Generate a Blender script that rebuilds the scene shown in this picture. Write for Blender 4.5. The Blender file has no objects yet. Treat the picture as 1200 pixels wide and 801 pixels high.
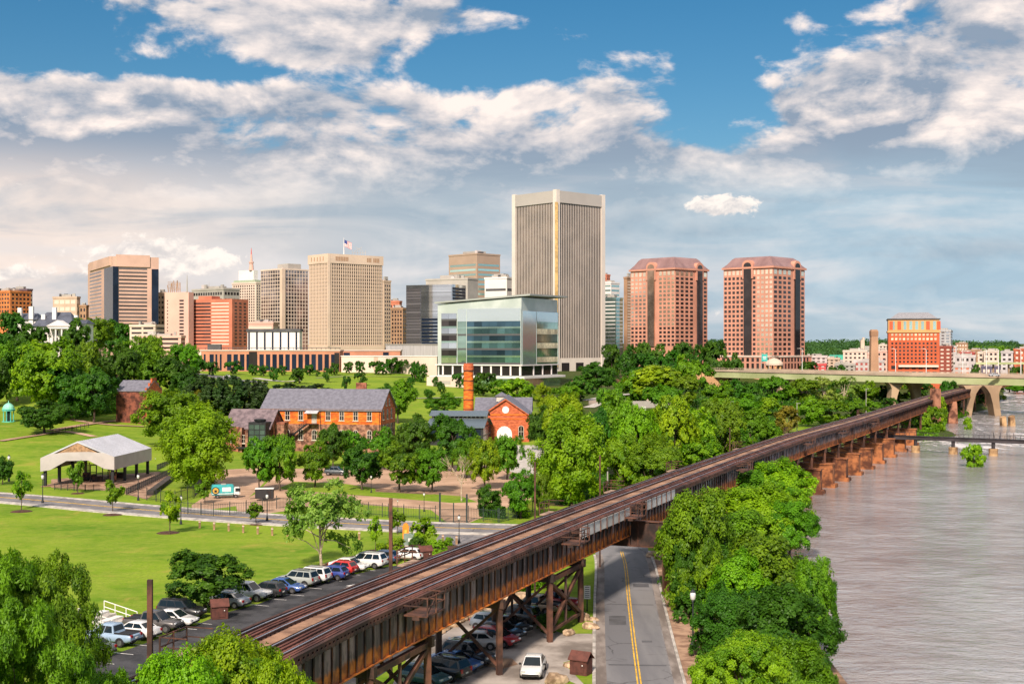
import bpy, bmesh, math, random
import numpy as np
from mathutils import Vector, Matrix

random.seed(7)
SC = bpy.context.scene
COL = SC.collection
PI = math.pi
R = math.radians
# ------------------------------------------------------------------ camera, sky, sun, exposure
CAM_H, FPX, HZ = 26.0, 1500.0, 405.0          # eye height (m), focal length in px of a 1200 px wide frame, horizon row
cam = bpy.data.objects.new('camera', bpy.data.cameras.new('camera'))
COL.objects.link(cam)
cam.location = (0, 0, CAM_H)
cam.rotation_euler = (R(90), 0, 0)
cam.data.sensor_width = 36.0
cam.data.lens = 36.0 * FPX / 1200.0
cam.data.shift_y = (HZ - 400.5) / 1200.0
cam.data.clip_start = 0.5
cam.data.clip_end = 20000
SC.camera = cam

SUN_AZ = R(193)      # compass direction the sun stands in, clockwise from +Y (behind the camera, to its left)
SUN_EL = R(38)
SUN_STRENGTH, SUN_ANGLE = 3.8, R(6.0)
SKY_STRENGTH = 0.1
EXPOSURE = 0.75
CLOUD = 0.63           # how bright the clouds are beside the sunlit ground
sun = bpy.data.objects.new('sun', bpy.data.lights.new('sun', 'SUN'))
COL.objects.link(sun)
sd = Vector((math.sin(SUN_AZ) * math.cos(SUN_EL), math.cos(SUN_AZ) * math.cos(SUN_EL), math.sin(SUN_EL)))
sun.rotation_euler = sd.to_track_quat('Z', 'Y').to_euler()
sun.location = (0, 0, 300)
sun.data.energy = SUN_STRENGTH
sun.data.angle = SUN_ANGLE
sun.data.color = (1.0, 0.85, 0.71)

SC.view_settings.view_transform = 'Standard'
SC.view_settings.look = 'None'
SC.view_settings.gamma = 1.0
SC.view_settings.use_curve_mapping = False
SC.view_settings.exposure = EXPOSURE
SC.render.engine = 'CYCLES'
cy = SC.cycles
cy.max_bounces = 6
cy.diffuse_bounces = 3
cy.glossy_bounces = 3
cy.transmission_bounces = 2
cy.transparent_max_bounces = 4
cy.use_adaptive_sampling = True
cy.adaptive_threshold = 0.02
cy.use_denoising = True
try:
    cy.denoiser = 'OPENIMAGEDENOISE'
    cy.denoising_input_passes = 'RGB_ALBEDO_NORMAL'
except Exception:
    pass
cy.caustics_reflective = False
cy.caustics_refractive = False
cy.sample_clamp_indirect = 6.0


class NG:
    """small node-tree writer"""
    def __init__(s, nt):
        s.nt = nt

    def n(s, t, **kw):
        nd = s.nt.nodes.new(t)
        for k, v in kw.items():
            setattr(nd, k, v)
        return nd

    def put(s, sock, v):
        if v is None:
            return
        if hasattr(v, 'links') or isinstance(v, bpy.types.NodeSocket):
            s.nt.links.new(v, sock)
        else:
            if isinstance(v, tuple) and len(v) == 3 and sock.type == 'RGBA':
                v = (*v, 1)
            sock.default_value = v

    def m(s, op, a, b=None, c=None, clamp=False):
        nd = s.n('ShaderNodeMath', operation=op, use_clamp=clamp)
        s.put(nd.inputs[0], a); s.put(nd.inputs[1], b); s.put(nd.inputs[2], c)
        return nd.outputs[0]

    def step(s, x, lo, hi, a=0.0, b=1.0):
        nd = s.n('ShaderNodeMapRange', interpolation_type='SMOOTHSTEP')
        for i, v in enumerate((x, lo, hi, a, b)):
            s.put(nd.inputs[i], v)
        return nd.outputs[0]

    def mix(s, f, a, b, blend='MIX'):
        nd = s.n('ShaderNodeMix', data_type='RGBA', blend_type=blend)
        s.put(nd.inputs[0], f); s.put(nd.inputs[6], a); s.put(nd.inputs[7], b)
        return nd.outputs[2]

    def noise(s, vec, scale, detail=4.0, rough=0.55, dist=0.0, out=0):
        nd = s.n('ShaderNodeTexNoise')
        s.put(nd.inputs['Vector'], vec)
        nd.inputs['Scale'].default_value = scale
        nd.inputs['Detail'].default_value = detail
        nd.inputs['Roughness'].default_value = rough
        nd.inputs['Distortion'].default_value = dist
        return nd.outputs[out]

    def xyz(s, x, y, z):
        nd = s.n('ShaderNodeCombineXYZ')
        s.put(nd.inputs[0], x); s.put(nd.inputs[1], y); s.put(nd.inputs[2], z)
        return nd.outputs[0]

    def mapping(s, vec, scale=(1, 1, 1), rot=(0, 0, 0), loc=(0, 0, 0)):
        nd = s.n('ShaderNodeMapping')
        s.put(nd.inputs[0], vec)
        nd.inputs['Location'].default_value = loc
        nd.inputs['Rotation'].default_value = rot
        nd.inputs['Scale'].default_value = scale
        return nd.outputs[0]


def make_world():
    w = bpy.data.worlds.new('World')
    SC.world = w
    w.use_nodes = True
    nt = w.node_tree
    nt.nodes.clear()
    g = NG(nt)
    sky = g.n('ShaderNodeTexSky', sky_type='NISHITA')
    sky.sun_disc = False
    sky.sun_elevation = SUN_EL
    sky.sun_rotation = SUN_AZ
    sky.altitude = 50
    sky.air_density = 1.0
    sky.dust_density = 0.6
    sky.ozone_density = 2.5
    hs = g.n('ShaderNodeHueSaturation')
    hs.inputs['Saturation'].default_value = 1.4
    hs.inputs['Hue'].default_value = 0.492
    hs.inputs['Value'].default_value = 0.50
    nt.links.new(sky.outputs[0], hs.inputs['Color'])
    tc = g.n('ShaderNodeTexCoord')
    sp = g.n('ShaderNodeSeparateXYZ')
    nt.links.new(tc.outputs['Generated'], sp.inputs[0])
    x, y, z = sp.outputs
    az = g.m('ARCTAN2', x, y)
    el = g.m('ARCSINE', z)

    def ga(a0, e0, sa, se, amp, tilt=0.0):
        da = g.m('SUBTRACT', az, a0)
        de = g.m('SUBTRACT', el, e0)
        if tilt:
            de = g.m('SUBTRACT', de, g.m('MULTIPLY', da, tilt))
        r2 = g.m('ADD', g.m('POWER', g.m('DIVIDE', da, sa), 2.0), g.m('POWER', g.m('DIVIDE', de, se), 2.0))
        return g.m('MULTIPLY', g.m('EXPONENT', g.m('MULTIPLY', r2, -1.0)), amp)
    # cloud density: one fbm sheet, sampled again a little nearer the light for its lit side
    def dens(da, de):
        p = g.xyz(g.m('ADD', g.m('MULTIPLY', az, 11.0), 3.1 + da), g.m('ADD', g.m('MULTIPLY', el, 21.0), 6.2 + de), 0.4)
        return g.noise(p, 1.0, 8.0, 0.56, 0.25)
    d0 = dens(0, 0)
    d1 = dens(-0.06, 0.22)
    d2 = dens(-0.15, 0.60)
    fine = g.noise(g.xyz(g.m('MULTIPLY', az, 48.0), g.m('MULTIPLY', el, 80.0), 2.0), 1.0, 5.0, 0.6, 0.4)
    # the bank's ragged top near 11 degrees, blue above, big cloud masses over it
    bank = g.m('ADD', g.step(el, 0.156, 0.236, 0.36, -0.36), g.step(el, 0.125, 0.165, 0.8, 0.0))
    bank = g.m('ADD', bank, g.step(el, 0.34, 0.60, 0.0, 0.85))        # unseen bright cloud sheet, added overhead for soft fill light
    terms = [bank,
             ga(-0.20, 0.247, 0.12, 0.026, 0.62), ga(-0.07, 0.250, 0.12, 0.017, 0.52), ga(-0.14, 0.222, 0.09, 0.014, 0.42),
             ga(0.33, 0.215, 0.085, 0.040, 0.66, 0.35), ga(0.39, 0.250, 0.08, 0.04, 0.5), ga(0.27, 0.185, 0.08, 0.022, 0.30), ga(0.02, 0.197, 0.07, 0.012, 0.34),
             ga(-0.24, 0.186, 0.18, 0.010, 0.34), ga(0.20, 0.262, 0.025, 0.006, 0.46), ga(-0.03, 0.268, 0.03, 0.005, 0.4),
             ga(0.155, 0.180, 0.050, 0.022, -0.55), ga(0.13, 0.215, 0.09, 0.020, -0.2), ga(-0.38, 0.235, 0.07, 0.03, -0.35), ga(-0.27, 0.206, 0.15, 0.007, -0.35)]
    bias = terms[0]
    for t in terms[1:]:
        bias = g.m('ADD', bias, t)
    dd = g.m('ADD', g.m('MULTIPLY', g.m('SUBTRACT', d0, 0.5), 2.9), g.m('MULTIPLY', g.m('SUBTRACT', fine, 0.5), 0.45))
    dd = g.m('ADD', dd, bias)
    cover = g.step(dd, -0.10, 0.32)
    lit = g.m('ADD', g.m('MULTIPLY', g.m('SUBTRACT', d0, d1), 3.8), g.m('MULTIPLY', g.m('SUBTRACT', d0, d2), 2.0))
    lit = g.m('ADD', lit, g.m('MULTIPLY', g.m('SUBTRACT', fine, 0.5), 0.7))
    lit = g.m('ADD', lit, g.step(dd, 0.05, 0.75, 0.66, 0.24), clamp=True)
    K = CLOUD / SKY_STRENGTH
    def c(r, gg, b):
        return (r * K, gg * K, b * K)
    cloud = g.mix(lit, c(0.27, 0.345, 0.45), c(1.02, 0.89, 0.82))
    # low, the far bank reads as one smooth veil, warm to the west, blue-grey to the east
    veil = g.mix(g.step(az, -0.40, 0.0), c(0.98, 0.82, 0.72), g.mix(g.step(az, 0.0, 0.30), c(0.45, 0.54, 0.61), c(0.42, 0.58, 0.69)))
    veil = g.mix(g.step(el, 0.0, 0.05, 0.5, 1.0), c(0.52, 0.59, 0.62), veil)
    pn = g.noise(g.xyz(g.m('MULTIPLY', az, 5.0), g.m('MULTIPLY', el, 26.0), 5.0), 1.0, 6.0, 0.55, 0.6)
    veil = g.mix(g.step(pn, 0.46, 0.68, 0.0, 0.60), veil, c(0.86, 0.81, 0.79))
    veil = g.mix(g.step(pn, 0.50, 0.32, 0.0, 0.60), veil, c(0.34, 0.44, 0.53))
    cloud = g.mix(g.step(el, 0.165, 0.100, 0.0, 0.86), cloud, veil)
    # a few low heaps of their own in front of the veil
    heap = g.m('ADD', g.m('ADD', ga(-0.268, 0.066, 0.055, 0.015, 0.92), ga(0.162, 0.107, 0.026, 0.009, 0.80)), ga(-0.375, 0.052, 0.04, 0.006, 0.62))
    hn = g.noise(g.xyz(g.m('MULTIPLY', az, 42.0), g.m('MULTIPLY', el, 58.0), 9.0), 1.0, 7.0, 0.62, 0.3)
    hn = g.m('ADD', g.m('MULTIPLY', g.m('SUBTRACT', hn, 0.5), 1.7), 0.5)
    hc = g.step(g.m('ADD', heap, hn), 0.80, 1.02, 0.0, 0.9)
    cloud = g.mix(hc, cloud, g.mix(g.step(g.m('SUBTRACT', hn, g.noise(g.xyz(g.m('MULTIPLY', az, 42.0), g.m('ADD', g.m('MULTIPLY', el, 58.0), 0.35), 9.0), 1.0, 7.0, 0.62, 0.3)), -0.25, 0.22), c(0.70, 0.66, 0.65), c(1.08, 0.97, 0.88)))
    cover = g.m('MAXIMUM', cover, hc)
    out = g.mix(cover, hs.outputs[0], cloud)
    bg = g.n('ShaderNodeBackground')
    g.put(bg.inputs[0], out)
    bg.inputs[1].default_value = SKY_STRENGTH
    wo = g.n('ShaderNodeOutputWorld')
    nt.links.new(bg.outputs[0], wo.inputs[0])
make_world()

# ------------------------------------------------------------------ pixels of the photograph -> places
def P(px, py, D):
    return Vector(((px - 600) / FPX * D, D, CAM_H - (py - HZ) / FPX * D))
def G(px, py, z=0.0):
    D = (CAM_H - z) * FPX / (py - HZ)
    return Vector(((px - 600) / FPX * D, D, z))
def Zat(py, D):
    return CAM_H - (py - HZ) / FPX * D

# ------------------------------------------------------------------ materials
MATS = {}
def pm(name, c, rough=0.7, metal=0.0, var=0.12, scale=1.5, c2=None, bump=0.0, bscale=None, stretch=(1, 1, 1), detail=5.0, spec=None, rnd=0.0, lo=0.38, hi=0.62, world=False):
    """noise-mottled principled surface"""
    if name in MATS:
        return MATS[name]
    m = bpy.data.materials.new(name)
    m.use_nodes = True
    nt = m.node_tree
    b = nt.nodes['Principled BSDF']
    g = NG(nt)
    tc = g.n('ShaderNodeTexCoord')
    if world:
        gm = g.n('ShaderNodeNewGeometry')
        src = gm.outputs['Position']
    else:
        src = tc.outputs['Object']
    vec = g.mapping(src, stretch)
    f = g.step(g.noise(vec, scale, detail, 0.6), lo, hi)
    ca = tuple(max(0, v * (1 - var)) for v in c)
    cb = c2 if c2 else tuple(min(1, v * (1 + var)) for v in c)
    col = g.mix(f, ca, cb)
    if rnd:
        oi = g.n('ShaderNodeObjectInfo')
        v = g.m('ADD', g.m('MULTIPLY', oi.outputs['Random'], 2 * rnd), 1 - rnd)
        col = g.mix(1.0, col, g.xyz(v, v, v), 'MULTIPLY')
    g.put(b.inputs['Base Color'], col)
    b.inputs['Roughness'].default_value = rough
    b.inputs['Metallic'].default_value = metal
    if spec is not None:
        b.inputs['Specular IOR Level'].default_value = spec
    if bump:
        bp = g.n('ShaderNodeBump')
        bp.inputs['Strength'].default_value = bump
        bp.inputs['Distance'].default_value = 0.1
        g.put(bp.inputs['Height'], g.noise(vec, bscale or scale * 6, 5.0, 0.6))
        nt.links.new(bp.outputs[0], b.inputs['Normal'])
    MATS[name] = m
    return m

def glass(name, c, rough=0.08, metal=0.75, rnd=0.25, var=0.2, scale=0.15, spec=None):
    return pm(name, c, rough, metal, var=var, scale=scale, rnd=rnd, spec=spec)

# ------------------------------------------------------------------ mesh builder
class MB:
    def __init__(s):
        s.v = []; s.f = []

    def quads(s, vs, fs):
        o = len(s.v)
        s.v += [tuple(p) for p in vs]
        s.f += [tuple(i + o for i in q) for q in fs]
        return s

    def par(s, o, a, b, c):
        """parallelepiped: corner and three edge vectors"""
        o, a, b, c = Vector(o), Vector(a), Vector(b), Vector(c)
        vs = [o, o + a, o + a + b, o + b, o + c, o + a + c, o + a + b + c, o + b + c]
        fs = [(3, 2, 1, 0), (4, 5, 6, 7), (0, 1, 5, 4), (1, 2, 6, 5), (2, 3, 7, 6), (3, 0, 4, 7)]
        if a.cross(b).dot(c) < 0:
            fs = [tuple(reversed(q)) for q in fs]
        return s.quads(vs, fs)

    def box(s, c, d, rz=0.0):
        ca, sa = math.cos(rz), math.sin(rz)
        a = Vector((ca, sa, 0)) * d[0]; b = Vector((-sa, ca, 0)) * d[1]; e = Vector((0, 0, d[2]))
        return s.par(Vector(c) - a / 2 - b / 2 - e / 2, a, b, e)

    def bar(s, p, q, w, h, up=(0, 0, 1)):
        p, q = Vector(p), Vector(q)
        d = (q - p)
        if d.length < 1e-6:
            return s
        up = Vector(up)
        if abs(d.normalized().dot(up)) > 0.98:
            up = Vector((1, 0, 0))
        a = d.cross(up).normalized() * w
        b = a.cross(d).normalized() * h
        return s.par(p - a / 2 - b / 2, d, a, b)

    def tube(s, pts, rs, n=8, cap=True):
        rings = []
        pts = [Vector(p) for p in pts]
        for i, p in enumerate(pts):
            d = (pts[min(i + 1, len(pts) - 1)] - pts[max(i - 1, 0)]).normalized()
            up = Vector((0, 0, 1)) if abs(d.z) < 0.9 else Vector((1, 0, 0))
            a = d.cross(up).normalized(); b = a.cross(d).normalized()
            r = rs[i] if isinstance(rs, (list, tuple)) else rs
            rings.append([p + a * math.cos(2 * PI * k / n) * r - b * math.sin(2 * PI * k / n) * r for k in range(n)])
        return s.loft(rings, cap)

    def loft(s, rings, cap=True, closed=True):
        n = len(rings[0]); o = len(s.v)
        for r in rings:
            s.v += [tuple(p) for p in r]
        for i in range(len(rings) - 1):
            for k in range(n if closed else n - 1):
                k2 = (k + 1) % n
                s.f.append((o + i * n + k, o + i * n + k2, o + (i + 1) * n + k2, o + (i + 1) * n + k))
        if cap and closed:
            s.f.append(tuple(o + k for k in reversed(range(n))))
            s.f.append(tuple(o + (len(rings) - 1) * n + k for k in range(n)))
        return s

    def prism(s, poly, z0, z1):
        n = len(poly)
        a = sum(poly[i][0] * poly[(i + 1) % n][1] - poly[(i + 1) % n][0] * poly[i][1] for i in range(n))
        if a < 0:
            poly = list(reversed(poly))
        return s.loft([[(p[0], p[1], z0) for p in poly], [(p[0], p[1], z1) for p in poly]])

    def lathe(s, c, prof, n=12):
        c = Vector(c)
        return s.loft([[c + Vector((r * math.cos(2 * PI * k / n), r * math.sin(2 * PI * k / n), z)) for k in range(n)] for r, z in prof])

    def build(s, name, mat, parent=None, smooth=False, off=None, bevel=0.0):
        me = bpy.data.meshes.new(name)
        me.from_pydata(s.v, [], s.f)
        if bevel or smooth:
            bm = bmesh.new(); bm.from_mesh(me)
            if bevel:
                bmesh.ops.bevel(bm, geom=list(bm.edges), offset=bevel, segments=2, affect='EDGES', clamp_overlap=True)
            bmesh.ops.recalc_face_normals(bm, faces=list(bm.faces))
            bm.to_mesh(me); bm.free()
        if smooth:
            me.polygons.foreach_set('use_smooth', [True] * len(me.polygons))
        me.materials.append(mat)
        ob = bpy.data.objects.new(name, me)
        COL.objects.link(ob)
        if off is None and parent is not None:
            off = ORG.get(parent.name, Vector((0, 0, 0)))
        if off is not None and off.length > 0:
            me.transform(Matrix.Translation(-off))
        if parent is not None:
            ob.parent = parent
            ORG[ob.name] = ORG.get(parent.name, Vector((0, 0, 0)))
        return ob

ORG = {}
def tag(o, label=None, cat=None, group=None, kind=None):
    if label: o['label'] = label
    if cat: o['category'] = cat
    if group: o['group'] = group
    if kind: o['kind'] = kind
    return o
def thing(name, label, cat, loc=(0, 0, 0), group=None, rz=0.0):
    o = bpy.data.objects.new(name, None)
    o.empty_display_size = 0.2
    COL.objects.link(o)
    o.location = loc
    o.rotation_euler = (0, 0, rz)
    ORG[o.name] = Vector(loc) if rz == 0.0 else Vector((0, 0, 0))
    return tag(o, label, cat, group)
KIDS = {}
def kids(o):
    return KIDS.get(o.name) or [c for c in bpy.data.objects if c.parent is o]
def freeze(root):
    """remember a prototype's tree so that copies are quick"""
    ch = [c for c in bpy.data.objects if c.parent is root]
    KIDS[root.name] = ch
    for c in ch:
        KIDS[c.name] = [d for d in bpy.data.objects if d.parent is c]
    return root
def copy_tree(root, loc, rz=0.0, scale=None, label=None, group=None, first=set()):
    """the prototype itself is used the first time, copies of it and of each of its parts after that"""
    if root.name not in first:
        first.add(root.name)
        r = root
    else:
        r = root.copy(); COL.objects.link(r)
        for ch in KIDS[root.name]:
            c = ch.copy(); COL.objects.link(c); c.parent = r
            for gch in KIDS[ch.name]:
                d = gch.copy(); COL.objects.link(d); d.parent = c
    r.location = loc
    r.rotation_euler = (0, 0, rz)
    r.scale = scale or (1, 1, 1)
    if label: r['label'] = label
    if group: r['group'] = group
    elif 'group' in r: del r['group']
    return r
def parts_of(r):
    return [c for c in r.children] + [d for c in r.children for d in c.children]

# ------------------------------------------------------------------ terrain
CTRL = []
def cp(px, py, z):
    p = G(px, py, z); CTRL.append((p.x, p.y, z))
def cpD(px, D, z):
    CTRL.append(((px - 600) / FPX * D, D, z))
for a in [(30, 515, 3.6), (60, 525, 2.2), (-60, 515, 3.0), (100, 497, 5.0), (0, 545, .8), (165, 484, 7.5), (10, 494, 6.5), (60, 500, 5.5), (-60, 490, 7),
          (250, 485, 4.5), (215, 520, 0.6), (130, 515, 2.5), (300, 487, 4.0), (380, 475, 5.0), (380, 462, 7.0), (300, 462, 8.0), (450, 462, 7.0), (520, 465, 6.0),
          (420, 445, 10.8), (500, 446, 10.4), (350, 445, 10.8), (260, 446, 11), (540, 452, 8.5), (480, 485, 3.0), (560, 490, 2), (620, 510, 0.3), (610, 458, 6.5),
          (680, 455, 6.5), (700, 470, 4.0), (680, 490, 1.2), (750, 475, 3.5), (850, 470, 2.5), (800, 500, 0.3), (880, 500, 0), (950, 480, 0.5), (1000, 470, 0.3), (1050, 462, .3)]:
    cp(*a)
for a in [(120, 430, 14), (60, 440, 21.5), (10, 470, 22.5), (120, 480, 21.5), (0, 560, 26), (-100, 470, 22), (170, 460, 16), (220, 500, 13), (220, 420, 10), (160, 405, 9),
          (60, 390, 8.5), (225, 620, 13), (350, 640, 13), (450, 660, 13), (400, 800, 12), (250, 800, 12), (100, 800, 14), (0, 800, 18), (600, 575, 5.6), (635, 580, 5.6), (670, 600, 6.5), (600, 700, 9), (655, 860, 9), (760, 800, 9.5),
          (890, 840, 9.5), (830, 640, 7), (760, 640, 6), (900, 600, 3), (960, 700, 2), (1000, 900, 2), (1040, 1000, 2), (1080, 560, 0.3), (1150, 1400, 2), (1000, 1400, 3),
          (800, 1300, 8), (500, 1300, 10), (200, 1300, 12), (-100, 1000, 16), (1300, 1500, 3), (1250, 900, 1), (400, 350, 0.2), (500, 330, 0), (700, 360, 0), (300, 330, 0), (800, 420, 0.3)]:
    cpD(*a)
CT = np.array(CTRL)
BANK = [(-100, 12), (20, 17), (60, 19.5), (100, 21.5), (150, 27), (190, 37), (211, 42.5), (235, 51.5), (262, 57), (300, 73), (330, 90), (352, 103), (372, 118), (392, 136), (412, 138),
        (440, 145), (470, 157), (505, 175), (560, 208), (687, 263), (800, 305), (1000, 378), (1500, 560), (3000, 1200)]
BY = np.array([b[0] for b in BANK], float); BX = np.array([b[1] for b in BANK], float)
WATER_Z = -1.5
def terr(x, y):
    x = np.atleast_1d(np.asarray(x, float)); y = np.atleast_1d(np.asarray(y, float))
    out = np.zeros_like(x)
    CH = 4000
    for i in range(0, len(x), CH):
        xx = x[i:i + CH]; yy = y[i:i + CH]
        yc = np.clip(yy, 60, 1500)
        d2 = (xx[:, None] - CT[None, :, 0]) ** 2 + (yc[:, None] - CT[None, :, 1]) ** 2
        sg = 0.035 * yc + 10.0
        wt = np.exp(-d2 / (2 * sg[:, None] ** 2)) + 3e-4 / (1 + (d2 / (60.0 ** 2)) ** 2)
        z = (wt * CT[None, :, 2]).sum(1) / wt.sum(1)
        flat_y = np.interp(xx, [-95, -70, -45, 120], [238, 262, 318, 330])
        t = np.clip((yy - flat_y) / 60.0, 0, 1); t = t * t * (3 - 2 * t)
        z = z * t
        # far hills
        fh = np.clip((yy - 1500) / 1400, 0, 1); fh = fh * fh * (3 - 2 * fh)
        z = z * (1 - fh) + fh * (25 + 5 * np.sin(xx * 0.0041 + 1.3) + 3 * np.sin(xx * 0.011 + yy * .002))
        # the river bed
        b = np.interp(yy, BY, BX)
        s = np.clip((xx - b + 1.5) / 7.0, 0, 1)
        far = np.clip((yy - 715) / 30, 0, 1) * np.clip((xx - b - 24) / 14, 0, 1)     # the far shore closes the view
        s = s * (1 - far)
        z = z * (1 - s) + (-4.5) * s
        out[i:i + CH] = z
    return out
def tz(x, y):
    return float(terr([x], [y])[0])
_D = np.concatenate([np.arange(40, 400, 0.8), np.arange(400, 1000, 2.0), np.arange(1000, 3500, 8.0)])
def hit(px, py, dz=0.0):
    x = (px - 600) / FPX * _D
    z = CAM_H - (py - HZ) / FPX * _D
    t = np.maximum(terr(x, _D), WATER_Z)
    k = np.argmax(z <= t)
    if z[k] > t[k]:
        k = len(_D) - 1
    return Vector((float(x[k]), float(_D[k]), float(t[k]) + dz))
# ------------------------------------------------------------------ ground, river, roads
M_GRASS = pm('grass_lawn', (0.095, 0.165, 0.006), 0.9, var=0.25, scale=0.05, c2=(0.185, 0.250, 0.010), bump=0.6, bscale=1.5, detail=9, spec=0.1, lo=0.34, hi=0.66)
def lawn_material():
    """mown turf: broad mottling, mower streaks and worn yellowish patches"""
    m = M_GRASS
    nt = m.node_tree; g = NG(nt); b = nt.nodes['Principled BSDF']
    pos = g.n('ShaderNodeNewGeometry').outputs['Position']
    big = g.step(g.noise(pos, 0.045, 6, 0.6), 0.36, 0.64)
    streak = g.step(g.noise(g.mapping(pos, (0.28, 0.9, 1), (0, 0, R(14))), 0.28, 7, 0.68, 0.5), 0.36, 0.66)
    fine = g.noise(pos, 2.2, 6, 0.7)
    c = g.mix(big, (0.090, 0.200, 0.008), (0.205, 0.310, 0.018))
    c = g.mix(g.m('MULTIPLY', streak, 0.55), c, (0.27, 0.345, 0.04))
    c = g.mix(g.step(g.noise(pos, 0.55, 7, 0.72), 0.44, 0.62, 0.0, 0.5), c, (0.29, 0.33, 0.05))
    c = g.mix(g.step(fine, 0.42, 0.72, 0.0, 0.6), c, (0.070, 0.155, 0.006))
    bare = g.step(g.noise(pos, 0.12, 6, 0.68, 0.8), 0.56, 0.70, 0, 0.65)
    c = g.mix(bare, c, (0.34, 0.29, 0.06))
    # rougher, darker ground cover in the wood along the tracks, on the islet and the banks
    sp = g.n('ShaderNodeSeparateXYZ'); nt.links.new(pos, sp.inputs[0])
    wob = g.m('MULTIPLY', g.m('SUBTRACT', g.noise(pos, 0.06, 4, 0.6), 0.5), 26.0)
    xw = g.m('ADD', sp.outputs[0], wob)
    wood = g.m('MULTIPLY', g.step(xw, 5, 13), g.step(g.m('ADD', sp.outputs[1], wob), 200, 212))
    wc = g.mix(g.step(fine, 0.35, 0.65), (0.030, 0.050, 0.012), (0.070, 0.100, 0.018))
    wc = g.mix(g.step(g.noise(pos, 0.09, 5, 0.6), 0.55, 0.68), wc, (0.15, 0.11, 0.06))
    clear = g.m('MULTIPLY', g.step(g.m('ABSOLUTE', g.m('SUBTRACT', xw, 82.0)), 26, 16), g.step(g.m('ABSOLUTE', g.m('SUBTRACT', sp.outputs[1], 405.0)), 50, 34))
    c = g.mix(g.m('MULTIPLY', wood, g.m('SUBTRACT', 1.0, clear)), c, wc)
    g.put(b.inputs['Base Color'], c)
lawn_material()
M_ASPH = pm('asphalt_dark', (0.030, 0.031, 0.036), 0.85, var=0.35, scale=0.35, c2=(0.058, 0.058, 0.064), bump=0.2, bscale=25, world=True)
M_ROAD = pm('asphalt_worn', (0.165, 0.165, 0.178), 0.85, var=0.10, scale=0.25, c2=(0.215, 0.212, 0.218), bump=0.2, bscale=25, world=True, stretch=(1, .12, 1))
M_ROAD2 = pm('asphalt_street', (0.175, 0.168, 0.178), 0.85, var=0.12, scale=0.3, c2=(0.235, 0.222, 0.225), bump=0.2, bscale=25, world=True)
M_CONC = pm('concrete_pale', (0.42, 0.39, 0.35), 0.85, var=0.2, scale=0.8, c2=(0.56, 0.52, 0.47), world=True)
M_WALK = pm('brick_walk', (0.30, 0.17, 0.11), 0.9, var=0.3, scale=0.6, c2=(0.42, 0.27, 0.18), world=True)
M_PLAZA = pm('plaza_gravel', (0.40, 0.25, 0.16), 0.95, var=0.12, scale=0.15, c2=(0.52, 0.34, 0.23), world=True, bump=0.3, bscale=8)
M_GRAVEL = pm('gravel_lot', (0.26, 0.22, 0.19), 0.95, var=0.3, scale=0.16, c2=(0.44, 0.39, 0.35), world=True, bump=0.4, bscale=9, detail=9)
M_DIRT = pm('bare_earth', (0.22, 0.13, 0.08), 0.95, var=0.3, scale=0.4, c2=(0.34, 0.21, 0.13), world=True, bump=0.5)
M_MULCH = pm('mulch', (0.075, 0.032, 0.018), 0.95, var=0.4, scale=2, world=True, bump=0.5)
M_YEL = pm('paint_yellow', (0.72, 0.42, 0.02), 0.7, var=0.25, scale=1.2, world=True)
M_WHI = pm('paint_white', (0.66, 0.65, 0.62), 0.7, var=0.2, scale=1.5, world=True)
M_KERB = pm('kerb_stone', (0.40, 0.37, 0.33), 0.85, var=0.2, scale=0.8, c2=(0.52, 0.48, 0.44), world=True)

def crack(m):
    """fine dark cracks and tar-sealed joints in old asphalt"""
    nt = m.node_tree; g = NG(nt); b = nt.nodes['Principled BSDF']
    pos = g.n('ShaderNodeNewGeometry').outputs['Position']
    v = g.n('ShaderNodeTexVoronoi', feature='DISTANCE_TO_EDGE')
    wv = g.n('ShaderNodeVectorMath', operation='ADD')
    nt.links.new(pos, wv.inputs[0]); nt.links.new(g.noise(pos, 0.7, 5, 0.6, 0, 1), wv.inputs[1])
    nt.links.new(wv.outputs[0], v.inputs['Vector']); v.inputs['Scale'].default_value = 0.22
    src = b.inputs['Base Color'].links[0].from_socket
    f = g.m('MULTIPLY', g.step(v.outputs['Distance'], 0.022, 0.006), g.step(g.noise(pos, 0.12, 3, 0.5), 0.42, 0.55, 0, 0.65))
    stain = g.step(g.noise(pos, 0.45, 6, 0.65, 0.6), 0.58, 0.70, 0, 0.35)
    c = g.mix(stain, src, (0.075, 0.07, 0.072))
    g.put(b.inputs['Base Color'], g.mix(f, c, (0.035, 0.033, 0.035)))
for m_ in (M_ROAD, M_ROAD2, M_ASPH): crack(m_)
def axis(stops):
    out = []
    for (a, b, st) in stops:
        out += list(np.arange(a, b, st))
    return np.array(out + [stops[-1][1]])
XS = axis([(-3400, -600, 100), (-600, -260, 20), (-260, 320, 3.0), (320, 700, 20), (700, 3400, 100)])
YS = axis([(-120, 40, 20), (40, 330, 3.0), (330, 760, 5.0), (760, 1500, 20), (1500, 4200, 60), (4200, 9000, 400)])
GX, GY = np.meshgrid(XS, YS)
GZ = terr(GX.ravel(), GY.ravel())
nx, ny = len(XS), len(YS)
me = bpy.data.meshes.new('ground')
vs = np.stack([GX.ravel(), GY.ravel(), GZ], 1)
idx = np.arange(nx * ny).reshape(ny, nx)
fq = np.stack([idx[:-1, :-1], idx[:-1, 1:], idx[1:, 1:], idx[1:, :-1]], -1).reshape(-1, 4)
me.from_pydata(vs.tolist(), [], fq.tolist())
me.polygons.foreach_set('use_smooth', [True] * len(me.polygons))
me.materials.append(M_GRASS)
ground = bpy.data.objects.new('ground', me)
COL.objects.link(ground)
tag(ground, kind='structure')

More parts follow.
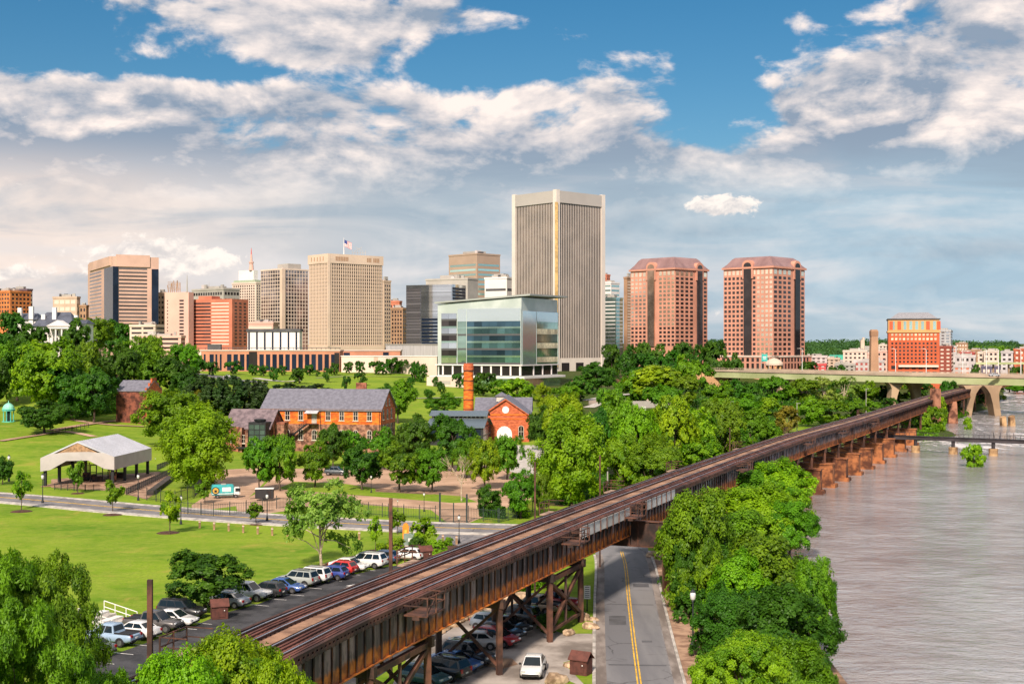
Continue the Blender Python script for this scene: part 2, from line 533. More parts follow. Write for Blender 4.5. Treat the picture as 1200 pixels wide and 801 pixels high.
def river_material():
    m = bpy.data.materials.new('river_water')
    m.use_nodes = True
    nt = m.node_tree; g = NG(nt); b = nt.nodes['Principled BSDF']
    pos = g.n('ShaderNodeNewGeometry').outputs['Position']
    sp = g.n('ShaderNodeSeparateXYZ'); nt.links.new(pos, sp.inputs[0])
    y = sp.outputs[1]
    # rapids upstream of the pipe bridge: real foam, streaked along the current
    cur = g.mapping(pos, (1.0, 0.42, 1), (0, 0, R(24)))
    rap = g.noise(cur, 0.22, 9, 0.68, 0.7)
    zone = g.step(y, 318, 350)
    zone2 = g.step(g.noise(pos, 0.02, 4, 0.5), 0.40, 0.62)
    thr = g.m('SUBTRACT', 0.605, g.m('MULTIPLY', zone2, 0.10))
    foam = g.m('MULTIPLY', g.step(g.m('SUBTRACT', rap, thr), -0.03, 0.08), zone)
    boil = g.step(g.noise(g.mapping(pos, (0.8, 1.3, 1), (0, 0, R(18))), 0.075, 7, 0.66, 1.2), 0.40, 0.62)
    base = g.mix(g.m('MULTIPLY', g.m('ADD', boil, g.step(g.noise(pos, 0.03, 5, 0.6), 0.35, 0.65)), 0.5), (0.215, 0.190, 0.185), (0.375, 0.380, 0.392))
    col = g.mix(foam, base, (0.74, 0.69, 0.68))
    g.put(b.inputs['Base Color'], col)
    g.put(b.inputs['Roughness'], g.m('ADD', g.m('MULTIPLY', foam, 0.5), 0.10))
    b.inputs['IOR'].default_value = 1.5
    b.inputs['Specular IOR Level'].default_value = 0.85
    r1 = g.noise(g.mapping(pos, (0.75, 1.0, 1), (0, 0, R(-8))), 0.62, 5, 0.62, 0.5)
    r2 = g.noise(g.mapping(pos, (0.5, 1.0, 1), (0, 0, R(20))), 0.07, 6, 0.6, 0.5)
    r3 = g.noise(cur, 0.5, 8, 0.7, 0.5)
    r4 = g.noise(g.mapping(pos, (0.5, 1.0, 1), (0, 0, R(5))), 1.5, 4, 0.6, 0.4)
    h = g.m('ADD', g.m('ADD', g.m('MULTIPLY', r1, 1.0), g.m('MULTIPLY', r4, 0.20)), g.m('MULTIPLY', r2, 1.6))
    h = g.m('ADD', h, g.m('MULTIPLY', g.noise(g.mapping(pos, (0.6, 1.0, 1), (0, 0, R(14))), 0.24, 6, 0.66, 0.9), 1.3))
    h = g.m('ADD', h, g.m('MULTIPLY', g.m('MULTIPLY', r3, zone), 1.6))
    bp = g.n('ShaderNodeBump')
    bp.inputs['Strength'].default_value = 0.70
    bp.inputs['Distance'].default_value = 0.55
    g.put(bp.inputs['Height'], h)
    nt.links.new(bp.outputs[0], b.inputs['Normal'])
    return m
river = MB().quads([(8, -120, WATER_Z), (3000, -120, WATER_Z), (3000, 2600, WATER_Z), (8, 2600, WATER_Z)], [(0, 1, 2, 3)]).build('river', river_material())
tag(river, kind='structure')

def cat(pts, n=8):
    """smooth curve through points"""
    pts = [Vector(p) for p in pts]
    out = []
    for i in range(len(pts) - 1):
        p0 = pts[max(i - 1, 0)]; p1 = pts[i]; p2 = pts[i + 1]; p3 = pts[min(i + 2, len(pts) - 1)]
        for k in range(n):
            t = k / n
            out.append(0.5 * ((2 * p1) + (p2 - p0) * t + (2 * p0 - 5 * p1 + 4 * p2 - p3) * t * t + (3 * p1 - p0 - 3 * p2 + p3) * t ** 3))
    out.append(pts[-1])
    return out
def strip(name, left, right, mat, dz, kind='structure', thick=0.0):
    """a band between two curves, draped on the ground"""
    n = min(len(left), len(right))
    V = []
    xs = [p[0] for q in zip(left, right) for p in q]; ys = [p[1] for q in zip(left, right) for p in q]
    zz = terr(xs, ys)
    for i, (a, b) in enumerate(zip(left, right)):
        z = max(zz[2 * i], zz[2 * i + 1]) + dz
        V += [(a[0], a[1], z), (b[0], b[1], z)]
    mb = MB()
    if thick:
        rings = []
        for i in range(n):
            a = Vector(V[2 * i]); b = Vector(V[2 * i + 1]); d = Vector((0, 0, thick + 0.1))
            rings.append([a, b, b - d, a - d])
        mb.loft(rings)
    else:
        mb.quads(V, [(2 * i, 2 * i + 1, 2 * i + 3, 2 * i + 2) for i in range(n - 1)])
    ob = mb.build(name, mat, smooth=False)
    bmx = bmesh.new(); bmx.from_mesh(ob.data); bmesh.ops.recalc_face_normals(bmx, faces=list(bmx.faces))
    bmx.to_mesh(ob.data); bmx.free()
    if not thick and ob.data.polygons[0].normal.z < 0:
        ob.data.flip_normals()
    return tag(ob, kind=kind)
def offset(line, d):
    """parallel curve, d to the right of travel"""
    out = []
    for i, p in enumerate(line):
        t = (line[min(i + 1, len(line) - 1)] - line[max(i - 1, 0)]); t.z = 0; t.normalize()
        out.append(Vector((p.x + t.y * d, p.y - t.x * d, 0)))
    return out
def poly(name, pts, mat, dz, z=0.0):
    """flat sheet on the level ground; pts are pixels on the ground or world points"""
    w = [G(p[0], p[1], z) if len(p) == 2 else Vector((p[0], p[1], z)) for p in pts]
    bm = bmesh.new()
    f = bm.faces.new([bm.verts.new((p.x, p.y, z + dz)) for p in w])
    bmesh.ops.triangulate(bm, faces=[f])
    for q in bm.faces:
        if q.normal.z < 0: q.normal_flip()
    me = bpy.data.meshes.new(name); bm.to_mesh(me); bm.free()
    me.materials.append(mat)
    ob = bpy.data.objects.new(name, me); COL.objects.link(ob)
    return tag(ob, kind='structure')

# the street: comes in from the left, bends under the viaduct and runs towards the camera
road_c = cat([(-150, 250, 0), (-88, 220, 0), (-60, 204, 0), (-37, 192.5, 0), (-15, 184.5, 0), (1, 181, 0), (9.5, 177, 0), (13.6, 169, 0), (13.7, 158, 0), (13.2, 148, 0), (11.9, 130, 0), (9.9, 100, 0), (7.5, 60, 0), (5.5, 20, 0)], 14)
L_, R_ = offset(road_c, 4.2), offset(road_c, -4.2)
nr = len(road_c)
cut = next(i for i, p in enumerate(road_c) if p.y < 162 and p.x > 5)
def width_at(i):
    t = min(1, max(0, (i - cut + 20) / 22)); return 4.0 * (1 - t) + 3.35 * t
def off_var(line, f):
    out = []
    for i, p in enumerate(line):
        t = (line[min(i + 1, len(line) - 1)] - line[max(i - 1, 0)]); t.z = 0; t.normalize()
        d = f(i)
        out.append(Vector((p.x + t.y * d, p.y - t.x * d, 0)))
    return out
# travel is towards the camera in the second half: 'left of travel' is +x there
strip('road', off_var(road_c, lambda i: -width_at(i)), off_var(road_c, lambda i: width_at(i)), M_ROAD2, 0.012)
M_SHOULD = pm('road_edge', (0.20, 0.165, 0.145), 0.9, var=0.25, scale=0.5, c2=(0.30, 0.26, 0.235), world=True, stretch=(1, .3, 1))
for a_, b_ in ((2.35, 3.33), (-2.7, -3.33)): strip('road_shoulder', offset(road_c[cut + 3:], a_), offset(road_c[cut + 3:], b_), M_SHOULD, 0.015)
strip('road_worn_lane', offset(road_c[cut - 6:], -2.6), offset(road_c[cut - 6:], 2.5), M_ROAD, 0.017)
for s_ in (-0.13, 0.13):
    strip('road_marking', offset(road_c[cut:], s_ - 0.055), offset(road_c[cut:], s_ + 0.055), M_YEL, 0.023)
for s_ in (-0.17, 0.17):
    strip('road_marking', offset(road_c[:cut - 18], s_ - 0.10), offset(road_c[:cut - 18], s_ + 0.10), M_YEL, 0.023)
M_PATCH = pm('asphalt_patch', (0.085, 0.085, 0.092), 0.85, var=0.2, scale=0.8, world=True)
for y0_, y1_, o0_, o1_ in ((119, 123.5, 0.5, 2.1), (138, 140.2, -2.3, -0.6), (104, 104.9, -2.4, 2.3), (128.5, 129.1, -2.4, 2.3), (112, 113.4, -1.6, -0.7)):
    seg = [p for p in cat(road_c[cut:], 6) if y0_ <= p.y <= y1_]
    if len(seg) > 1: strip('road_patch', offset(seg, o0_), offset(seg, o1_), M_PATCH, 0.020)
# near-side concrete walk along the left part, far kerb, kerbs along the near part
strip('pavement', offset(road_c[:cut - 8], 4.35), offset(road_c[:cut - 8], 6.0), M_CONC, 0.13, thick=0.13)
strip('kerb', offset(road_c[:cut - 28], -4.0), offset(road_c[:cut - 28], -4.8), M_CONC, 0.12, thick=0.12)
strip('kerb', off_var(road_c[cut + 4:], lambda i: 3.35), off_var(road_c[cut + 4:], lambda i: 3.62), M_KERB, 0.13, thick=0.13)
strip('kerb', off_var(road_c[cut:], lambda i: -3.35), off_var(road_c[cut:], lambda i: -3.6), M_KERB, 0.13, thick=0.13)
strip('pavement', off_var(road_c[cut:], lambda i: -3.62), off_var(road_c[cut:], lambda i: -5.6), M_WALK, 0.12, thick=0.12)
strip('bank_verge', off_var(road_c[cut:], lambda i: -6.0), off_var(road_c[cut:], lambda i: -16.0), M_DIRT, 0.006)

# driveway through the gate up to the gravel plaza
poly('driveway', [(505, 640), (518, 622), (524, 612), (548, 612), (556, 616), (572, 622), (600, 628), (640, 640)], M_ROAD2, 0.014)
poly('plaza', [(280, 606), (276, 590), (300, 578), (318, 560), (340, 549), (470, 545), (600, 545), (640, 549), (650, 575), (600, 592), (550, 612), (524, 612), (505, 597), (400, 589)], M_PLAZA, 0.008)
poly('plaza_path', [(245, 560), (262, 550), (300, 548), (318, 556), (300, 575), (280, 592), (250, 596), (228, 600), (224, 592), (250, 575)], M_PLAZA, 0.006)
poly('courtyard', [(590, 522), (628, 518), (640, 530), (652, 552), (640, 560), (596, 552), (604, 535)], M_CONC, 0.012)
poly('lawn', [(326, 572), (345, 564), (400, 566), (470, 576), (540, 581), (560, 588), (530, 589), (420, 580), (330, 573)], M_GRASS, 0.02)
poly('bare_soil', [(440, 572), (520, 574), (540, 578), (500, 579), (440, 576)], M_DIRT, 0.026)
# asphalt lot beside the railway and gravel lot below it
poly('parking_lot', [(30, 800), (90, 781), (160, 757), (222, 735), (262, 718), (303, 707), (350, 690), (406, 675), (447, 665), (478, 660), (520, 656), (560, 652), (600, 690), (430, 801)], M_ASPH, 0.012)
poly('gravel_lot', [(460, 800.9), (478, 770), (512, 742), (560, 712), (592, 698), (640, 705), (690, 735), (697, 742), (698, 800.9)], M_GRAVEL, 0.006)
for pts in ([(655, 705), (692, 690), (694, 742), (660, 742), (640, 735)], [(660, 776), (697, 765), (698, 800.9), (684, 800.9)], [(640, 800.9), (655, 792), (675, 800.9)]):
    poly('lawn', pts, M_GRASS, 0.018)
poly('bare_soil', [(560, 779), (575, 771), (600, 771), (607, 778), (590, 783)], M_DIRT, 0.016)
# painted bay lines and the arrow in the asphalt lot
def ground_line(p, q, w, mat, name, z=0.024):
    p, q = Vector(p), Vector(q); d = (q - p).normalized(); n = Vector((-d.y, d.x, 0)) * w / 2
    ob = MB().quads([p - n, p + n, q + n, q - n], [(3, 2, 1, 0)]).build(name, mat)
    for v in ob.data.vertices: v.co.z = z
    if ob.data.polygons[0].normal.z < 0: ob.data.flip_normals()
    return tag(ob, kind='structure')
LOTDIR = Vector((0.36, 0.933, 0)); LOTNORM = Vector((0.933, -0.36, 0))
for px, py in [(108, 775), (131, 764), (150, 754), (181, 745), (207, 735), (225, 729), (293, 708), (314, 701), (335, 696), (356, 688), (380, 679), (402, 672), (420, 667)]:
    p = G(px, py); ground_line(p, p + LOTNORM * 2.2, 0.13, M_WHI, 'bay_marking')
a0 = G(403, 690); a1 = G(417, 684)
ground_line(a0, a0.lerp(a1, 0.6), 0.35, M_WHI, 'arrow_marking')
dd_ = (a1 - a0).normalized(); nn_ = Vector((-dd_.y, dd_.x, 0))
h_ = MB().quads([a0.lerp(a1, .55) - nn_ * .6, a0.lerp(a1, .55) + nn_ * .6, a1], [(0, 2, 1)]).build('arrow_marking', M_WHI)
for v in h_.data.vertices: v.co.z = 0.025
if h_.data.polygons[0].normal.z < 0: h_.data.flip_normals()
tag(h_, kind='structure')
# paths on the hill and in the park
def px_line(pts):
    return cat([hit(*p) for p in pts], 10)
for pts, w, m_ in ([[(60, 505), (100, 498), (130, 494), (165, 491)], 1.5, M_PLAZA], [[(85, 492), (110, 496), (140, 499), (170, 500)], 1.2, M_PLAZA], [[(0, 517), (40, 511), (75, 506), (110, 512)], 1.1, M_PLAZA],
                   [[(370, 443), (410, 441), (470, 442), (520, 441)], 1.0, M_CONC], [[(420, 468), (480, 467), (545, 466)], 1.5, M_CONC],
                   [[(690, 470), (720, 464), (745, 462), (770, 463)], 3, M_CONC], [[(215, 437), (250, 441), (280, 446), (310, 449)], 3.5, M_ROAD2], [[(300, 443), (330, 447), (350, 446)], 2.0, M_CONC],
                   [[(690, 478), (700, 474), (712, 470)], 2.2, M_CONC]):
    c_ = px_line(pts)
    strip('path', offset(c_, -w), offset(c_, w), m_, 0.12)
# brick apron round the shelter
poly('plaza_path', [(60, 571), (132, 575), (172, 585), (205, 560), (178, 549), (140, 552), (60, 558)], M_WALK, 0.03, z=0.0)

# ------------------------------------------------------------------ the railway viaduct
VP = cat([(-45, -18, 0), (-31, 28, 0), (-18.4, 68.9, 0), (-11.85, 88.9, 0), (9.3, 143, 0), (46.4, 231.8, 0), (80, 303, 0), (146.5, 447, 0), (196, 548, 0), (262, 680, 0)], 40)
VS = [0.0]
for i in range(1, len(VP)): VS.append(VS[-1] + (VP[i] - VP[i - 1]).length)
def vpt(s, off=0.0, z=0.0):
    """point on the viaduct: s metres along, off metres right of its left edge"""
    k = min(max(1, int(np.searchsorted(VS, s))), len(VS) - 1)
    t = (s - VS[k - 1]) / (VS[k] - VS[k - 1])
    p = VP[k - 1].lerp(VP[k], t); d = (VP[k] - VP[k - 1]).normalized()
    return Vector((p.x + d.y * off, p.y - d.x * off, z))
def s_at_y(y):
    lo, hi = 0.0, VS[-1]
    for _ in range(40):
        m_ = (lo + hi) / 2
        if vpt(m_, 3).y < y: lo = m_
        else: hi = m_
    return lo
VTOT = VS[-1]
DZ = 9.0
M_RAIL = pm('rail_steel', (0.62, 0.60, 0.62), 0.24, 0.85, var=0.2, scale=0.3)
M_RAILSIDE = pm('rail_rust', (0.085, 0.035, 0.022), 0.8, var=0.3, scale=1)
M_TIE = pm('timber_tie', (0.055, 0.024, 0.019), 0.9, var=0.45, scale=0.5, c2=(0.11, 0.046, 0.033), world=True, stretch=(2, .3, 1))
M_TIE2 = pm('timber_guard', (0.105, 0.034, 0.025), 0.9, var=0.4, scale=0.5, c2=(0.165, 0.058, 0.040), world=True, stretch=(2, .3, 1))
M_WALKBOARD = pm('walk_boards', (0.24, 0.125, 0.075), 0.9, var=0.3, scale=0.5, c2=(0.36, 0.205, 0.125), world=True)
M_STEEL = pm('rusty_steel', (0.060, 0.028, 0.020), 0.8, var=0.35, scale=0.8, c2=(0.135, 0.055, 0.032), world=True)
M_STEELD = pm('dark_steel', (0.028, 0.017, 0.015), 0.75, var=0.4, scale=0.7, c2=(0.075, 0.036, 0.025), world=True)
def girder_material():
    """old black paint with pale and pinkish patches between the ribs, rusted through along the lower third"""
    m = bpy.data.materials.new('girder_paint'); m.use_nodes = True
    nt = m.node_tree; g = NG(nt); b = nt.nodes['Principled BSDF']
    pos = g.n('ShaderNodeNewGeometry').outputs['Position']
    sp = g.n('ShaderNodeSeparateXYZ'); nt.links.new(pos, sp.inputs[0])
    panel = g.noise(g.mapping(pos, (0.9, 0.9, 0.05)), 0.9, 1.0, 0.4)
    grain = g.noise(g.mapping(pos, (1, 1, 0.35)), 2.6, 8, 0.7)
    c = g.mix(g.step(panel, 0.40, 0.62), (0.030, 0.023, 0.025), (0.30, 0.215, 0.21))
    c = g.mix(g.step(grain, 0.44, 0.64, 0, 0.8), c, (0.055, 0.040, 0.040))
    # farther out the panels were painted silver grey
    silver = g.m('MULTIPLY', g.step(sp.outputs[1], 158, 175), g.step(g.noise(pos, 0.10, 1, 0.4), 0.36, 0.46))
    c = g.mix(g.m('MULTIPLY', silver, g.step(grain, 0.62, 0.40)), c, (0.44, 0.45, 0.48))
    rz_ = g.m('ADD', sp.outputs[2], g.m('MULTIPLY', g.m('SUBTRACT', grain, 0.5), 1.1))
    rust = g.step(rz_, 7.15, 6.75)
    rc = g.mix(g.step(g.noise(pos, 1.3, 6, 0.6), 0.35, 0.65), (0.22, 0.065, 0.020), (0.62, 0.190, 0.026))
    c = g.mix(rust, c, rc)
    g.put(b.inputs['Base Color'], c)
    b.inputs['Roughness'].default_value = 0.7
    return m
M_GIRD = girder_material()
M_RIB = pm('rib_steel', (0.040, 0.022, 0.018), 0.75, var=0.4, scale=0.7, c2=(0.13, 0.050, 0.026), world=True)

via = thing('railway_viaduct', 'long rusty steel railway viaduct with twin tracks running to the river', 'railway bridge', (0, 0, 0))
def along(name, off0, off1, z0, z1, mat, s0=0.0, s1=None, step=4.0, parent=None):
    s1 = s1 or VTOT
    n = max(2, int((s1 - s0) / step))
    rings = []
    for i in range(n + 1):
        s = s0 + (s1 - s0) * i / n
        rings.append([vpt(s, off0, z0), vpt(s, off1, z0), vpt(s, off1, z1), vpt(s, off0, z1)])
    return MB().loft(rings).build(name, mat, parent or via)
VW = 6.3
deck = along('deck', 0.25, VW - 0.15, DZ - 0.42, DZ - 0.22, M_TIE)
# ties: one patterned part
mb = MB()
s = 60.0
while s < 330:
    p = vpt(s, 3.15, DZ - 0.14); d = vpt(s + 0.5, 3.15) - vpt(s - 0.5, 3.15)
    mb.box(p, (VW - 0.3, 0.26, 0.16), math.atan2(d.y, d.x) - PI / 2)
    s += 0.56
mb.build('tie', M_TIE, via)
for off in (0.55, 1.99, 3.72, 5.16):
    r_ = along('rail', off - 0.07, off + 0.07, DZ - 0.06, DZ + 0.09, M_RAILSIDE)
    along('rail_head', off - 0.05, off + 0.05, DZ + 0.092, DZ + 0.125, M_RAIL, parent=r_)
for off in (0.87, 1.20, 1.66, 4.05, 4.40, 4.83):
    along('guard_timber', off - 0.09, off + 0.09, DZ - 0.06, DZ + 0.05, M_TIE2)
along('walkway', 2.38, 3.34, DZ - 0.06, DZ + 0.03, M_WALKBOARD)
for off in (0.10, VW - 0.28, VW - 0.62, 5.5):
    along('edge_timber', off - 0.12, off + 0.12, DZ - 0.10, DZ + 0.10, M_TIE2 if off > 5 and off < 5.8 else M_TIE)
GZ0, GZ1 = 6.05, 8.55
for off in (0.5, VW - 0.55):
    gd = along('plate_girder', off - 0.03, off + 0.03, GZ0, GZ1, M_GIRD, step=6)
    along('flange', off - 0.22, off + 0.22, GZ0 - 0.08, GZ0 - 0.003, M_GIRD, step=6, parent=gd)
    along('flange', off - 0.2, off + 0.2, GZ1 + 0.003, GZ1 + 0.08, M_STEELD, step=6, parent=gd)
    mb = MB(); s = 20.0
    side = 1 if off > 3 else -1
    while s < VTOT - 4:
        mb.bar(vpt(s, off + side * 0.11, GZ0), vpt(s, off + side * 0.11, GZ1), 0.13, 0.09, up=(0.9, 0.4, 0))
        s += 1.25
    mb.build('stiffener', M_RIB, gd)
    mb = MB(); s = 40.0            # tie ends showing under the edge timber
    while s < 300:
        mb.box(vpt(s, off + side * 0.32, DZ - 0.34), (0.36, 0.2, 0.22), 1.2)
        s += 0.56
    mb.build('tie_end', M_STEELD, via)
# trestle bents
def bent(y, base, brace=True, splay=0.0, cap=True):
    s = s_at_y(y)
    bt = thing_part('bent')
    a = [vpt(s, 0.5, GZ0 - 0.1), vpt(s, VW - 0.55, GZ0 - 0.1)]
    for k, p in enumerate(a):
        q = Vector((p.x, p.y, base))
        MB().bar(q, p, 0.42, 0.42, up=(0.9, 0.4, 0)).build('post', M_STEEL if k else M_STEELD, bt)
    if cap:
        MB().bar(vpt(s, 0.1, GZ0 - 0.45), vpt(s, VW - 0.1, GZ0 - 0.45), 0.5, 0.7).build('cap_beam', M_STEELD, bt)
    if brace:
        for p, q in ((0, 1), (1, 0)):
            MB().bar(Vector((a[p].x, a[p].y, base + 0.6)), Vector((a[q].x, a[q].y, GZ0 - 0.7)), 0.22, 0.22).build('cross_brace', M_STEEL, bt)
    return bt, s
def thing_part(name):
    o = bpy.data.objects.new(name, None); COL.objects.link(o); o.parent = via
    ORG[o.name] = Vector((0, 0, 0))
    return o
TOWERS = [(60, 68), (81, 89.5), (113.5, 121.5)]
for ya, yb in TOWERS:
    ba, sa = bent(ya, 0.0); bb, sb = bent(yb, 0.0)
    for off in (0.5, VW - 0.55):
        pa, pb = vpt(sa, off), vpt(sb, off)
        def at(p, z): return Vector((p.x, p.y, z))
        MB().bar(at(pa, 5.4), at(pb, 5.4), 0.36, 0.4).build('strut', M_STEEL, ba)
        MB().bar(at(pa, 0.9), at(pb, 0.9), 0.26, 0.26).build('strut', M_STEEL, ba)
        MB().bar(at(pa, 0.9), at(pb, 5.2), 0.3, 0.3).build('cross_brace', M_STEEL, ba)
        MB().bar(at(pb, 0.9), at(pa, 5.2), 0.3, 0.3).build('cross_brace', M_STEEL, ba)
        mid = pa.lerp(pb, 0.5)
        MB().bar(at(mid, 0.9), at(mid, 5.3), 0.24, 0.24).build('post', M_STEELD, ba)
bent(102.3, 0.0)
# heavy cross girders either side of the street
b1 = thing_part('street_span')
s2_ = s_at_y(136)
MB().bar(vpt(s2_, -3.0, 5.5), vpt(s2_, 6.0, 5.5), 0.5, 0.9).build('cross_girder', M_STEEL, b1)
MB().bar(vpt(s2_, 6.1, 6.3), vpt(s2_, 10.2, 6.3), 0.5, 2.5).build('cross_girder', M_STEELD, b1)
MB().bar(vpt(s2_, 6.1, 7.62), vpt(s2_, 10.4, 7.62), 0.8, 0.1).build('flange', M_STEEL, b1)
MB().bar(vpt(s2_, -3.0, 4.99), vpt(s2_, 10.4, 4.99), 0.8, 0.1).build('flange', M_STEEL, b1)
mb = MB()
for o_ in (6.9, 8.0, 9.1): mb.bar(vpt(s2_ - .28, o_, 5.05), vpt(s2_ - .28, o_, 7.55), .12, .1)
mb.build('stiffener', M_RIB, b1)
MB().bar(vpt(s2_, 10.3, 0.0), vpt(s2_, 10.3, 7.6), 1.5, 1.5).build('pier', pm('pier_stone', (0.30, 0.13, 0.07), 0.9, var=0.4, scale=0.5, c2=(0.42, 0.22, 0.12), world=True, bump=.5, bscale=2), b1)
MB().bar(vpt(s2_, -3.0, 0.0), vpt(s2_, -3.0, 5.0), .6, .6).build('post', M_STEEL, b1)
M_PIER = pm('pier_granite', (0.16, 0.050, 0.022), 0.85, var=0.45, scale=0.5, detail=8, c2=(0.40, 0.145, 0.050), world=True, bump=0.6, bscale=1.6)
M_PIER2 = pm('pier_granite_pale', (0.34, 0.19, 0.09), 0.85, var=0.45, scale=0.35, c2=(0.50, 0.32, 0.16), world=True, bump=0.6, bscale=1.6)
ys_ = [180, 192, 204, 216, 228, 240, 251, 263, 275, 288, 302, 318, 336, 356, 378, 402, 428, 456, 486, 518, 552]
for i, y in enumerate(ys_):
    wet = 222 < y < 372
    top = 2.9 if wet else 0.0
    bt, s = bent(y, top - 0.1, brace=True)
    if wet:
        d = (vpt(s + 1, 0) - vpt(s - 1, 0)).normalized(); rz = math.atan2(d.y, d.x) - PI / 2
        c = vpt(s, VW / 2)
        p_ = MB().box((c.x, c.y, -0.5), (8.8, 2.3, 6.8), rz).build('pier', M_PIER, bt, bevel=0.08)
        MB().box((c.x, c.y, -1.6), (10.0, 3.2, 1.6), rz).build('pier_foot', M_PIER, bt, bevel=0.1)
        MB().box((c.x, c.y, 3.02), (9.2, 2.6, 0.24), rz).build('pier_cap', M_PIER, bt)
# refuge platforms hung from the deck, some with a tall catenary pole
M_PLANK = pm('platform_boards', (0.32, 0.22, 0.16), 0.9, var=0.3, scale=1, world=True)
def refuge(y, side, pole=0.0, w=1.7, l=2.8, lit=False):
    s = s_at_y(y)
    o0 = VW - 0.1 if side > 0 else 0.1
    o1 = o0 + side * w
    pf = thing_part('refuge_platform')
    z = DZ - 0.25 if side < 0 else DZ - 0.6
    MB().loft([[vpt(s - l / 2, o0, z - .1), vpt(s - l / 2, o1, z - .1), vpt(s - l / 2, o1, z), vpt(s - l / 2, o0, z)], [vpt(s + l / 2, o0, z - .1), vpt(s + l / 2, o1, z - .1), vpt(s + l / 2, o1, z), vpt(s + l / 2, o0, z)]]).build('floor', M_PLANK if side < 0 else M_STEEL, pf)
    MB().bar(vpt(s - l / 2, (o0 + o1) / 2, z - 0.22), vpt(s + l / 2, (o0 + o1) / 2, z - 0.22), w * 0.3, 0.22).build('bracket', M_STEELD, pf)
    mb = MB()
    for t in (-l / 2, 0, l / 2):
        mb.bar(vpt(s + t, o1, z), vpt(s + t, o1, z + 1.2), 0.09, 0.09)
    for h in (0.6, 1.15):
        mb.bar(vpt(s - l / 2, o1, z + h), vpt(s + l / 2, o1, z + h), 0.07, 0.07)
        for t in (-l / 2, l / 2):
            mb.bar(vpt(s + t, o0, z + h), vpt(s + t, o1, z + h), 0.06, 0.06)
    mb.bar(vpt(s - l / 2, o1, z + 0.1), vpt(s, o1, z + 1.1), 0.05, 0.05)
    mb.build('railing', M_STEEL, pf)
    if pole:
        p = vpt(s - l / 2 - 0.5, o1 + side * 0.3, 0)
        MB().bar(Vector((p.x, p.y, 0)), Vector((p.x, p.y, z + pole)), 0.27 if y < 110 else 0.18, 0.27 if y < 110 else 0.18).build('mast', M_STEEL, pf)
for y, sd, pl in [(86.3, 1, 0), (116.5, 1, 0), (134, 1, 0), (184, 1, 0), (232, 1, 0), (262, 1, 0), (294, 1, 0), (70.8, -1, 4.4), (100.5, -1, 5.3), (130.8, -1, 5.4), (150.5, -1, 4.4), (176, -1, 0), (213, -1, 3.6), (250, -1, 0), (320, -1, 0)]:
    refuge(y, sd, pl)
# white boards on the railing beyond the street
M_BOARD = pm('board_white', (0.62, 0.60, 0.58), 0.7, var=0.12, scale=1.0)
sA, sB = s_at_y(119.5), s_at_y(151)
fb = thing_part('guard_boards')
k = 0; s = sA
while s < sB:
    if not (s_at_y(135) < s + 1.0 and s < s_at_y(138.5)):
        MB().bar(vpt(s + .06, VW + 0.12, DZ - 0.32), vpt(s + 1.96, VW + 0.12, DZ - 0.32), 0.05, 1.05).build('board', M_BOARD, fb)
    MB().bar(vpt(s, VW + 0.2, DZ - 0.95), vpt(s, VW + 0.2, DZ + 0.35), 0.09, 0.09).build('post', M_STEEL, fb)
    s += 2.02; k += 1
MB().bar(vpt(sA, VW + 0.2, DZ + 0.38), vpt((sA + sB) / 2, VW + 0.2, DZ + 0.38), 0.07, 0.07).bar(vpt((sA + sB) / 2, VW + 0.2, DZ + 0.38), vpt(sB, VW + 0.2, DZ + 0.38), 0.07, 0.07).build('rail_bar', M_STEEL, fb)
# ------------------------------------------------------------------ road bridge, pipe bridge, old piers
M_BCONC = pm('bridge_concrete', (0.34, 0.23, 0.14), 0.85, var=0.2, scale=0.08, c2=(0.46, 0.33, 0.21), world=True)
M_BGREEN = pm('bridge_green', (0.38, 0.43, 0.20), 0.7, var=0.15, scale=0.05, c2=(0.48, 0.52, 0.28), world=True)
M_BPAR = pm('bridge_parapet', (0.46, 0.36, 0.27), 0.85, var=0.15, scale=0.1, world=True)
def bp(px, D, z):
    p = P(px, HZ, D); p.z = z; return p
rb = thing('road_bridge', 'long road bridge with pale green girder on splayed concrete piers', 'bridge', (0, 0, 0))
BR = [(1360, 462), (1200, 500), (1040, 545), (930, 590), (826, 640)]
BZ = 13.8
def brp(i): return bp(BR[i][0], BR[i][1], 0)
bl = [brp(i) for i in range(5)]
def bstrip(name, o0, o1, z0, z1, mat, parent=rb):
    rings = []
    for i, p in enumerate(bl):
        d = (bl[min(i + 1, 4)] - bl[max(i - 1, 0)]).normalized(); n = Vector((d.y, -d.x, 0))
        if n.y < 0: n = -n
        a, b = p + n * o0, p + n * o1
        rings.append([Vector((a.x, a.y, z0)), Vector((b.x, b.y, z0)), Vector((b.x, b.y, z1)), Vector((a.x, a.y, z1))])
    return MB().loft(rings).build(name, mat, parent)
bstrip('deck', 0.0, 20.0, BZ - 0.6, BZ, M_BCONC)
for o in (0.15, 18.9):
    bstrip('girder', o, o + 0.8, BZ - 3.4, BZ - 0.61, M_BGREEN)
for o in (-0.25, 19.9):
    pr = bstrip('parapet', o, o + 0.35, BZ - 0.45, BZ + 0.6, M_BPAR)
    mb = MB()
    for i in range(4):
        for t in np.arange(0, 1, 0.055):
            q = bl[i].lerp(bl[i + 1], float(t)); mb.box((q.x, q.y + o + 0.1, BZ + 0.85), (0.14, 0.14, 0.6))
        q0, q1 = bl[i], bl[i + 1]
        mb.bar((q0.x, q0.y + o + 0.1, BZ + 1.15), (q1.x, q1.y + o + 0.1, BZ + 1.15), 0.16, 0.12)
    mb.build('railing', M_BPAR, pr)
M_BASPH = M_ROAD2
bstrip('roadway', 0.5, 19.5, BZ + 0.004, BZ + 0.05, M_BASPH)
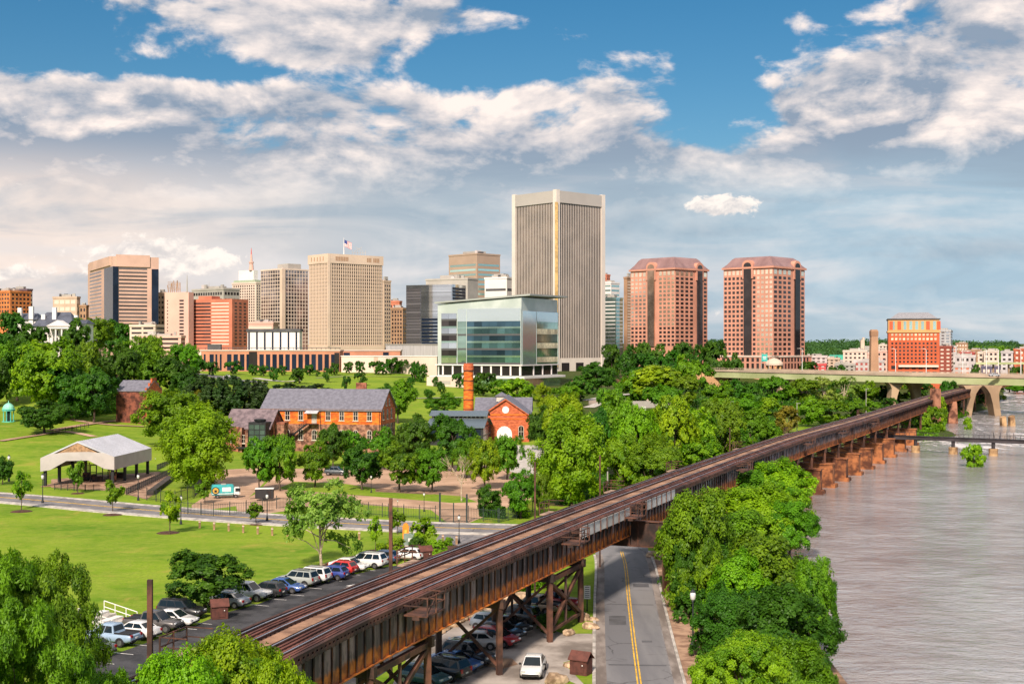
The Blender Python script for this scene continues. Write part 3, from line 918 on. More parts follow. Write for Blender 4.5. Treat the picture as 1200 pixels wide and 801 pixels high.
def vpier(px, D, zb, dirx=Vector((1, 0, 0))):
    c = bp(px, D, zb)
    for sgn in (-1, 1):
        rings = []
        for t, w in ((0, 1.25), (0.5, 1.3), (0.78, 1.7), (0.92, 2.7), (1, 3.7)):
            zc = zb + (BZ - 3.45 - zb) * t
            xo = sgn * (6.2 - 2.2 * t)
            rings.append([Vector((c.x + xo + a * w, c.y + 3 + b * 6.5, zc)) for a, b in ((-1, -.5), (1, -.5), (1, .5), (-1, .5))])
        MB().loft(rings).build('pier_leg', M_BCONC, rb)
vpier(1152, 503, -4)
vpier(1062, 545, -1)
vpier(930, 598, 1)
ab = bp(842, 636, 0)
MB().box((ab.x - 4, ab.y + 4, 6.5), (18, 10, 13), 0.0).build('abutment', pm('abutment_tan', (0.46, 0.27, 0.13), 0.85, var=.15, scale=.1, world=True), rb)
MB().box((ab.x + 7.5, ab.y + 2, 10.5), (3.0, 12, 3.0)).build('abutment_cap', M_BCONC, rb)

M_PIPE = pm('pipe_steel', (0.035, 0.028, 0.032), 0.7, var=0.4, scale=0.3, world=True)
pb = thing('pipe_bridge', 'low dark pipe walkway crossing the river on short stone piers', 'footbridge', (0, 0, 0))
pa, pz = G(1020, 511, 2.2), G(1290, 521, 2.2)
MB().bar(pa, pz, 1.3, 0.9).build('pipe', M_PIPE, pb)
MB().bar(pa + Vector((0, 0, .5)), pz + Vector((0, 0, .5)), 1.8, 0.1).build('walkway', M_PIPE, pb)
mb = MB()
for i in range(46):
    q = pa.lerp(pz, i / 45); mb.bar(q + Vector((0, -.8, .5)), q + Vector((0, -.8, 1.45)), 0.08, 0.08)
mb.bar(pa + Vector((0, -.8, 1.45)), pz + Vector((0, -.8, 1.45)), .08, .08).build('railing', M_PIPE, pb)
mb = MB()
q = pa.lerp(pz, .55)
for i in range(4):
    r_ = q + (pz - pa).normalized() * (i * 1.6); mb.bar(r_ + Vector((0, -1, .5)), r_ + Vector((0, -1, 2.2)), .12, .12)
mb.build('gate', M_PIPE, pb)
for px in (1073, 1117, 1164, 1240):
    t = (px - 1020) / 270.0
    q = pa.lerp(pz, t)
    # solve the foot on the pipe line that shows at this pixel
    for _ in range(20):
        t += (px - (600 + q.x / q.y * FPX)) / 900.0; q = pa.lerp(pz, t)
    MB().lathe((q.x, q.y, 0), [(1.15, -4), (1.1, -0.2), (1.15, -0.15), (1.15, 0.25)], 12).build('pier', M_PIER2, pb)
    MB().bar((q.x, q.y, 0.2), (q.x, q.y, 1.8), 0.7, 0.7).build('column', M_PIPE, pb)
def old_pier(px, py, w, d, top_py, label, mat, tilt=0):
    p = G(px, py, WATER_Z); h = Zat(top_py, p.y)
    rings = []
    n = 4
    for t, k in ((0, 1.12), (0.5, 1.03), (0.92, 1.0), (1, 0.94)):
        z = -4 + (h + 4) * t
        rings.append([Vector((p.x + a * w * k / 2 + (0.15 * math.sin(9 * t + a * 2)), p.y + d / 2 + b * d * k / 2, z + (0.25 * math.sin(a * 5 + b * 3) if t == 1 else 0))) for a, b in ((-1, -1), (1, -1), (1, 1), (-1, 1))])
    o = MB().loft(rings).build('stone_pier', mat, None, off=Vector((p.x, p.y, 0)), bevel=0.1)
    o.location = (p.x, p.y, 0)
    return tag(o, label, 'bridge pier')
M_OLD = pm('old_brick_pier', (0.20, 0.075, 0.045), 0.9, var=0.5, scale=0.5, c2=(0.38, 0.17, 0.10), world=True, bump=.8, bscale=2.0)
old_pier(1117, 496, 11.0 * .28, 4, 471, 'tall crumbling red stone pier left standing in the rapids', M_OLD)
old_pier(1177, 499, 1.6, 2.4, 488, 'short tan stone pier stub in the river, the left one of two', M_PIER2)
old_pier(1187, 499, 1.7, 2.4, 487, 'short tan stone pier stub in the river, the right one of two', M_PIER2)
p = vpt(s_at_y(404), VW + 0.4)
o = MB().box((0, 0, 5.2), (2.3, 2.6, 14.6), 0.3).build('stone_tower', M_OLD, None, bevel=.1); o.location = (p.x, p.y, 0)
tag(o, 'square red stone pier rising beside the far tracks', 'bridge pier')

# ------------------------------------------------------------------ buildings: helpers
UNIT = {}
def unit_cube(mat):
    if mat.name not in UNIT:
        me = bpy.data.meshes.new('pane')
        me.from_pydata([(x, y, z) for z in (-.5, .5) for y in (-.5, .5) for x in (-.5, .5)], [], [(0, 2, 3, 1), (4, 5, 7, 6), (0, 1, 5, 4), (1, 3, 7, 5), (3, 2, 6, 7), (2, 0, 4, 6)])
        me.materials.append(mat)
        UNIT[mat.name] = me
    return UNIT[mat.name]
class Face:
    def __init__(s, o, u, n, L):
        s.o, s.u, s.n, s.L = Vector(o), Vector(u), Vector(n), L
        s.rz = math.atan2(s.u.y, s.u.x)
    def pt(s, a, z, out=0.0):
        q = s.o + s.u * a + s.n * out
        return Vector((q.x, q.y, z))
    def box(s, mb, a0, a1, z0, z1, out=0.1, depth=0.3):
        return mb.par(s.pt(a0, z0, out), s.u * (a1 - a0), -s.n * (out + depth), Vector((0, 0, z1 - z0)))
def panes(root, name, mat, specs, limit=100, depth=0.3):
    """each pane an object sharing one mesh; past the limit the smallest-looking go in one part"""
    off = ORG.get(root.name, Vector((0, 0, 0)))
    specs = sorted(specs, key=lambda q: q[0].pt((q[1] + q[2]) / 2, q[3]).y / max(0.01, (q[2] - q[1]) * (q[4] - q[3])) ** .5)
    first, rest = specs[:limit], specs[limit:]
    if len(specs) <= limit + 6 and limit >= 100: first, rest = specs[:100], specs[100:]
    for (f, a0, a1, z0, z1, out) in first:
        ob = bpy.data.objects.new(name, unit_cube(mat)); COL.objects.link(ob); ob.parent = root
        c = f.pt((a0 + a1) / 2, (z0 + z1) / 2, out - depth / 2)
        ob.location = c - off
        ob.rotation_euler = (0, 0, f.rz)
        ob.scale = (a1 - a0, depth, z1 - z0)
        ORG[ob.name] = off
    if rest:
        mb = MB()
        for (f, a0, a1, z0, z1, out) in rest:
            f.box(mb, a0, a1, z0, z1, out, depth - out)
        tag(mb.build(name, mat, root), kind='stuff')
def grid(f, nx, nz, a0, a1, z0, z1, fx=0.6, fz=0.6, out=0.06, skip=None):
    r = []
    dx, dz = (a1 - a0) / nx, (z1 - z0) / nz
    for k in range(nz):
        for i in range(nx):
            if skip and skip(i, k): continue
            ca, cz = a0 + dx * (i + .5), z0 + dz * (k + .5)
            r.append((f, ca - dx * fx / 2, ca + dx * fx / 2, cz - dz * fz / 2, cz + dz * fz / 2, out))
    return r
class Bld:
    """box building seen corner on: px of its left edge, near corner, right edge; depth of the near corner; plan angle"""
    def __init__(s, name, label, cat_, x0, x1, x2, D, th, ytop, zb=None, ybase=None, group=None, maxd=60):
        th = R(th); ct, st = math.cos(th), math.sin(th)
        u0, u1, u2 = (x0 - 600) / FPX, (x1 - 600) / FPX, (x2 - 600) / FPX
        C = Vector((u1 * D, D, 0))
        a = (C.x - u0 * C.y) / (ct + u0 * st)
        b = (u2 * C.y - C.x) / max(1e-3, (st - u2 * ct))
        s.a, s.b = min(max(a, 3), 120), min(max(b, 3), maxd)
        s.Ld, s.Rd = Vector((-ct, st, 0)), Vector((st, ct, 0))
        s.C = C
        s.pl = C + s.Ld * s.a; s.pr = C + s.Rd * s.b; s.pk = s.pl + s.Rd * s.b
        tzs = [tz(p.x, p.y) for p in (C, s.pl, s.pr, s.pk)]
        s.z0 = zb if zb is not None else (Zat(ybase, D) if ybase else min(tzs) - 0.5)
        s.zg = min(min(tzs) - 0.5, s.z0)
        s.z1 = Zat(ytop, D)
        s.fl = Face(s.pl, -s.Ld, -s.Rd, s.a)
        s.fr = Face(C, s.Rd, -s.Ld, s.b)
        s.root = thing(name, label, cat_, (C.x, C.y, s.zg), group)
        s.D = D
    def z(s, py): return Zat(py, s.D)
    def foot(s, g=0.0):
        return [s.C - s.Ld * g - s.Rd * g, s.pr - s.Ld * g + s.Rd * g, s.pk + s.Ld * g + s.Rd * g, s.pl + s.Ld * g - s.Rd * g]
    def body(s, name, mat, z0=None, z1=None, g=0.0, bevel=0):
        return MB().prism(s.foot(g), s.zg if z0 is None else z0, s.z1 if z1 is None else z1).build(name, mat, s.root, bevel=bevel)
    def both(s): return (s.fl, s.fr)
    def roofbox(s, name, mat, fa, fb, la, lb, h, z=None):
        """a block on the roof: centre (fa, fb) and size (la, lb) as shares of the plan"""
        c = s.C + s.Ld * s.a * fa + s.Rd * s.b * fb
        z = s.z1 if z is None else z
        la, lb = s.a * la, s.b * lb
        o = c - s.Ld * la / 2 - s.Rd * lb / 2; o.z = z + 0.003
        return MB().par(o, s.Ld * la, s.Rd * lb, Vector((0, 0, h))).build(name, mat, s.root)
def mast(root, p, z0, z1, r, mat, name='antenna'):
    return MB().tube([(p.x, p.y, z0), (p.x, p.y, (z0 + z1) / 2), (p.x, p.y, z1)], [r, r * .7, r * .3], 6).build(name, mat, root)

C_TAN = pm('stone_tan', (0.50, 0.375, 0.285), 0.8, var=0.08, scale=0.05)
C_TANL = pm('stone_tan_light', (0.61, 0.475, 0.375), 0.8, var=0.08, scale=0.05)
C_PINKG = pm('granite_pink', (0.60, 0.39, 0.31), 0.65, var=0.08, scale=0.05)
C_PINKB = pm('brick_pink', (0.56, 0.265, 0.185), 0.75, var=0.10, scale=0.08)
C_TOWN = pm('town_white', (0.50, 0.46, 0.45), 0.8, var=0.15, scale=0.1)
C_WHITE = pm('panel_white', (0.74, 0.70, 0.68), 0.7, var=0.06, scale=0.05)
C_CREAM = pm('panel_cream', (0.66, 0.53, 0.445), 0.75, var=0.08, scale=0.06)
C_GREY = pm('concrete_grey', (0.36, 0.34, 0.31), 0.8, var=0.1, scale=0.08)
C_DGREY = pm('metal_dark', (0.07, 0.07, 0.075), 0.6, var=0.2, scale=0.2)
C_ORNG = pm('brick_orange', (0.50, 0.155, 0.045), 0.8, var=0.14, scale=0.3, c2=(0.60, 0.21, 0.065))
C_RED = pm('brick_red', (0.36, 0.085, 0.042), 0.85, var=0.25, scale=0.35, c2=(0.47, 0.13, 0.06))
C_SALM = pm('brick_salmon', (0.52, 0.17, 0.10), 0.8, var=0.12, scale=0.1)
C_PALEPINK = pm('panel_palepink', (0.66, 0.41, 0.34), 0.8, var=0.06, scale=0.05)
C_BROWN = pm('stone_brown', (0.34, 0.20, 0.12), 0.8, var=0.12, scale=0.1)
G_DARK = glass('glass_dark', (0.034, 0.029, 0.031), 0.10, 0.25, rnd=.65)
G_BRONZE = glass('glass_bronze', (0.42, 0.30, 0.22), 0.12, 0.85)
G_SKY = glass('glass_sky', (0.55, 0.60, 0.66), 0.06, 0.9, var=.15)
G_TEAL = glass('glass_teal', (0.42, 0.62, 0.58), 0.1, 0.85)
G_BLUE = glass('glass_blue', (0.012, 0.020, 0.040), 0.2, 0.1, spec=.22)
G_WARMREFL = glass('glass_warm_reflection', (0.98, 0.74, 0.58), 0.10, 0.85, rnd=0.12)  # warm sky reflection put into the pane colour
G_GREEN = glass('glass_green', (0.34, 0.48, 0.42), 0.07, 0.85)
G_LAMPLIT = pm('window_cream', (0.62, 0.55, 0.38), 0.4, var=0.2, scale=2, rnd=0.3)

# --- tall marble tower with gold corner strip
b = Bld('office_tower', 'tallest tower, pale vertical fins over dark glass with gold strip on its corner', 'tower', 602, 652, 707, 850, 47, 222, ybase=437)
b.body('glazing', pm('tower_glazing', (0.085, 0.062, 0.050), 0.2, 0.5, var=0.35, scale=0.06, c2=(0.19, 0.145, 0.115)), z0=b.z0, z1=b.z1 - 1)
C_MARB = pm('marble_white', (0.66, 0.60, 0.54), 0.55, var=0.05, scale=0.05)
C_FIN = pm('fin_marble', (0.55, 0.49, 0.445), 0.55, var=0.05, scale=0.05)
C_BAND = pm('band_grey', (0.42, 0.39, 0.36), 0.6, var=0.05, scale=0.03)
zt = b.z(237)
for f in b.both():
    mb = MB(); f.box(mb, 2.6, f.L - 2.6, zt, b.z1 - .6, 0.9, 0.5); mb.build('parapet_band', C_BAND, b.root)
    mb = MB(); f.box(mb, 0.0, f.L, b.z(440), b.z(419.5), 0.35, 0.5); mb.build('base_wall', C_MARB, b.root)
    for a0, a1 in ((-0.9, 2.4), (f.L - 2.4, f.L + 0.9)):
        mb = MB(); f.box(mb, a0, a1, b.z0, b.z1, 0.95 if a0 < 1 else 1.0, 1.5); mb.build('corner_column', C_MARB, b.root)
    n = 24 if f is b.fl else 25
    specs = []
    for i in range(n):
        a = 2.4 + (f.L - 4.8) * (i + .5) / n
        specs.append((f, a - .22, a + .22, b.z(425), zt, 0.22))
    panes(b.root, 'fin', C_FIN, specs, depth=.5)
    panes(b.root, 'doorway', G_DARK, [(f, f.L * t, f.L * (t + .16), b.z(437), b.z(425), .5) for t in (.10, .40, .70)], depth=.3)
gc = b.C
MB().box((gc.x, gc.y - 1.25, (b.z(237) + b.z(430)) / 2), (2.0, 1.6, b.z(237) - b.z(430))).build('corner_strip', pm('gold_panel', (0.60, 0.39, 0.15), 0.35, 0.4, var=0.25, scale=.25), b.root)

# --- tan tower with flag
b = Bld('office_tower', 'broad tan tower with close vertical fins and a flag on its roof', 'tower', 362, 385, 448, 750, 49, 297, ybase=412)
b.body('glazing', pm('tan_glazing', (0.10, 0.075, 0.055), 0.2, 0.4, var=0.4, scale=0.1, c2=(0.20, 0.15, 0.10)), z0=b.z0, z1=b.z1 - 1)
zt = b.z(308)
b.body('crown', C_TANL, z0=zt, z1=b.z1, g=0.5)
b.body('base_wall', C_TANL, z1=b.z(405), g=0.45)
for f, n in ((b.fl, 13), (b.fr, 25)):
    panes(b.root, 'fin', C_TANL, [(f, f.L * (i + .18) / n, f.L * (i + .74 if f is b.fl else i + .56) / n, b.z(406), zt + .2, 0.22) for i in range(n)], depth=.5)
    panes(b.root, 'spandrel', C_TAN, [(f, 0, f.L, b.z(405) + (zt - b.z(405)) * k / 23 , b.z(405) + (zt - b.z(405)) * (k + .26) / 23, 0.06) for k in range(23)], depth=.4)
    panes(b.root, 'roof_vent', C_BROWN, [(f, f.L * t, f.L * t + .8, b.z(305), b.z(300), .55) for t in ((.15, .3, .45, .6, .75) if f is b.fl else (.12, .15, .18, .21, .24, .27, .3, .33, .7, .73, .76, .82, .85, .88, .91))], depth=.2)
mb = MB(); b.fl.box(mb, b.fl.L - .1, b.fl.L + .6, b.z(406), b.z1, .7, 1.0); mb.build('corner_column', C_TANL, b.root)
fp = b.C + b.Ld * 2 + b.Rd * 12
mast(b.root, fp, b.z1, b.z(277), 0.3, C_WHITE, 'flagpole')
mb = MB()
gx = b.C + b.Ld * 8 + b.Rd * 22
for i in range(6): mb.bar((gx.x + i * 1.6, gx.y, b.z1), (gx.x + i * 1.6, gx.y, b.z1 + 3.2), .2, .2)
mb.bar((gx.x, gx.y, b.z1 + 2), (gx.x + 8, gx.y, b.z1 + 2), .2, .2).bar((gx.x + 2, gx.y, b.z1 + 3.2), (gx.x + 6, gx.y, b.z1 + 5.2), .2, .2).bar((gx.x + 6, gx.y, b.z1 + 3.2), (gx.x + 2, gx.y, b.z1 + 5.2), .2, .2)
mb.build('roof_antennas', C_GREY, b.root)
# the flag itself: thirteen stripes and a blue canton, waving
flag = thing('flag', 'stars and stripes flag flying above the tan tower', 'flag', (fp.x, fp.y, b.z(287)))
FR_, FW_, FB_ = pm('flag_red', (0.55, 0.04, 0.05)), pm('flag_white', (0.8, 0.8, 0.8)), pm('flag_blue', (0.03, 0.05, 0.22))
def fpt(u, v): return Vector((fp.x + .35 + u * 4.2, fp.y - .4 * math.sin(u * 6), b.z(287) + 3.9 * v - 2.0 * u))
for colm, sel in ((FR_, 0), (FW_, 1)):
    mb = MB()
    for k in range(13):
        if k % 2 != sel: continue
        for j in range(8):
            u0, u1 = j / 8, (j + 1) / 8
            mb.loft([[fpt(u0, k / 13), fpt(u0, k / 13) + Vector((0, .05, 0)), fpt(u0, (k + 1) / 13) + Vector((0, .05, 0)), fpt(u0, (k + 1) / 13)],
                     [fpt(u1, k / 13), fpt(u1, k / 13) + Vector((0, .05, 0)), fpt(u1, (k + 1) / 13) + Vector((0, .05, 0)), fpt(u1, (k + 1) / 13)]])
    mb.build('stripe_cloth', colm, flag)
mb = MB()
for j in range(4):
    u0, u1 = j / 10, (j + 1) / 10; d = Vector((0, -.06, 0))
    mb.loft([[fpt(u0, .46) + d, fpt(u0, .46) + d * .3, fpt(u0, 1) + d * .3, fpt(u0, 1) + d], [fpt(u1, .46) + d, fpt(u1, .46) + d * .3, fpt(u1, 1) + d * .3, fpt(u1, 1) + d]])
mb.build('canton', FB_, flag)

# --- twin pink brick towers with copper mansards
M_COPPER = pm('copper_roof', (0.27, 0.155, 0.15), 0.45, 0.25, var=0.12, scale=0.06, c2=(0.36, 0.22, 0.21), stretch=(1, 1, .1))
def twin(label, x0, x1, x2, D, th, eave, rtop, ybase, arch_l, arch_r, dim):
    b = Bld('brick_tower', label, 'tower', x0, x1, x2, D, th, eave, ybase=ybase, maxd=45)
    ch = 3.5
    b.body('wall', C_PINKB)
    b.body('cornice', C_PINKB, z0=b.z1 + .003, z1=b.z1 + 1.1, g=0.9)
    zr = b.z(rtop)
    rings = []
    for z, g in ((b.z1 + 1.103, 0.6), (b.z1 + (zr - b.z1) * .45, -1.6), (b.z1 + (zr - b.z1) * .85, -3.6), (zr, -5.0)):
        rings.append([Vector((p.x, p.y, z)) for p in b.foot(g)])
    MB().loft(rings).build('roof', M_COPPER, b.root)
    zb, zt = b.z(ybase - 4 if ybase < 420 else 417), b.z1 - 4.2
    nz = dim[2]
    lit, dk = [], []
    for f, n, arch in ((b.fl, dim[0], arch_l), (b.fr, dim[1], arch_r)):
        for i in range(n):
            a0, a1 = f.L * (i + .2) / n, f.L * (i + .8) / n
            if any(a0 < f.L * (t + .085) and a1 > f.L * (t - .085) for t in arch): continue
            for k in range(nz):
                z0 = zb + (zt - zb) * (k + .2) / nz; z1 = zb + (zt - zb) * (k + .78) / nz
                (lit if (f is b.fl and (dim[3] and k > 4 or not dim[3] and i > 7)) else dk).append((f, a0, a1, z0, z1, .07))  # left-face panes take the painted sky reflection, the rest stay dark
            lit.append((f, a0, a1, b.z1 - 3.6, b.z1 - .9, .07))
        for t in arch:
            w = f.L * .075
            ac = f.L * t
            z_ = b.z1 - 0.5 + 3.6
            mb = MB(); f.box(mb, ac - w - 1.2, ac + w + 1.2, b.z1 - 6, z_ - .9, .7, 3.2)
            pts = [(ac + (w + 1.2) * math.cos(q), z_ - .9 + (w + 1.2) * .8 * math.sin(q)) for q in np.linspace(0, PI, 13)]
            mb.loft([[f.pt(a, z, .7) for a, z in pts], [f.pt(a, z, -3.5) for a, z in pts]])
            mb.build('arch_gable', C_PINKB, b.root, smooth=False)
            pts = [(ac + w, zb)] + [(ac + w * math.cos(q), z_ - 1.4 + w * .8 * math.sin(q)) for q in np.linspace(0, PI, 13)] + [(ac - w, zb)]
            MB().loft([[f.pt(a, z, .85) for a, z in pts], [f.pt(a, z, -.2) for a, z in pts]]).build('arch_window', G_BRONZE if (f is b.fl and dim[3]) else G_DARK, b.root)
    panes(b.root, 'window', G_WARMREFL, [q for q in lit], limit=60)
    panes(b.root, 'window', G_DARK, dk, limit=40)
    return b
twin('pink brick tower with copper mansard roof, the one nearer the tallest tower', 739, 791, 829, 790, 46, 315.5, 300, 410, [.48], [.74], (11, 7, 17, True))
b = twin('pink brick tower with copper mansard roof and arcaded base near the bridge', 848, 906, 943, 760, 43, 313.5, 299, 433, [.50], [.74], (12, 7, 17, False))
pz0, pz1 = b.z(434), b.z(417)
b.body('podium', C_PINKB, z1=pz1, g=3.0)
for f in b.both():
    n = 10
    fo = Face(f.o + f.n * 3.0, f.u, f.n, f.L)
    panes(b.root, 'podium_window', G_DARK, [(fo, f.L * (i + .25) / n, f.L * (i + .75) / n, z0, z1, .06) for i in range(n) for z0, z1 in ((pz0 + 1, pz0 + 4.2), (pz0 + 5.2, pz0 + 7.4))])
    mb = MB(); f.box(mb, -3.4, f.L + 3.4, pz1 - .7, pz1 + .3, 3.4, .6); mb.build('podium_cornice', C_CREAM, b.root)

# --- glass office with slanting roof
b = Bld('glass_office', 'greenish glass office block with slanting roof behind the brick smokestack', 'office building', 513, 611, 659, 600, 27, 347, ybase=441, maxd=40)
G_PALE = pm('glass_frosted', (0.54, 0.62, 0.585), 0.25, 0.25, var=0.12, scale=0.05, c2=(0.66, 0.72, 0.69))
G_WSKY = pm('glass_whitesky', (0.70, 0.80, 0.82), 0.10, 0.8, var=0.06, scale=0.1)
z_top = b.z1
wl = MB()
zl = b.z(354)
foot = b.foot(0)
wl.loft([[Vector((p.x, p.y, b.z(441))) for p in foot], [Vector((foot[0].x, foot[0].y, z_top - .5)), Vector((foot[1].x, foot[1].y, z_top - .5)), Vector((foot[2].x, foot[2].y, zl - .5)), Vector((foot[3].x, foot[3].y, zl - .5))]])
wl.build('wall', G_PALE, b.root)
f2 = b.foot(1.2); e = [z_top + .25, z_top + .6, zl + .6, zl]
f2[0] = b.C - b.Ld * 1.0 - b.Rd * 1.0; f2[1] = b.pr - b.Ld * 5.0 + b.Rd * 1
f2[0] = f2[0] - b.Ld * 4.0
rr = [[Vector((p.x, p.y, z)) for p, z in zip(f2, e)], [Vector((p.x, p.y, z + .8)) for p, z in zip(f2, e)]]
MB().loft(rr).build('roof', pm('roof_zinc', (0.40, 0.42, 0.40), .5, .3, var=.08, scale=.05), b.root)
f = b.fl; L = f.L
zA, zB = b.z(427), b.z(376)
def strip_floor(fc, a0, a1, nfl, mats, z0, z1, out):
    h = (z1 - z0) / nfl
    npan = max(1, int(round((a1 - a0) / 4.2)))
    w = (a1 - a0) / npan
    for k in range(nfl):
        panes(b.root, 'glazing_panel', mats[k % len(mats)], [(fc, a0 + w * i, a0 + w * (i + 1) - .06, z0 + h * k + h * .26, z0 + h * (k + 1) - .003, out) for i in range(npan)], depth=out + .2)
        panes(b.root, 'spandrel_band', G_GREEN if (k % 2 or fc is b.fr) else C_DGREY, [(fc, a0, a1, z0 + h * k, z0 + h * k + h * .26, out + .02)], depth=out + .2)
strip_floor(f, L * .36, L * .995, 6, [glass('glass_office', (.12, .24, .25), .06, .75, rnd=.5), glass('glass_office_dark', (.05, .10, .14), .06, .65, rnd=.5)], zA, zB, .5)
panes(b.root, 'glazing_band', G_WSKY, [(f, L * .245, L * .995, b.z(376) + .02, b.z(361), .62)], depth=.8)
strip_floor(f, L * .245, L * .355, 6, [G_GREEN], zA, zB, .45)
strip_floor(f, L * .05, L * .235, 7, [G_SKY, G_DARK, G_SKY, G_DARK], b.z(428), b.z(366), .5)
f = b.fr; L = f.L
panes(b.root, 'glazing_band', G_WSKY, [(f, 0.005 * L, L * .37, zA, b.z(364), .62), (f, L * .37, L * .995, b.z(376), b.z(364), .62)], depth=.8)
strip_floor(f, L * .375, L * .99, 6, [G_LAMPLIT, G_GREEN], zA, zB, .5)
G_MULL = pm('mullion', (0.55, 0.62, 0.6), .5, .3)
panes(b.root, 'mullion', G_MULL, [(b.fl, b.fl.L * t, b.fl.L * t + .25, zA, b.z(361), .70) for t in (.245, .357, .997)] + [(b.fr, b.fr.L * t, b.fr.L * t + .22, zA, b.z(364), .70) for t in (.372, .985)], depth=.2)
# white colonnade and glass base
mb = MB(); g1 = b.foot(1.0)
MB().prism(g1, b.z(428.5), b.z(427.2)).build('floor_slab', C_WHITE, b.root)
panes(b.root, 'column', C_WHITE, [(b.fl, b.fl.L * t, b.fl.L * t + .8, b.z(440), b.z(428.5), .5) for t in (.06, .18, .30, .42, .53, .64, .76, .87, .98)] + [(b.fr, b.fr.L * t, b.fr.L * t + .8, b.z(440), b.z(428.5), .5) for t in (.3, .55, .8)], depth=.6)
panes(b.root, 'glazing_band', G_DARK, [(b.fl, b.fl.L * .02, b.fl.L * .99, b.z(440), b.z(429), .2), (b.fr, 0.1, b.fr.L * .98, b.z(440), b.z(429), .2)], depth=.3)
MB().prism(b.foot(3.0), b.z(443.5), b.z(441)).build('terrace_slab', C_WHITE, b.root)
lw = b.foot(1.5)
MB().prism([b.C - b.Rd * 3 - b.Ld * 1.5, b.pr - b.Ld * 1.5, b.pr + b.Ld * 10, b.C + b.Ld * 22 - b.Rd * 3], b.zg, b.z(443.6)).build('lower_glazing', G_TEAL, b.root)

# --- other towers of the skyline
def clutter(b, seed, n=5):
    """plant, ducts and whip aerials on a roof"""
    rng = random.Random(seed); k = min(1.0, b.a / 30)
    for i in range(n):
        fa, fb = rng.uniform(.12, .88), rng.uniform(.12, .6)
        b.roofbox('roof_unit', rng.choice([C_GREY, C_DGREY, C_TOWN]), fa, fb, rng.uniform(.05, .16), rng.uniform(.05, .2), rng.uniform(.8, 2.4) * k + .5, z=b.z1 + .5)
    for i in range(2):
        q = b.C + b.Ld * b.a * rng.uniform(.2, .8) + b.Rd * b.b * rng.uniform(.2, .6)
        mast(b.root, q, b.z1, b.z1 + rng.uniform(3, 7) * k, .16, C_GREY)
def banded(name, label, x0, x1, x2, D, th, ytop, ybase, wall, win, nrow, fz=.5, ncol=None, fx=.62, limit=100, top=0.04, cat_='office building', maxd=60, wall_r=None):
    b = Bld(name, label, cat_, x0, x1, x2, D, th, ytop, ybase=ybase, maxd=maxd)
    b.body('wall', wall)
    z0, z1 = b.z0 + 1, b.z1 - (b.z1 - b.z0) * top
    sp = []
    for f in b.both():
        if f.L < 4: continue
        n = 1 if ncol is None else max(1, int(round(f.L / ncol)))
        sp += grid(f, n, nrow, f.L * .04, f.L * .96, z0, z1, .98 if ncol is None else fx, fz)
    panes(b.root, 'window', win, sp, limit=limit)
    b.roofbox('roof_plant', C_GREY, .5, .5, .45, .45, (b.z1 - b.z0) * .04 + 1.2)
    MB().prism(b.foot(.3), b.z1 - .8, b.z1 + .5).build('parapet', wall, b.root)
    clutter(b, len(label))
    return b
# granite tower with notched dark corners
b = Bld('granite_tower', 'pink granite tower with dark glass notched corners above the white house', 'tower', 103, 133, 186, 880, 62, 300, ybase=408, maxd=45)
b.body('wall', C_PINKG)
for f, a0, a1 in ((b.fl, .08, .55), (b.fr, .12, .74)):
    panes(b.root, 'window_band', glass('glass_granite', (.14, .11, .10), .1, .6, rnd=.5), grid(f, 1, 21, f.L * a0, f.L * a1, b.z(404), b.z(312), 1.0, .46, .08), depth=.4)
mb = MB(); mb.prism([b.C - b.Ld * .5 - b.Rd * .5, b.C + b.Rd * 3.2 - b.Ld * .5, b.C + b.Rd * 3.2 + b.Ld * 2, b.C + b.Ld * b.a * .32 + b.Rd * 2, b.C + b.Ld * b.a * .32 - b.Rd * .5], b.z(404), b.z(312)); mb.build('corner_glazing', G_BLUE, b.root)
mb = MB(); b.fr.box(mb, b.fr.L * .84, b.fr.L * .99, b.z(404), b.z(314), .5, .5); mb.build('corner_glazing', G_BLUE, b.root)
mb = MB(); b.fr.box(mb, b.fr.L * .06, b.fr.L * .80, b.z(312), b.z1 + 1.2, .8, 1.0); b.fl.box(mb, b.fl.L * .1, b.fl.L * .9, b.z(310), b.z1 + .5, .8, 1.0); mb.build('crown', C_PINKG, b.root)
b.roofbox('roof_plant', C_PINKG, .5, .5, .6, .6, 1.6)
# salmon hotel
b = Bld('hotel_block', 'long salmon coloured hotel slab with rows of small windows', 'hotel', 220, 272, 291, 720, 22, 350, ybase=412, maxd=40)
b.body('wall', C_SALM)
f = b.fl
panes(b.root, 'window_band', G_DARK, grid(f, 1, 13, f.L * .03, f.L * .52, b.z(405), b.z(353), 1, .42), depth=.3)
panes(b.root, 'window_band', C_CREAM, grid(f, 1, 13, f.L * .54, f.L * .93, b.z(405), b.z(353), 1, .36), depth=.3)
panes(b.root, 'window', G_DARK, grid(b.fr, 3, 13, b.fr.L * .08, b.fr.L * .92, b.z(405), b.z(353), .5, .5), depth=.3)
b.roofbox('roof_plant', C_SALM, .7, .5, .3, .5, 2)
b = Bld('hotel_wing', 'pale pink blank end wing of the salmon hotel', 'hotel', 193, 221, 227, 722, 22, 342, ybase=410, maxd=30)
b.body('wall', C_PALEPINK)
panes(b.root, 'window', G_DARK, grid(b.fl, 1, 14, b.fl.L * .62, b.fl.L * .8, b.z(405), b.z(350), 1, .5) + grid(b.fl, 1, 14, b.fl.L * .1, b.fl.L * .14, b.z(405), b.z(350), 1, .4), depth=.3)
mb = MB()
q = b.C + b.Ld * 8 + b.Rd * 3
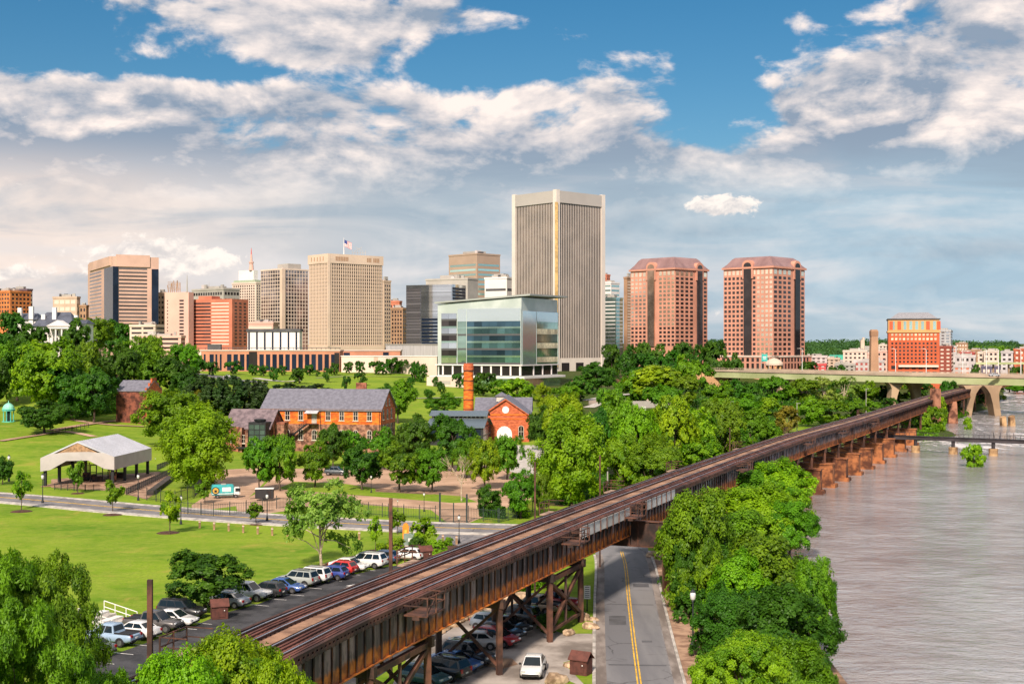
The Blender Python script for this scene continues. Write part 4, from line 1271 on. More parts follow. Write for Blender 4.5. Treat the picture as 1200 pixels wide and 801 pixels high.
for i in range(7):
    mb.bar((q.x - i * 1.1, q.y, b.z1), (q.x - i * 1.1 + .6 * math.sin(i * 4), q.y, b.z1 + 5.5 + 1.5 * math.sin(i * 7)), .35, .35)
    mb.bar((q.x - 7, q.y, b.z1 + 1 + i * .8), (q.x, q.y, b.z1 + 1.4 + i * .7), .25, .25)
mb.build('roof_antennas', C_BROWN, b.root)
mast(b.root, b.C + b.Ld * 1, b.z1, b.z(322), .45, C_GREY)
# grey slab, mast building, grid tower
banded('office_block', 'grey concrete office slab with a stepped roof behind the salmon hotel', 225, 262, 281, 860, 40, 338, 380, C_GREY, G_DARK, 5, .45, 3.0, .7)
b = banded('city_tower', 'slim cream tower carrying a tall red and white mast', 272, 300, 308, 980, 35, 331, 385, C_CREAM, G_DARK, 16, .6, 2.6, .5, limit=100, cat_='tower')
b.roofbox('crown', pm('crown_greenish', (.34, .42, .30), .8), .5, .5, .9, .9, 2.2)
b.roofbox('upper_block', C_WHITE, .45, .45, .62, .62, 7.5, z=b.z1 + 2.2)
q = b.C + b.Ld * b.a * .25 + b.Rd * b.b * .2
RW = pm('mast_red', (0.62, 0.12, 0.10)); 
MB().lathe((q.x, q.y, 0), [(2.0, b.z1 + 9.7), (1.4, b.z1 + 15), (1.9, b.z1 + 15.2), (1.9, b.z1 + 16.2), (1.0, b.z1 + 16.4), (.6, b.z1 + 22)], 8).build('mast_base', C_PALEPINK, b.root)
mast(b.root, q, b.z1 + 20, b.z(290), .55, RW, 'mast')
b = Bld('grid_tower', 'dark glass tower in a pale square grid left of the flag tower', 'tower', 306, 331, 361, 830, 46, 316, ybase=412)
b.body('glazing', pm('grid_glass', (.10, .085, .085), .1, .75, var=.5, scale=.045, c2=(.52, .44, .42)))  # broad pinkish patches in the colour stand for reflected sky
for f in b.both():
    panes(b.root, 'spandrel', C_CREAM, [(f, 0, f.L, b.z(412) + (b.z1 - b.z(412)) * k / 22, b.z(412) + (b.z1 - b.z(412)) * (k + .17) / 22, .1) for k in range(1, 22)], depth=.4)
    n = 9
    panes(b.root, 'mullion', C_CREAM, [(f, f.L * i / n - .17, f.L * i / n + .17, b.z(412), b.z1, .14) for i in range(n + 1)], depth=.5)
mb = MB(); mb.prism([b.C - b.Ld * 1 - b.Rd * 1, b.C + b.Rd * 1.6 - b.Ld * 1, b.C + b.Rd * 1.6 + b.Ld * 1.6, b.C + b.Ld * 1.6 - b.Rd * 1], b.z(412), b.z1 + .5); mb.build('corner_column', C_TANL, b.root)
b.body('parapet', C_CREAM, z0=b.z1 + .003, z1=b.z1 + 1, g=.3)
b.roofbox('roof_plant', C_GREY, .4, .6, .5, .5, 4.5)
banded('office_block', 'narrow tan office tower with paired windows right of the flag tower', 446, 450, 458, 930, 40, 329, 412, C_TAN, G_DARK, 17, .5, 2.6, .5, cat_='tower')
banded('office_block', 'small dark stone block with a green roof edge beside the flag tower', 458, 472, 476, 900, 20, 361, 410, C_BROWN, G_DARK, 10, .6, 2.6, .55)
banded('office_block', 'little red brown block peeping over the dark stone block', 456, 468, 471, 990, 20, 353, 400, C_SALM, G_DARK, 6, .4, 3, .5)
banded('office_block', 'stone clad office tower with wide upper opening left of the tallest tower', 526, 559, 586, 1050, 46, 297, 360, pm('stone_dusky', (.40, .29, .22), .8, var=.06, scale=.05), G_TEAL, 9, .42, None, 1, top=.16, cat_='tower')
b = banded('office_block', 'grey ribbed slab with a pale upper screen behind the glass blocks', 499, 548, 560, 960, 32, 326, 400, pm('ribbed_grey', (.42, .39, .36), .7, var=.08, scale=.1), G_SKY, 12, .35, None, 1, top=.35)
b = Bld('glass_block', 'mirror glass block reflecting cloud, blue corner, above the long brick hall', 'office building', 476, 530, 546, 790, 24, 333, ybase=412, maxd=40)
b.body('wall', G_SKY)
f = b.fl
panes(b.root, 'glazing_band', G_SKY, grid(f, 1, 20, f.L * .34, f.L * .985, b.z(371), b.z(334), 1, .86, .25), depth=.4)
panes(b.root, 'glazing_band', glass('glass_grey', (.28, .27, .30), .1, .7), grid(f, 1, 22, .2, f.L * .32, b.z(410), b.z(337), 1, .8, .2), depth=.4)
panes(b.root, 'glazing_band', G_BLUE, grid(f, 1, 9, f.L * .34, f.L * .985, b.z(408), b.z(372), 1, .66, .2), depth=.4)
panes(b.root, 'glazing_band', G_BLUE, grid(b.fr, 1, 19, .3, b.fr.L * .95, b.z(408), b.z(336), 1, .84, .2), depth=.4)
b = banded('office_block', 'plain white block with two dark slots left of the tallest tower', 568, 594, 606, 905, 30, 325, 400, C_WHITE, C_DGREY, 5, .22, None, 1, top=.10)
banded('glass_tower', 'pale teal stepped glass tower right of the tallest tower', 705, 722, 730, 1000, 30, 349, 410, G_TEAL, C_WHITE, 13, .25, None, 1)
banded('glass_tower', 'white upper block rising over the pale teal tower', 705, 716, 726, 1040, 40, 331, 360, C_WHITE, G_TEAL, 5, .4, None, 1)
banded('office_block', 'slim red topped block behind the white and teal tower', 704, 711, 715, 1090, 40, 322, 345, C_SALM, G_DARK, 3, .3, 3, .4)
banded('apartment_tower', 'narrow brown balcony tower half hidden by the pink brick tower', 731, 735, 744, 1010, 40, 325, 412, C_BROWN, C_CREAM, 24, .3, None, 1, cat_='tower')
banded('office_block', 'bright orange brick block with a grid of windows left of the white house', -12, 12, 36, 880, 30, 341, 378, C_ORNG, G_DARK, 7, .5, 3.2, .55)
banded('office_block', 'dark framed glass block beside the orange brick block', 11, 32, 38, 905, 24, 339, 380, pm('frame_purple', (.12, .08, .10)), G_LAMPLIT, 7, .5, 3.2, .6)
banded('office_block', 'small square tan brick block on the skyline behind the white house', 62, 90, 94, 900, 15, 348, 384, C_TAN, C_CREAM, 4, .55, 4.5, .8)
banded('office_block', 'low brown brick block between the tan block and granite tower', 93, 101, 104, 900, 15, 358, 390, C_BROWN, G_DARK, 4, .5, 3, .5)
banded('office_block', 'sliver of tan stone building right of the granite tower', 184, 193, 197, 960, 20, 343, 400, C_TAN, G_DARK, 9, .5, 3, .5)
# parking decks and low blocks before the hotel
b = banded('parking_garage', 'pale pink parking garage with open dark decks below the granite tower', 163, 212, 217, 690, 10, 394, 412, C_PALEPINK, G_DARK, 3, .42, 14, .9, cat_='parking garage')
banded('parking_garage', 'upper cream parking garage with railings under the granite tower', 152, 182, 195, 760, 18, 381, 400, C_CREAM, G_DARK, 3, .4, 8, .85, cat_='parking garage')
b = Bld('striped_hall', 'low hall with white vertical panels and black slots below the grid tower', 'office building', 290, 351, 354, 690, 4, 386, ybase=412, maxd=30)
b.body('wall', C_WHITE)
panes(b.root, 'slot_window', G_BLUE, [(b.fl, b.fl.L * (i + .0) / 6.6 + .4, b.fl.L * (i + .22) / 6.6 + .4, b.z(412), b.z(389), .06) for i in range(7)], depth=.3)
b.body('roof_edge', C_DGREY, z0=b.z(388.5), z1=b.z1 + .4, g=.5)
b = banded('office_block', 'pale flat block with plant room behind the striped hall', 288, 320, 326, 780, 10, 378, 392, C_PALEPINK, C_CREAM, 1, .3, None, 1)
# long brick hall with dark bays on the lawn's crest
b = Bld('brick_hall', 'long low brick hall with tall dark window bays at the top of the lawn', 'office building', 226, 398, 402, 650, 5, 411, ybase=441, maxd=40)
C_BRK2 = pm('brick_coral', (0.48, 0.21, 0.125), .8, var=.1, scale=.1)
b.body('wall', C_BRK2)
L = b.fl.L
panes(b.root, 'bay_window', G_BLUE, [(b.fl, L * t, L * t + w, b.z(434), b.z(415), .06) for t, w in [(.05, 1.0), (.075, 1.0), (.115, 2.2), (.155, 1.0), (.185, 1.0)] + [(.235 + .0442 * i, 2.3) for i in range(17)]], depth=.3)
panes(b.root, 'bay_window', G_DARK, [(b.fl, L * .385, L * .44, b.z(436), b.z(412), .1), (b.fl, L * .965, L * .998, b.z(436), b.z(413), .1)], depth=.3)
panes(b.root, 'door', C_DGREY, [(b.fl, L * t, L * t + 1.5, b.z(441), b.z(437.5), .1) for t in (.18, .47, .66, .85)], depth=.3)
b.body('roof_edge', C_CREAM, z0=b.z1 + .003, z1=b.z1 + .5, g=.4)
mb = MB(); b.fl.box(mb, 0, L * .06, b.z(436), b.z(412), .4, .5); mb.build('end_wall', C_CREAM, b.root)
mb = MB()
for i in range(30): mb.box((b.pl.x + 5 + i * 2.4, b.pl.y + 6, b.z1 + 1), (.2, .2, 1.2))
mb.box((b.pl.x + 38, b.pl.y + 6, b.z1 + 1.6), (74, .25, .3)).build('roof_railing', C_DGREY, b.root)
b.roofbox('roof_plant', C_DGREY, .86, .3, .09, .3, 3.4)
b = Bld('brick_hall', 'brick end block with dark corner glass at the right end of the long hall', 'office building', 402, 469, 471, 665, 3, 411, ybase=430, maxd=30)
b.body('wall', C_BRK2)
panes(b.root, 'bay_window', G_BLUE, [(b.fl, 0.3, b.fl.L * .12, b.z(424), b.z(413), .06), (b.fl, b.fl.L * .70, b.fl.L * .80, b.z(418), b.z(412.5), .06)], depth=.3)
b.body('roof_edge', C_CREAM, z0=b.z1 + .003, z1=b.z1 + .5, g=.4)
b = Bld('retaining_wall', 'long cream retaining wall along the top of the lawn', 'wall', 400, 512, 514, 640, 3, 417.5, ybase=440, maxd=8)
b.body('wall', C_CREAM)
b.body('coping', C_WHITE, z0=b.z1 + .003, z1=b.z1 + .4, g=.3)
panes(b.root, 'panel_door', C_TAN, [(b.fl, b.fl.L * .34, b.fl.L * .385, b.z(436), b.z(417.6), .07)], depth=.3)
b = Bld('storage_shed', 'wide grey corrugated shed between the cream wall and glass office', 'shed', 452, 513, 520, 690, 8, 404, ybase=420, maxd=30)
b.body('wall', pm('corrugated_grey', (.40, .39, .39), .5, .3, var=.15, scale=1.2, stretch=(3, 3, .05)))
b.body('roof', C_GREY, z0=b.z1 + .003, z1=b.z1 + .5, g=.4)
b = Bld('retaining_wall', 'pale low wall with a shutter below the row of dark conifers', 'wall', 500, 545, 548, 560, 3, 441.5, ybase=452, maxd=8)
b.body('wall', C_CREAM)
panes(b.root, 'shutter', C_GREY, [(b.fl, b.fl.L * .33, b.fl.L * .62, b.z(450), b.z(446), .07)], depth=.3)
# white classical house on its hill
b = Bld('white_house', 'white mansion with dark slate roofs, chimneys and a columned portico', 'house', 14, 60, 84, 480, 4, 382, ybase=404, maxd=18)
b = b
D = 480
C_SLATE = pm('slate_blue', (0.075, 0.085, 0.115), 0.6, var=0.2, scale=.4)
def wx(px): return (px - 600) / FPX * D
def gable_x(root, x0, x1, y0, y1, ze, zr, mat, hip=0.0, name='roof'):
    ym = (y0 + y1) / 2
    v = [(x0, y0, ze), (x1, y0, ze), (x1, y1, ze), (x0, y1, ze), (x0 + hip, ym, zr), (x1 - hip, ym, zr)]
    return MB().quads(v, [(0, 1, 5, 4), (2, 3, 4, 5), (1, 2, 5), (3, 0, 4), (3, 2, 1, 0)]).build(name, mat, root)
def gable_y(root, x0, x1, y0, y1, ze, zr, mat, hip=0.0, name='roof'):
    xm = (x0 + x1) / 2
    v = [(x0, y0, ze), (x1, y0, ze), (x1, y1, ze), (x0, y1, ze), (xm, y0 + hip, zr), (xm, y1 - hip, zr)]
    return MB().quads(v, [(1, 2, 5, 4), (3, 0, 4, 5), (0, 1, 4), (2, 3, 5), (3, 2, 1, 0)]).build(name, mat, root)
hr = b.root
def zz(py): return Zat(py, D)
MB().par((wx(36), D + 2, b.zg), (wx(84) - wx(36), 0, 0), (0, 12, 0), (0, 0, zz(382) - b.zg)).build('wall', C_WHITE, hr)
gable_x(hr, wx(35), wx(85), D + 1, D + 15, zz(382), zz(365), C_SLATE, 3.5)
MB().par((wx(6), D + 5, b.zg), (wx(38) - wx(6), 0, 0), (0, 10, 0), (0, 0, zz(374) - b.zg)).build('wall', C_WHITE, hr)
gable_x(hr, wx(5), wx(39), D + 4, D + 16, zz(374), zz(366), C_SLATE, 2)
MB().par((wx(84.5), D + 4, b.zg), (wx(96) - wx(84.5), 0, 0), (0, 9, 0), (0, 0, zz(379) - b.zg)).build('wall', C_WHITE, hr)
gable_x(hr, wx(83), wx(98), D + 3, D + 14, zz(379), zz(374), C_SLATE, 1)
for px, w, t in ((31, 5, 358.5), (17.5, 4.6, 360), (45.5, 4.5, 368), (58.5, 4.6, 359.5), (84, 4, 369)):
    MB().box((wx(px), D + 5, (zz(t) + zz(386)) / 2), (w * .32, 1.3, zz(t) - zz(386))).build('chimney', C_WHITE, hr)
MB().par((wx(57), D - 1.6, zz(385)), (wx(82) - wx(57), 0, 0), (0, 3.5, 0), (0, 0, 1.1)).build('entablature', C_WHITE, hr)
gable_y(hr, wx(56), wx(83), D - 2, D + 4, zz(382), zz(375), C_WHITE, name='pediment')
for px in (58.5, 66.5, 73.5, 80.5):
    MB().tube([(wx(px), D - 1, b.zg), (wx(px), D - 1, zz(385))], .32, 10).build('column', C_WHITE, hr)
fw = Face((wx(36), D + 2, 0), (1, 0, 0), (0, -1, 0), wx(84) - wx(36))
panes(hr, 'window', G_DARK, [(fw, a, a + .9, z, z + 1.5, .05) for a in (1.4, 3.4, 8.6, 10.8, 13.0) for z in (zz(400), zz(392))], depth=.3)

# --- stack, brick hotel and the low blocks beyond the road bridge
st = thing('brick_stack', 'tall square tan stack standing alone left of the orange hotel', 'chimney', P(1024, HZ, 780) * 1)
q = P(1024, HZ, 780)
MB().loft([[Vector((q.x + a * w, q.y + c * w, z)) for a, c in ((-1, -1), (1, -1), (1, 1), (-1, 1))] for z, w in ((0, 2.6), (Zat(394, 780), 2.0))]).build('shaft', pm('stack_tan', (.44, .27, .17), .85, var=.1, scale=.1), st)
MB().loft([[Vector((q.x + a * w, q.y + c * w, z)) for a, c in ((-1, -1), (1, -1), (1, 1), (-1, 1))] for z, w in ((Zat(393.9, 780), 2.15), (Zat(388, 780), 2.2), (Zat(386, 780), 1.6))]).build('stack_cap', C_BROWN, st)
b = Bld('brick_hotel', 'orange red brick hotel with tan upper floors and grey rounded roof', 'hotel', 1041, 1101, 1104, 740, 15.5, 374, ybase=441, maxd=40)
C_OR = pm('brick_hotel_red', (.50, .10, .035), .8, var=.08, scale=.06)
C_ORT = pm('brick_hotel_tan', (.60, .33, .13), .8, var=.06, scale=.06)
b.body('wall', C_OR, z1=b.z(387))
b.body('upper_wall', C_ORT, z0=b.z(387) + .003, z1=b.z1)
b.body('cornice', C_ORT, z0=b.z(389.5), z1=b.z(387.2), g=.5)
b.body('cornice', C_DGREY, z0=b.z1 + .003, z1=b.z1 + .6, g=.6)
fo = b.foot(-2.2)
MB().loft([[Vector((p.x, p.y, b.z1 + .6)) for p in b.foot(-1)], [Vector((p.x, p.y, b.z(368))) for p in b.foot(-4)], [Vector((p.x, p.y, b.z(365.5))) for p in b.foot(-6)]]).build('roof', pm('roof_grey', (.25, .25, .27), .5), b.root)
f = b.fl
panes(b.root, 'window', G_LAMPLIT, grid(f, 12, 2, f.L * .04, f.L * .96, b.z(399.5), b.z(389.5), .55, .5), limit=30)
panes(b.root, 'window', G_DARK, grid(f, 12, 6, f.L * .04, f.L * .96, b.z(426), b.z(400), .5, .5), limit=60)
panes(b.root, 'tall_window', G_TEAL, [(f, f.L * (.04 + .92 * (i + .25) / 8), f.L * (.04 + .92 * (i + .75) / 8), b.z(386), b.z(376), .06) for i in range(8)])
panes(b.root, 'brick_pier', C_OR, [(f, f.L * (.02 + t), f.L * (.02 + t) + 2.0, b.z(386), b.z(376), .12) for t in (.0, .16, .72, .93)], depth=.3)
panes(b.root, 'arcade_window', G_DARK, grid(f, 7, 2, f.L * .03, f.L * .97, b.z(441), b.z(427), .6, .6))
panes(b.root, 'terrace', C_CREAM, [(f, f.L * .2, f.L * .98, b.z(430), b.z(427.5), 1.5)], depth=2)
banded('apartment_block', 'slim grey balcony block tucked right of the orange hotel', 1096, 1114, 1117, 790, 20, 387, 407, pm('grey_blue', (.36, .37, .38), .7), G_SKY, 5, .45, 3, .6)
banded('apartment_block', 'red brick block with cream bay below the grey balcony block', 1100, 1115, 1118, 760, 20, 406, 441, pm('brick_dark', (.24, .06, .04), .8), C_CREAM, 7, .4, 3, .5)
LOW = [('tan terrace with small windows behind the crimson building', 960, 984, 988, 900, 420, 432, C_TAN, G_DARK, 3),
       ('grey low warehouse under the pale terrace', 978, 1002, 1006, 840, 427, 437, C_GREY, G_DARK, 2),
       ('pink flat block right of the pale terrace', 1008, 1022, 1026, 980, 414, 430, C_PALEPINK, G_DARK, 4),
       ('cream flat block close left of the orange hotel', 1030, 1039, 1041, 1000, 404, 420, C_CREAM, G_DARK, 4),
       ('dusky brown warehouse behind the white office', 1134, 1150, 1154, 1080, 410, 424, C_BROWN, C_CREAM, 3),
       ('small pale house left of the tan hillside school', 1112, 1121, 1124, 1350, 406, 414, C_TOWN, C_RED, 2),
       ('low white flat roofed building right of the pink brick tower', 944, 969, 976, 800, 417.5, 431, C_TOWN, G_DARK, 3),
       ('small crimson building beside the low white block', 954, 968, 972, 770, 427, 437, pm('crimson', (.50, .06, .06)), C_TOWN, 2),
       ('white hall with a turquoise roof right of the pink brick tower', 972, 989, 992, 1000, 422, 434, C_TOWN, G_DARK, 2),
       ('pale terrace of houses left of the tan stack', 988, 1016, 1020, 930, 411, 437, C_CREAM, G_DARK, 5),
       ('pinkish warehouse row between the stack and the orange hotel', 1026, 1040, 1046, 900, 411, 437, C_PALEPINK, G_DARK, 4),
       ('white low houses in front of the pale terrace', 1000, 1036, 1040, 850, 423, 437, C_TOWN, pm('roof_red', (.35, .06, .05)), 2),
       ('white office with black window strip right of the orange hotel', 1119, 1143, 1147, 850, 417, 434, C_TOWN, G_DARK, 2),
       ('low red roofed warehouse above the white office', 1124, 1142, 1146, 960, 413, 425, pm('roof_red', (.35, .06, .05)), C_CREAM, 1),
       ('cream loft building with three rows of windows along the freeway', 1146, 1153, 1158, 960, 413, 430, C_CREAM, G_DARK, 3),
       ('broad pale loft building at the middle of the freeway row', 1153, 1170, 1174, 940, 411, 436, C_CREAM, G_DARK, 4),
       ('grey white loft building right of the broad pale loft', 1173, 1187, 1189, 930, 412, 436, C_TOWN, G_DARK, 4),
       ('red brick loft building at the end of the freeway row', 1188, 1212, 1216, 940, 409, 436, C_RED, C_CREAM, 4),
       ('tan hillside school building among far trees', 1120, 1134, 1137, 1500, 402, 412, C_BROWN, C_CREAM, 2),
       ('dark ground floor shops under the pale loft row', 1150, 1172, 1176, 900, 430, 440, pm('shop_dark', (.10, .09, .14)), C_CREAM, 1),
       ('white shop row at the foot of the orange hotel', 1117, 1138, 1142, 820, 429, 441, C_TOWN, C_SALM, 2)]
for lab, x0, x1, x2, D, yt, yb, wm, wn, nr_ in LOW:
    bb = banded('town_building', lab, x0, x1, x2, D, math.degrees(math.atan((x0 - 600) / FPX)) + 1.5, yt, yb, wm, wn, nr_, .45, 3.4, .5, limit=100, maxd=30)
    if 'turquoise' in lab:
        bb.body('turquoise_roof', pm('turq', (.05, .42, .30), .6), z0=bb.z1 + .6, z1=bb.z1 + 4.0, g=.2)
# freeway viaduct behind the lofts
fv = thing('freeway_viaduct', 'thin pale freeway viaduct crossing in front of the far lofts', 'bridge', (0, 0, 0))
a, c_ = P(1116, 425.5, 870), P(1300, 425.5, 870)
MB().bar(a, c_, 8, 1.3).build('deck', M_BGREEN, fv)
for px in (1127, 1146, 1164, 1182, 1198):
    q = P(px, 425, 870); MB().bar((q.x, q.y, 0), (q.x, q.y, q.z - .6), 1.0, 1.0).build('pier', M_BCONC, fv)
# a church tower on the far hill
ct_ = thing('church_tower', 'small pale church tower on the wooded far hill', 'church', P(1010, HZ, 1300))
q = P(1010.5, HZ, 1300)
MB().box((q.x, q.y, Zat(404, 1300)), (3.6, 3.6, Zat(398, 1300) - Zat(410, 1300))).build('tower', C_TANL, ct_)
MB().box((q.x + 1, q.y, Zat(397, 1300)), (2.0, 2.0, 3)).build('belfry', C_TANL, ct_)
MB().box((q.x + 10, q.y, Zat(408, 1300)), (17, 6, 5)).build('nave', C_GREY, ct_)
# ------------------------------------------------------------------ the old brick works in the park
M_BR_ORANGE = pm('works_orange', (0.60, 0.110, 0.012), 0.85, var=0.25, scale=0.6, detail=8, c2=(0.86, 0.215, 0.022), stretch=(1, 1, 3))
M_BR_STONE = pm('works_stone', (0.20, 0.085, 0.055), 0.9, var=0.5, scale=0.9, c2=(0.40, 0.20, 0.13), bump=.4)
M_BR_RED = pm('works_red', (0.46, 0.095, 0.035), 0.85, var=0.25, scale=1.1, c2=(0.60, 0.15, 0.06), stretch=(1, 1, 3))
M_BR_OLD = pm('works_old_brick', (0.24, 0.075, 0.045), 0.9, var=0.45, scale=0.7, c2=(0.38, 0.14, 0.085), bump=.4)
M_ROOF_SL = pm('roof_slate', (0.140, 0.140, 0.175), 0.65, var=0.10, scale=1.2, c2=(0.175, 0.175, 0.215))
M_ROOF_PUR = pm('roof_slate_purple', (0.14, 0.105, 0.12), 0.7, var=0.25, scale=0.9, c2=(0.20, 0.15, 0.165))
M_ROOF_BLU = pm('roof_blue_metal', (0.14, 0.185, 0.225), 0.45, 0.4, var=0.10, scale=0.8, stretch=(4, 4, .2))
M_TRIM = pm('window_trim', (0.56, 0.50, 0.42), 0.7, var=0.1, scale=2)
M_IRON = pm('iron_dark', (0.022, 0.024, 0.028), 0.55, 0.3, var=0.3, scale=2)
M_IRONG = pm('iron_green', (0.03, 0.045, 0.045), 0.55, 0.3, var=0.3, scale=2)
M_WOOD = pm('wood_brown', (0.20, 0.105, 0.050), 0.85, var=0.3, scale=2)
M_WOODL = pm('wood_pale', (0.36, 0.22, 0.12), 0.85, var=0.3, scale=2)
M_WHITEP = pm('white_paint', (0.74, 0.73, 0.70), 0.6, var=0.06, scale=1)
def gable_roof(root, f, depth, ze, zr, mat, over=0.5, thick=0.28, name='roof'):
    """ridge parallel to face f, over a block that runs depth metres back from it"""
    rings = []
    for a in (-over, f.L + over):
        sl = (zr - ze) / (depth / 2)
        pts = [(over, ze - over * sl), (-depth / 2, zr), (-depth - over, ze - over * sl), (-depth - over, ze - over * sl - thick), (-depth / 2, zr - thick), (over, ze - over * sl - thick)]
        rings.append([f.pt(a, z + .02, o) for o, z in pts])
    return MB().loft(rings).build(name, mat, root)
def gable_wall(root, f, depth, ze, zr, mat, name='gable', t=0.35, side=1):
    a0, a1 = (f.L - t, f.L + .02) if side > 0 else (-.02, t)
    r = [[f.pt(a, z, o) for o, z in ((0.01, ze - .05), (-depth / 2, zr - .05), (-depth - .01, ze - .05))] for a in (a0, a1)]
    return MB().loft(r).build(name, mat, root)
def arch_panel(mb, f, ac, z0, w, h, out, depth=.3, arch=True):
    if arch:
        pts = [(ac + w / 2, z0), ] + [(ac + w / 2 * math.cos(q), z0 + h - w / 2 + w / 2 * math.sin(q)) for q in np.linspace(0, PI, 9)] + [(ac - w / 2, z0)]
    else:
        pts = [(ac + w / 2, z0), (ac + w / 2, z0 + h), (ac - w / 2, z0 + h), (ac - w / 2, z0)]
    return mb.loft([[f.pt(a, z, out) for a, z in pts], [f.pt(a, z, out - depth) for a, z in pts]])
def sash(root, f, ac, z0, w, h, arch=False, glassm=None, name='window'):
    """trimmed window: frame with sill and glass as sub-parts"""
    fr = arch_panel(MB(), f, ac, z0, w, h, .07, .2, arch).build(name, M_TRIM, root)
    gl = MB(); arch_panel(gl, f, ac, z0 + .10, w - .22, h - .2, .085, .15, arch); gl.build('pane', glassm or G_DARK, fr)
    mb = MB(); f.box(mb, ac - w / 2 + .1, ac + w / 2 - .1, z0 + h * .5, z0 + h * .5 + .09, .11, .05); f.box(mb, ac - .04, ac + .04, z0 + .1, z0 + h - .15, .115, .05); mb.build('sash_bar', M_TRIM, fr)
    mb = MB(); f.box(mb, ac - w / 2 - .15, ac + w / 2 + .15, z0 - .18, z0, .2, .25); mb.build('sill', M_TRIM, fr)
    return fr
# main hall
b = Bld('brick_works', 'long orange brick works hall with grey gable roof and outside iron stair', 'works building', 307, 446, 467, 312, 10, 479, zb=0.0, maxd=13.5)
ze = b.z1; zr = ze + 4.6; zm = Zat(497.5, b.D)
f = b.fl
b.body('lower_wall', M_BR_STONE, z0=-.5, z1=zm)
b.body('wall', M_BR_ORANGE, z0=zm + .003, z1=ze)
# the gable end is a redder brick
mb = MB(); b.fr.box(mb, 0.02, b.fr.L, zm + .01, ze, .03, .2); mb.build('end_wall', M_BR_RED, b.root)
mb = MB(); b.fr.box(mb, 0.02, b.fr.L, .0, zm, .03, .2); mb.build('end_wall', M_BR_STONE, b.root)
gable_wall(b.root, f, b.b, ze, zr, M_BR_RED)
gable_wall(b.root, f, b.b, ze, zr, M_BR_RED, side=-1)
gable_roof(b.root, f, b.b, ze, zr, M_ROOF_SL, .45)
mb = MB(); f.box(mb, -.4, f.L + .4, ze - .55, ze - .15, .42, .3); mb.build('eaves_board', M_WOOD, b.root)
L = f.L
def ax(cx): return L * (cx - 226) / (785 - 226)
for cx in (348, 411, 540, 604, 669, 733):
    sash(b.root, f, ax(cx), Zat(493, b.D), 1.25, 2.3)
for cx in (348, 411, 475, 604, 669, 733):
    sash(b.root, f, ax(cx), Zat(516.3, b.D), 1.25, 2.6, arch=cx != 411)
dr = arch_panel(MB(), f, ax(475), Zat(496.5, b.D), 1.3, 2.6, .08, .2, False).build('door', M_TRIM, b.root)
mb = MB(); arch_panel(mb, f, ax(272), Zat(491, b.D), 1.5, 2.2, .08, .2, False); mb.build('blank_panel', M_WHITEP, b.root)
mb = MB()
mb.loft([[f.pt(ax(440), Zat(479.8, b.D) - .2, .1), f.pt(ax(440), Zat(484, b.D), 1.9), f.pt(ax(440), Zat(484, b.D) - .12, 1.9), f.pt(ax(440), Zat(479.8, b.D) - .32, .1)],
         [f.pt(ax(500), Zat(479.8, b.D) - .2, .1), f.pt(ax(500), Zat(484, b.D), 1.9), f.pt(ax(500), Zat(484, b.D) - .12, 1.9), f.pt(ax(500), Zat(479.8, b.D) - .32, .1)]])
mb.build('door_canopy', pm('canopy_tin', (.62, .62, .64), .4, .3), b.root)
zl_ = Zat(497, b.D)
stair = MB().par(f.pt(ax(448), zl_ - .12, .1), f.u * (ax(495) - ax(448)), f.n * 1.5, Vector((0, 0, .12))).build('iron_stair', M_IRON, b.root)
mb = MB(); p0, p1 = f.pt(ax(448), zl_, 1.4), f.pt(ax(335), 2.2, 1.4)
for k in range(16):
    q = p0.lerp(p1, k / 15); mb.box(q, (.5, 1.1, .06), f.rz)
mb.bar(p0 + f.n * .5, p1 + f.n * .5, .1, .3).bar(p0 - f.n * .5, p1 - f.n * .5, .1, .3); mb.build('stair_flight', M_IRON, stair)
mb = MB()
for h in (.5, 1.0): mb.bar(p0 + f.n * .6 + Vector((0, 0, h)), p1 + f.n * .6 + Vector((0, 0, h)), .06, .06)
for k in range(12):
    q = p0.lerp(p1, k / 11) + f.n * .6; mb.bar(q, q + Vector((0, 0, 1.0)), .05, .05)
for k in range(9):
    q = f.pt(ax(448) + (ax(495) - ax(448)) * k / 8, zl_, 1.55); mb.bar(q, q + Vector((0, 0, 1.1)), .05, .05)
mb.bar(f.pt(ax(448), zl_ + 1.1, 1.55), f.pt(ax(495), zl_ + 1.1, 1.55), .07, .07); mb.build('stair_railing', M_IRON, stair)
for k, t in enumerate((.18, .45, .72)):
    for z0, h in ((Zat(492, b.D), 2.5), (Zat(509, b.D), 2.3)):
        sash(b.root, b.fr, b.b * t, z0, 1.2, h, arch=True)
for t in (.36, .58):
    sash(b.root, b.fr, b.b * t, Zat(476, b.D), .9, 1.7, arch=True)
MB().box((b.pl.x + 24, b.pl.y + 5.5 , zr + .4), (2.6, 1.2, 2.2)).build('chimney', M_BR_OLD, b.root)
mb = MB(); mb.tube([f.pt(ax(505), .2, .12), f.pt(ax(505), ze - .4, .12)], .07, 6).tube([f.pt(L - .3, .2, .12), f.pt(L - .3, ze - .4, .12)], .07, 6); mb.build('drain_pipe', M_IRON, b.root)
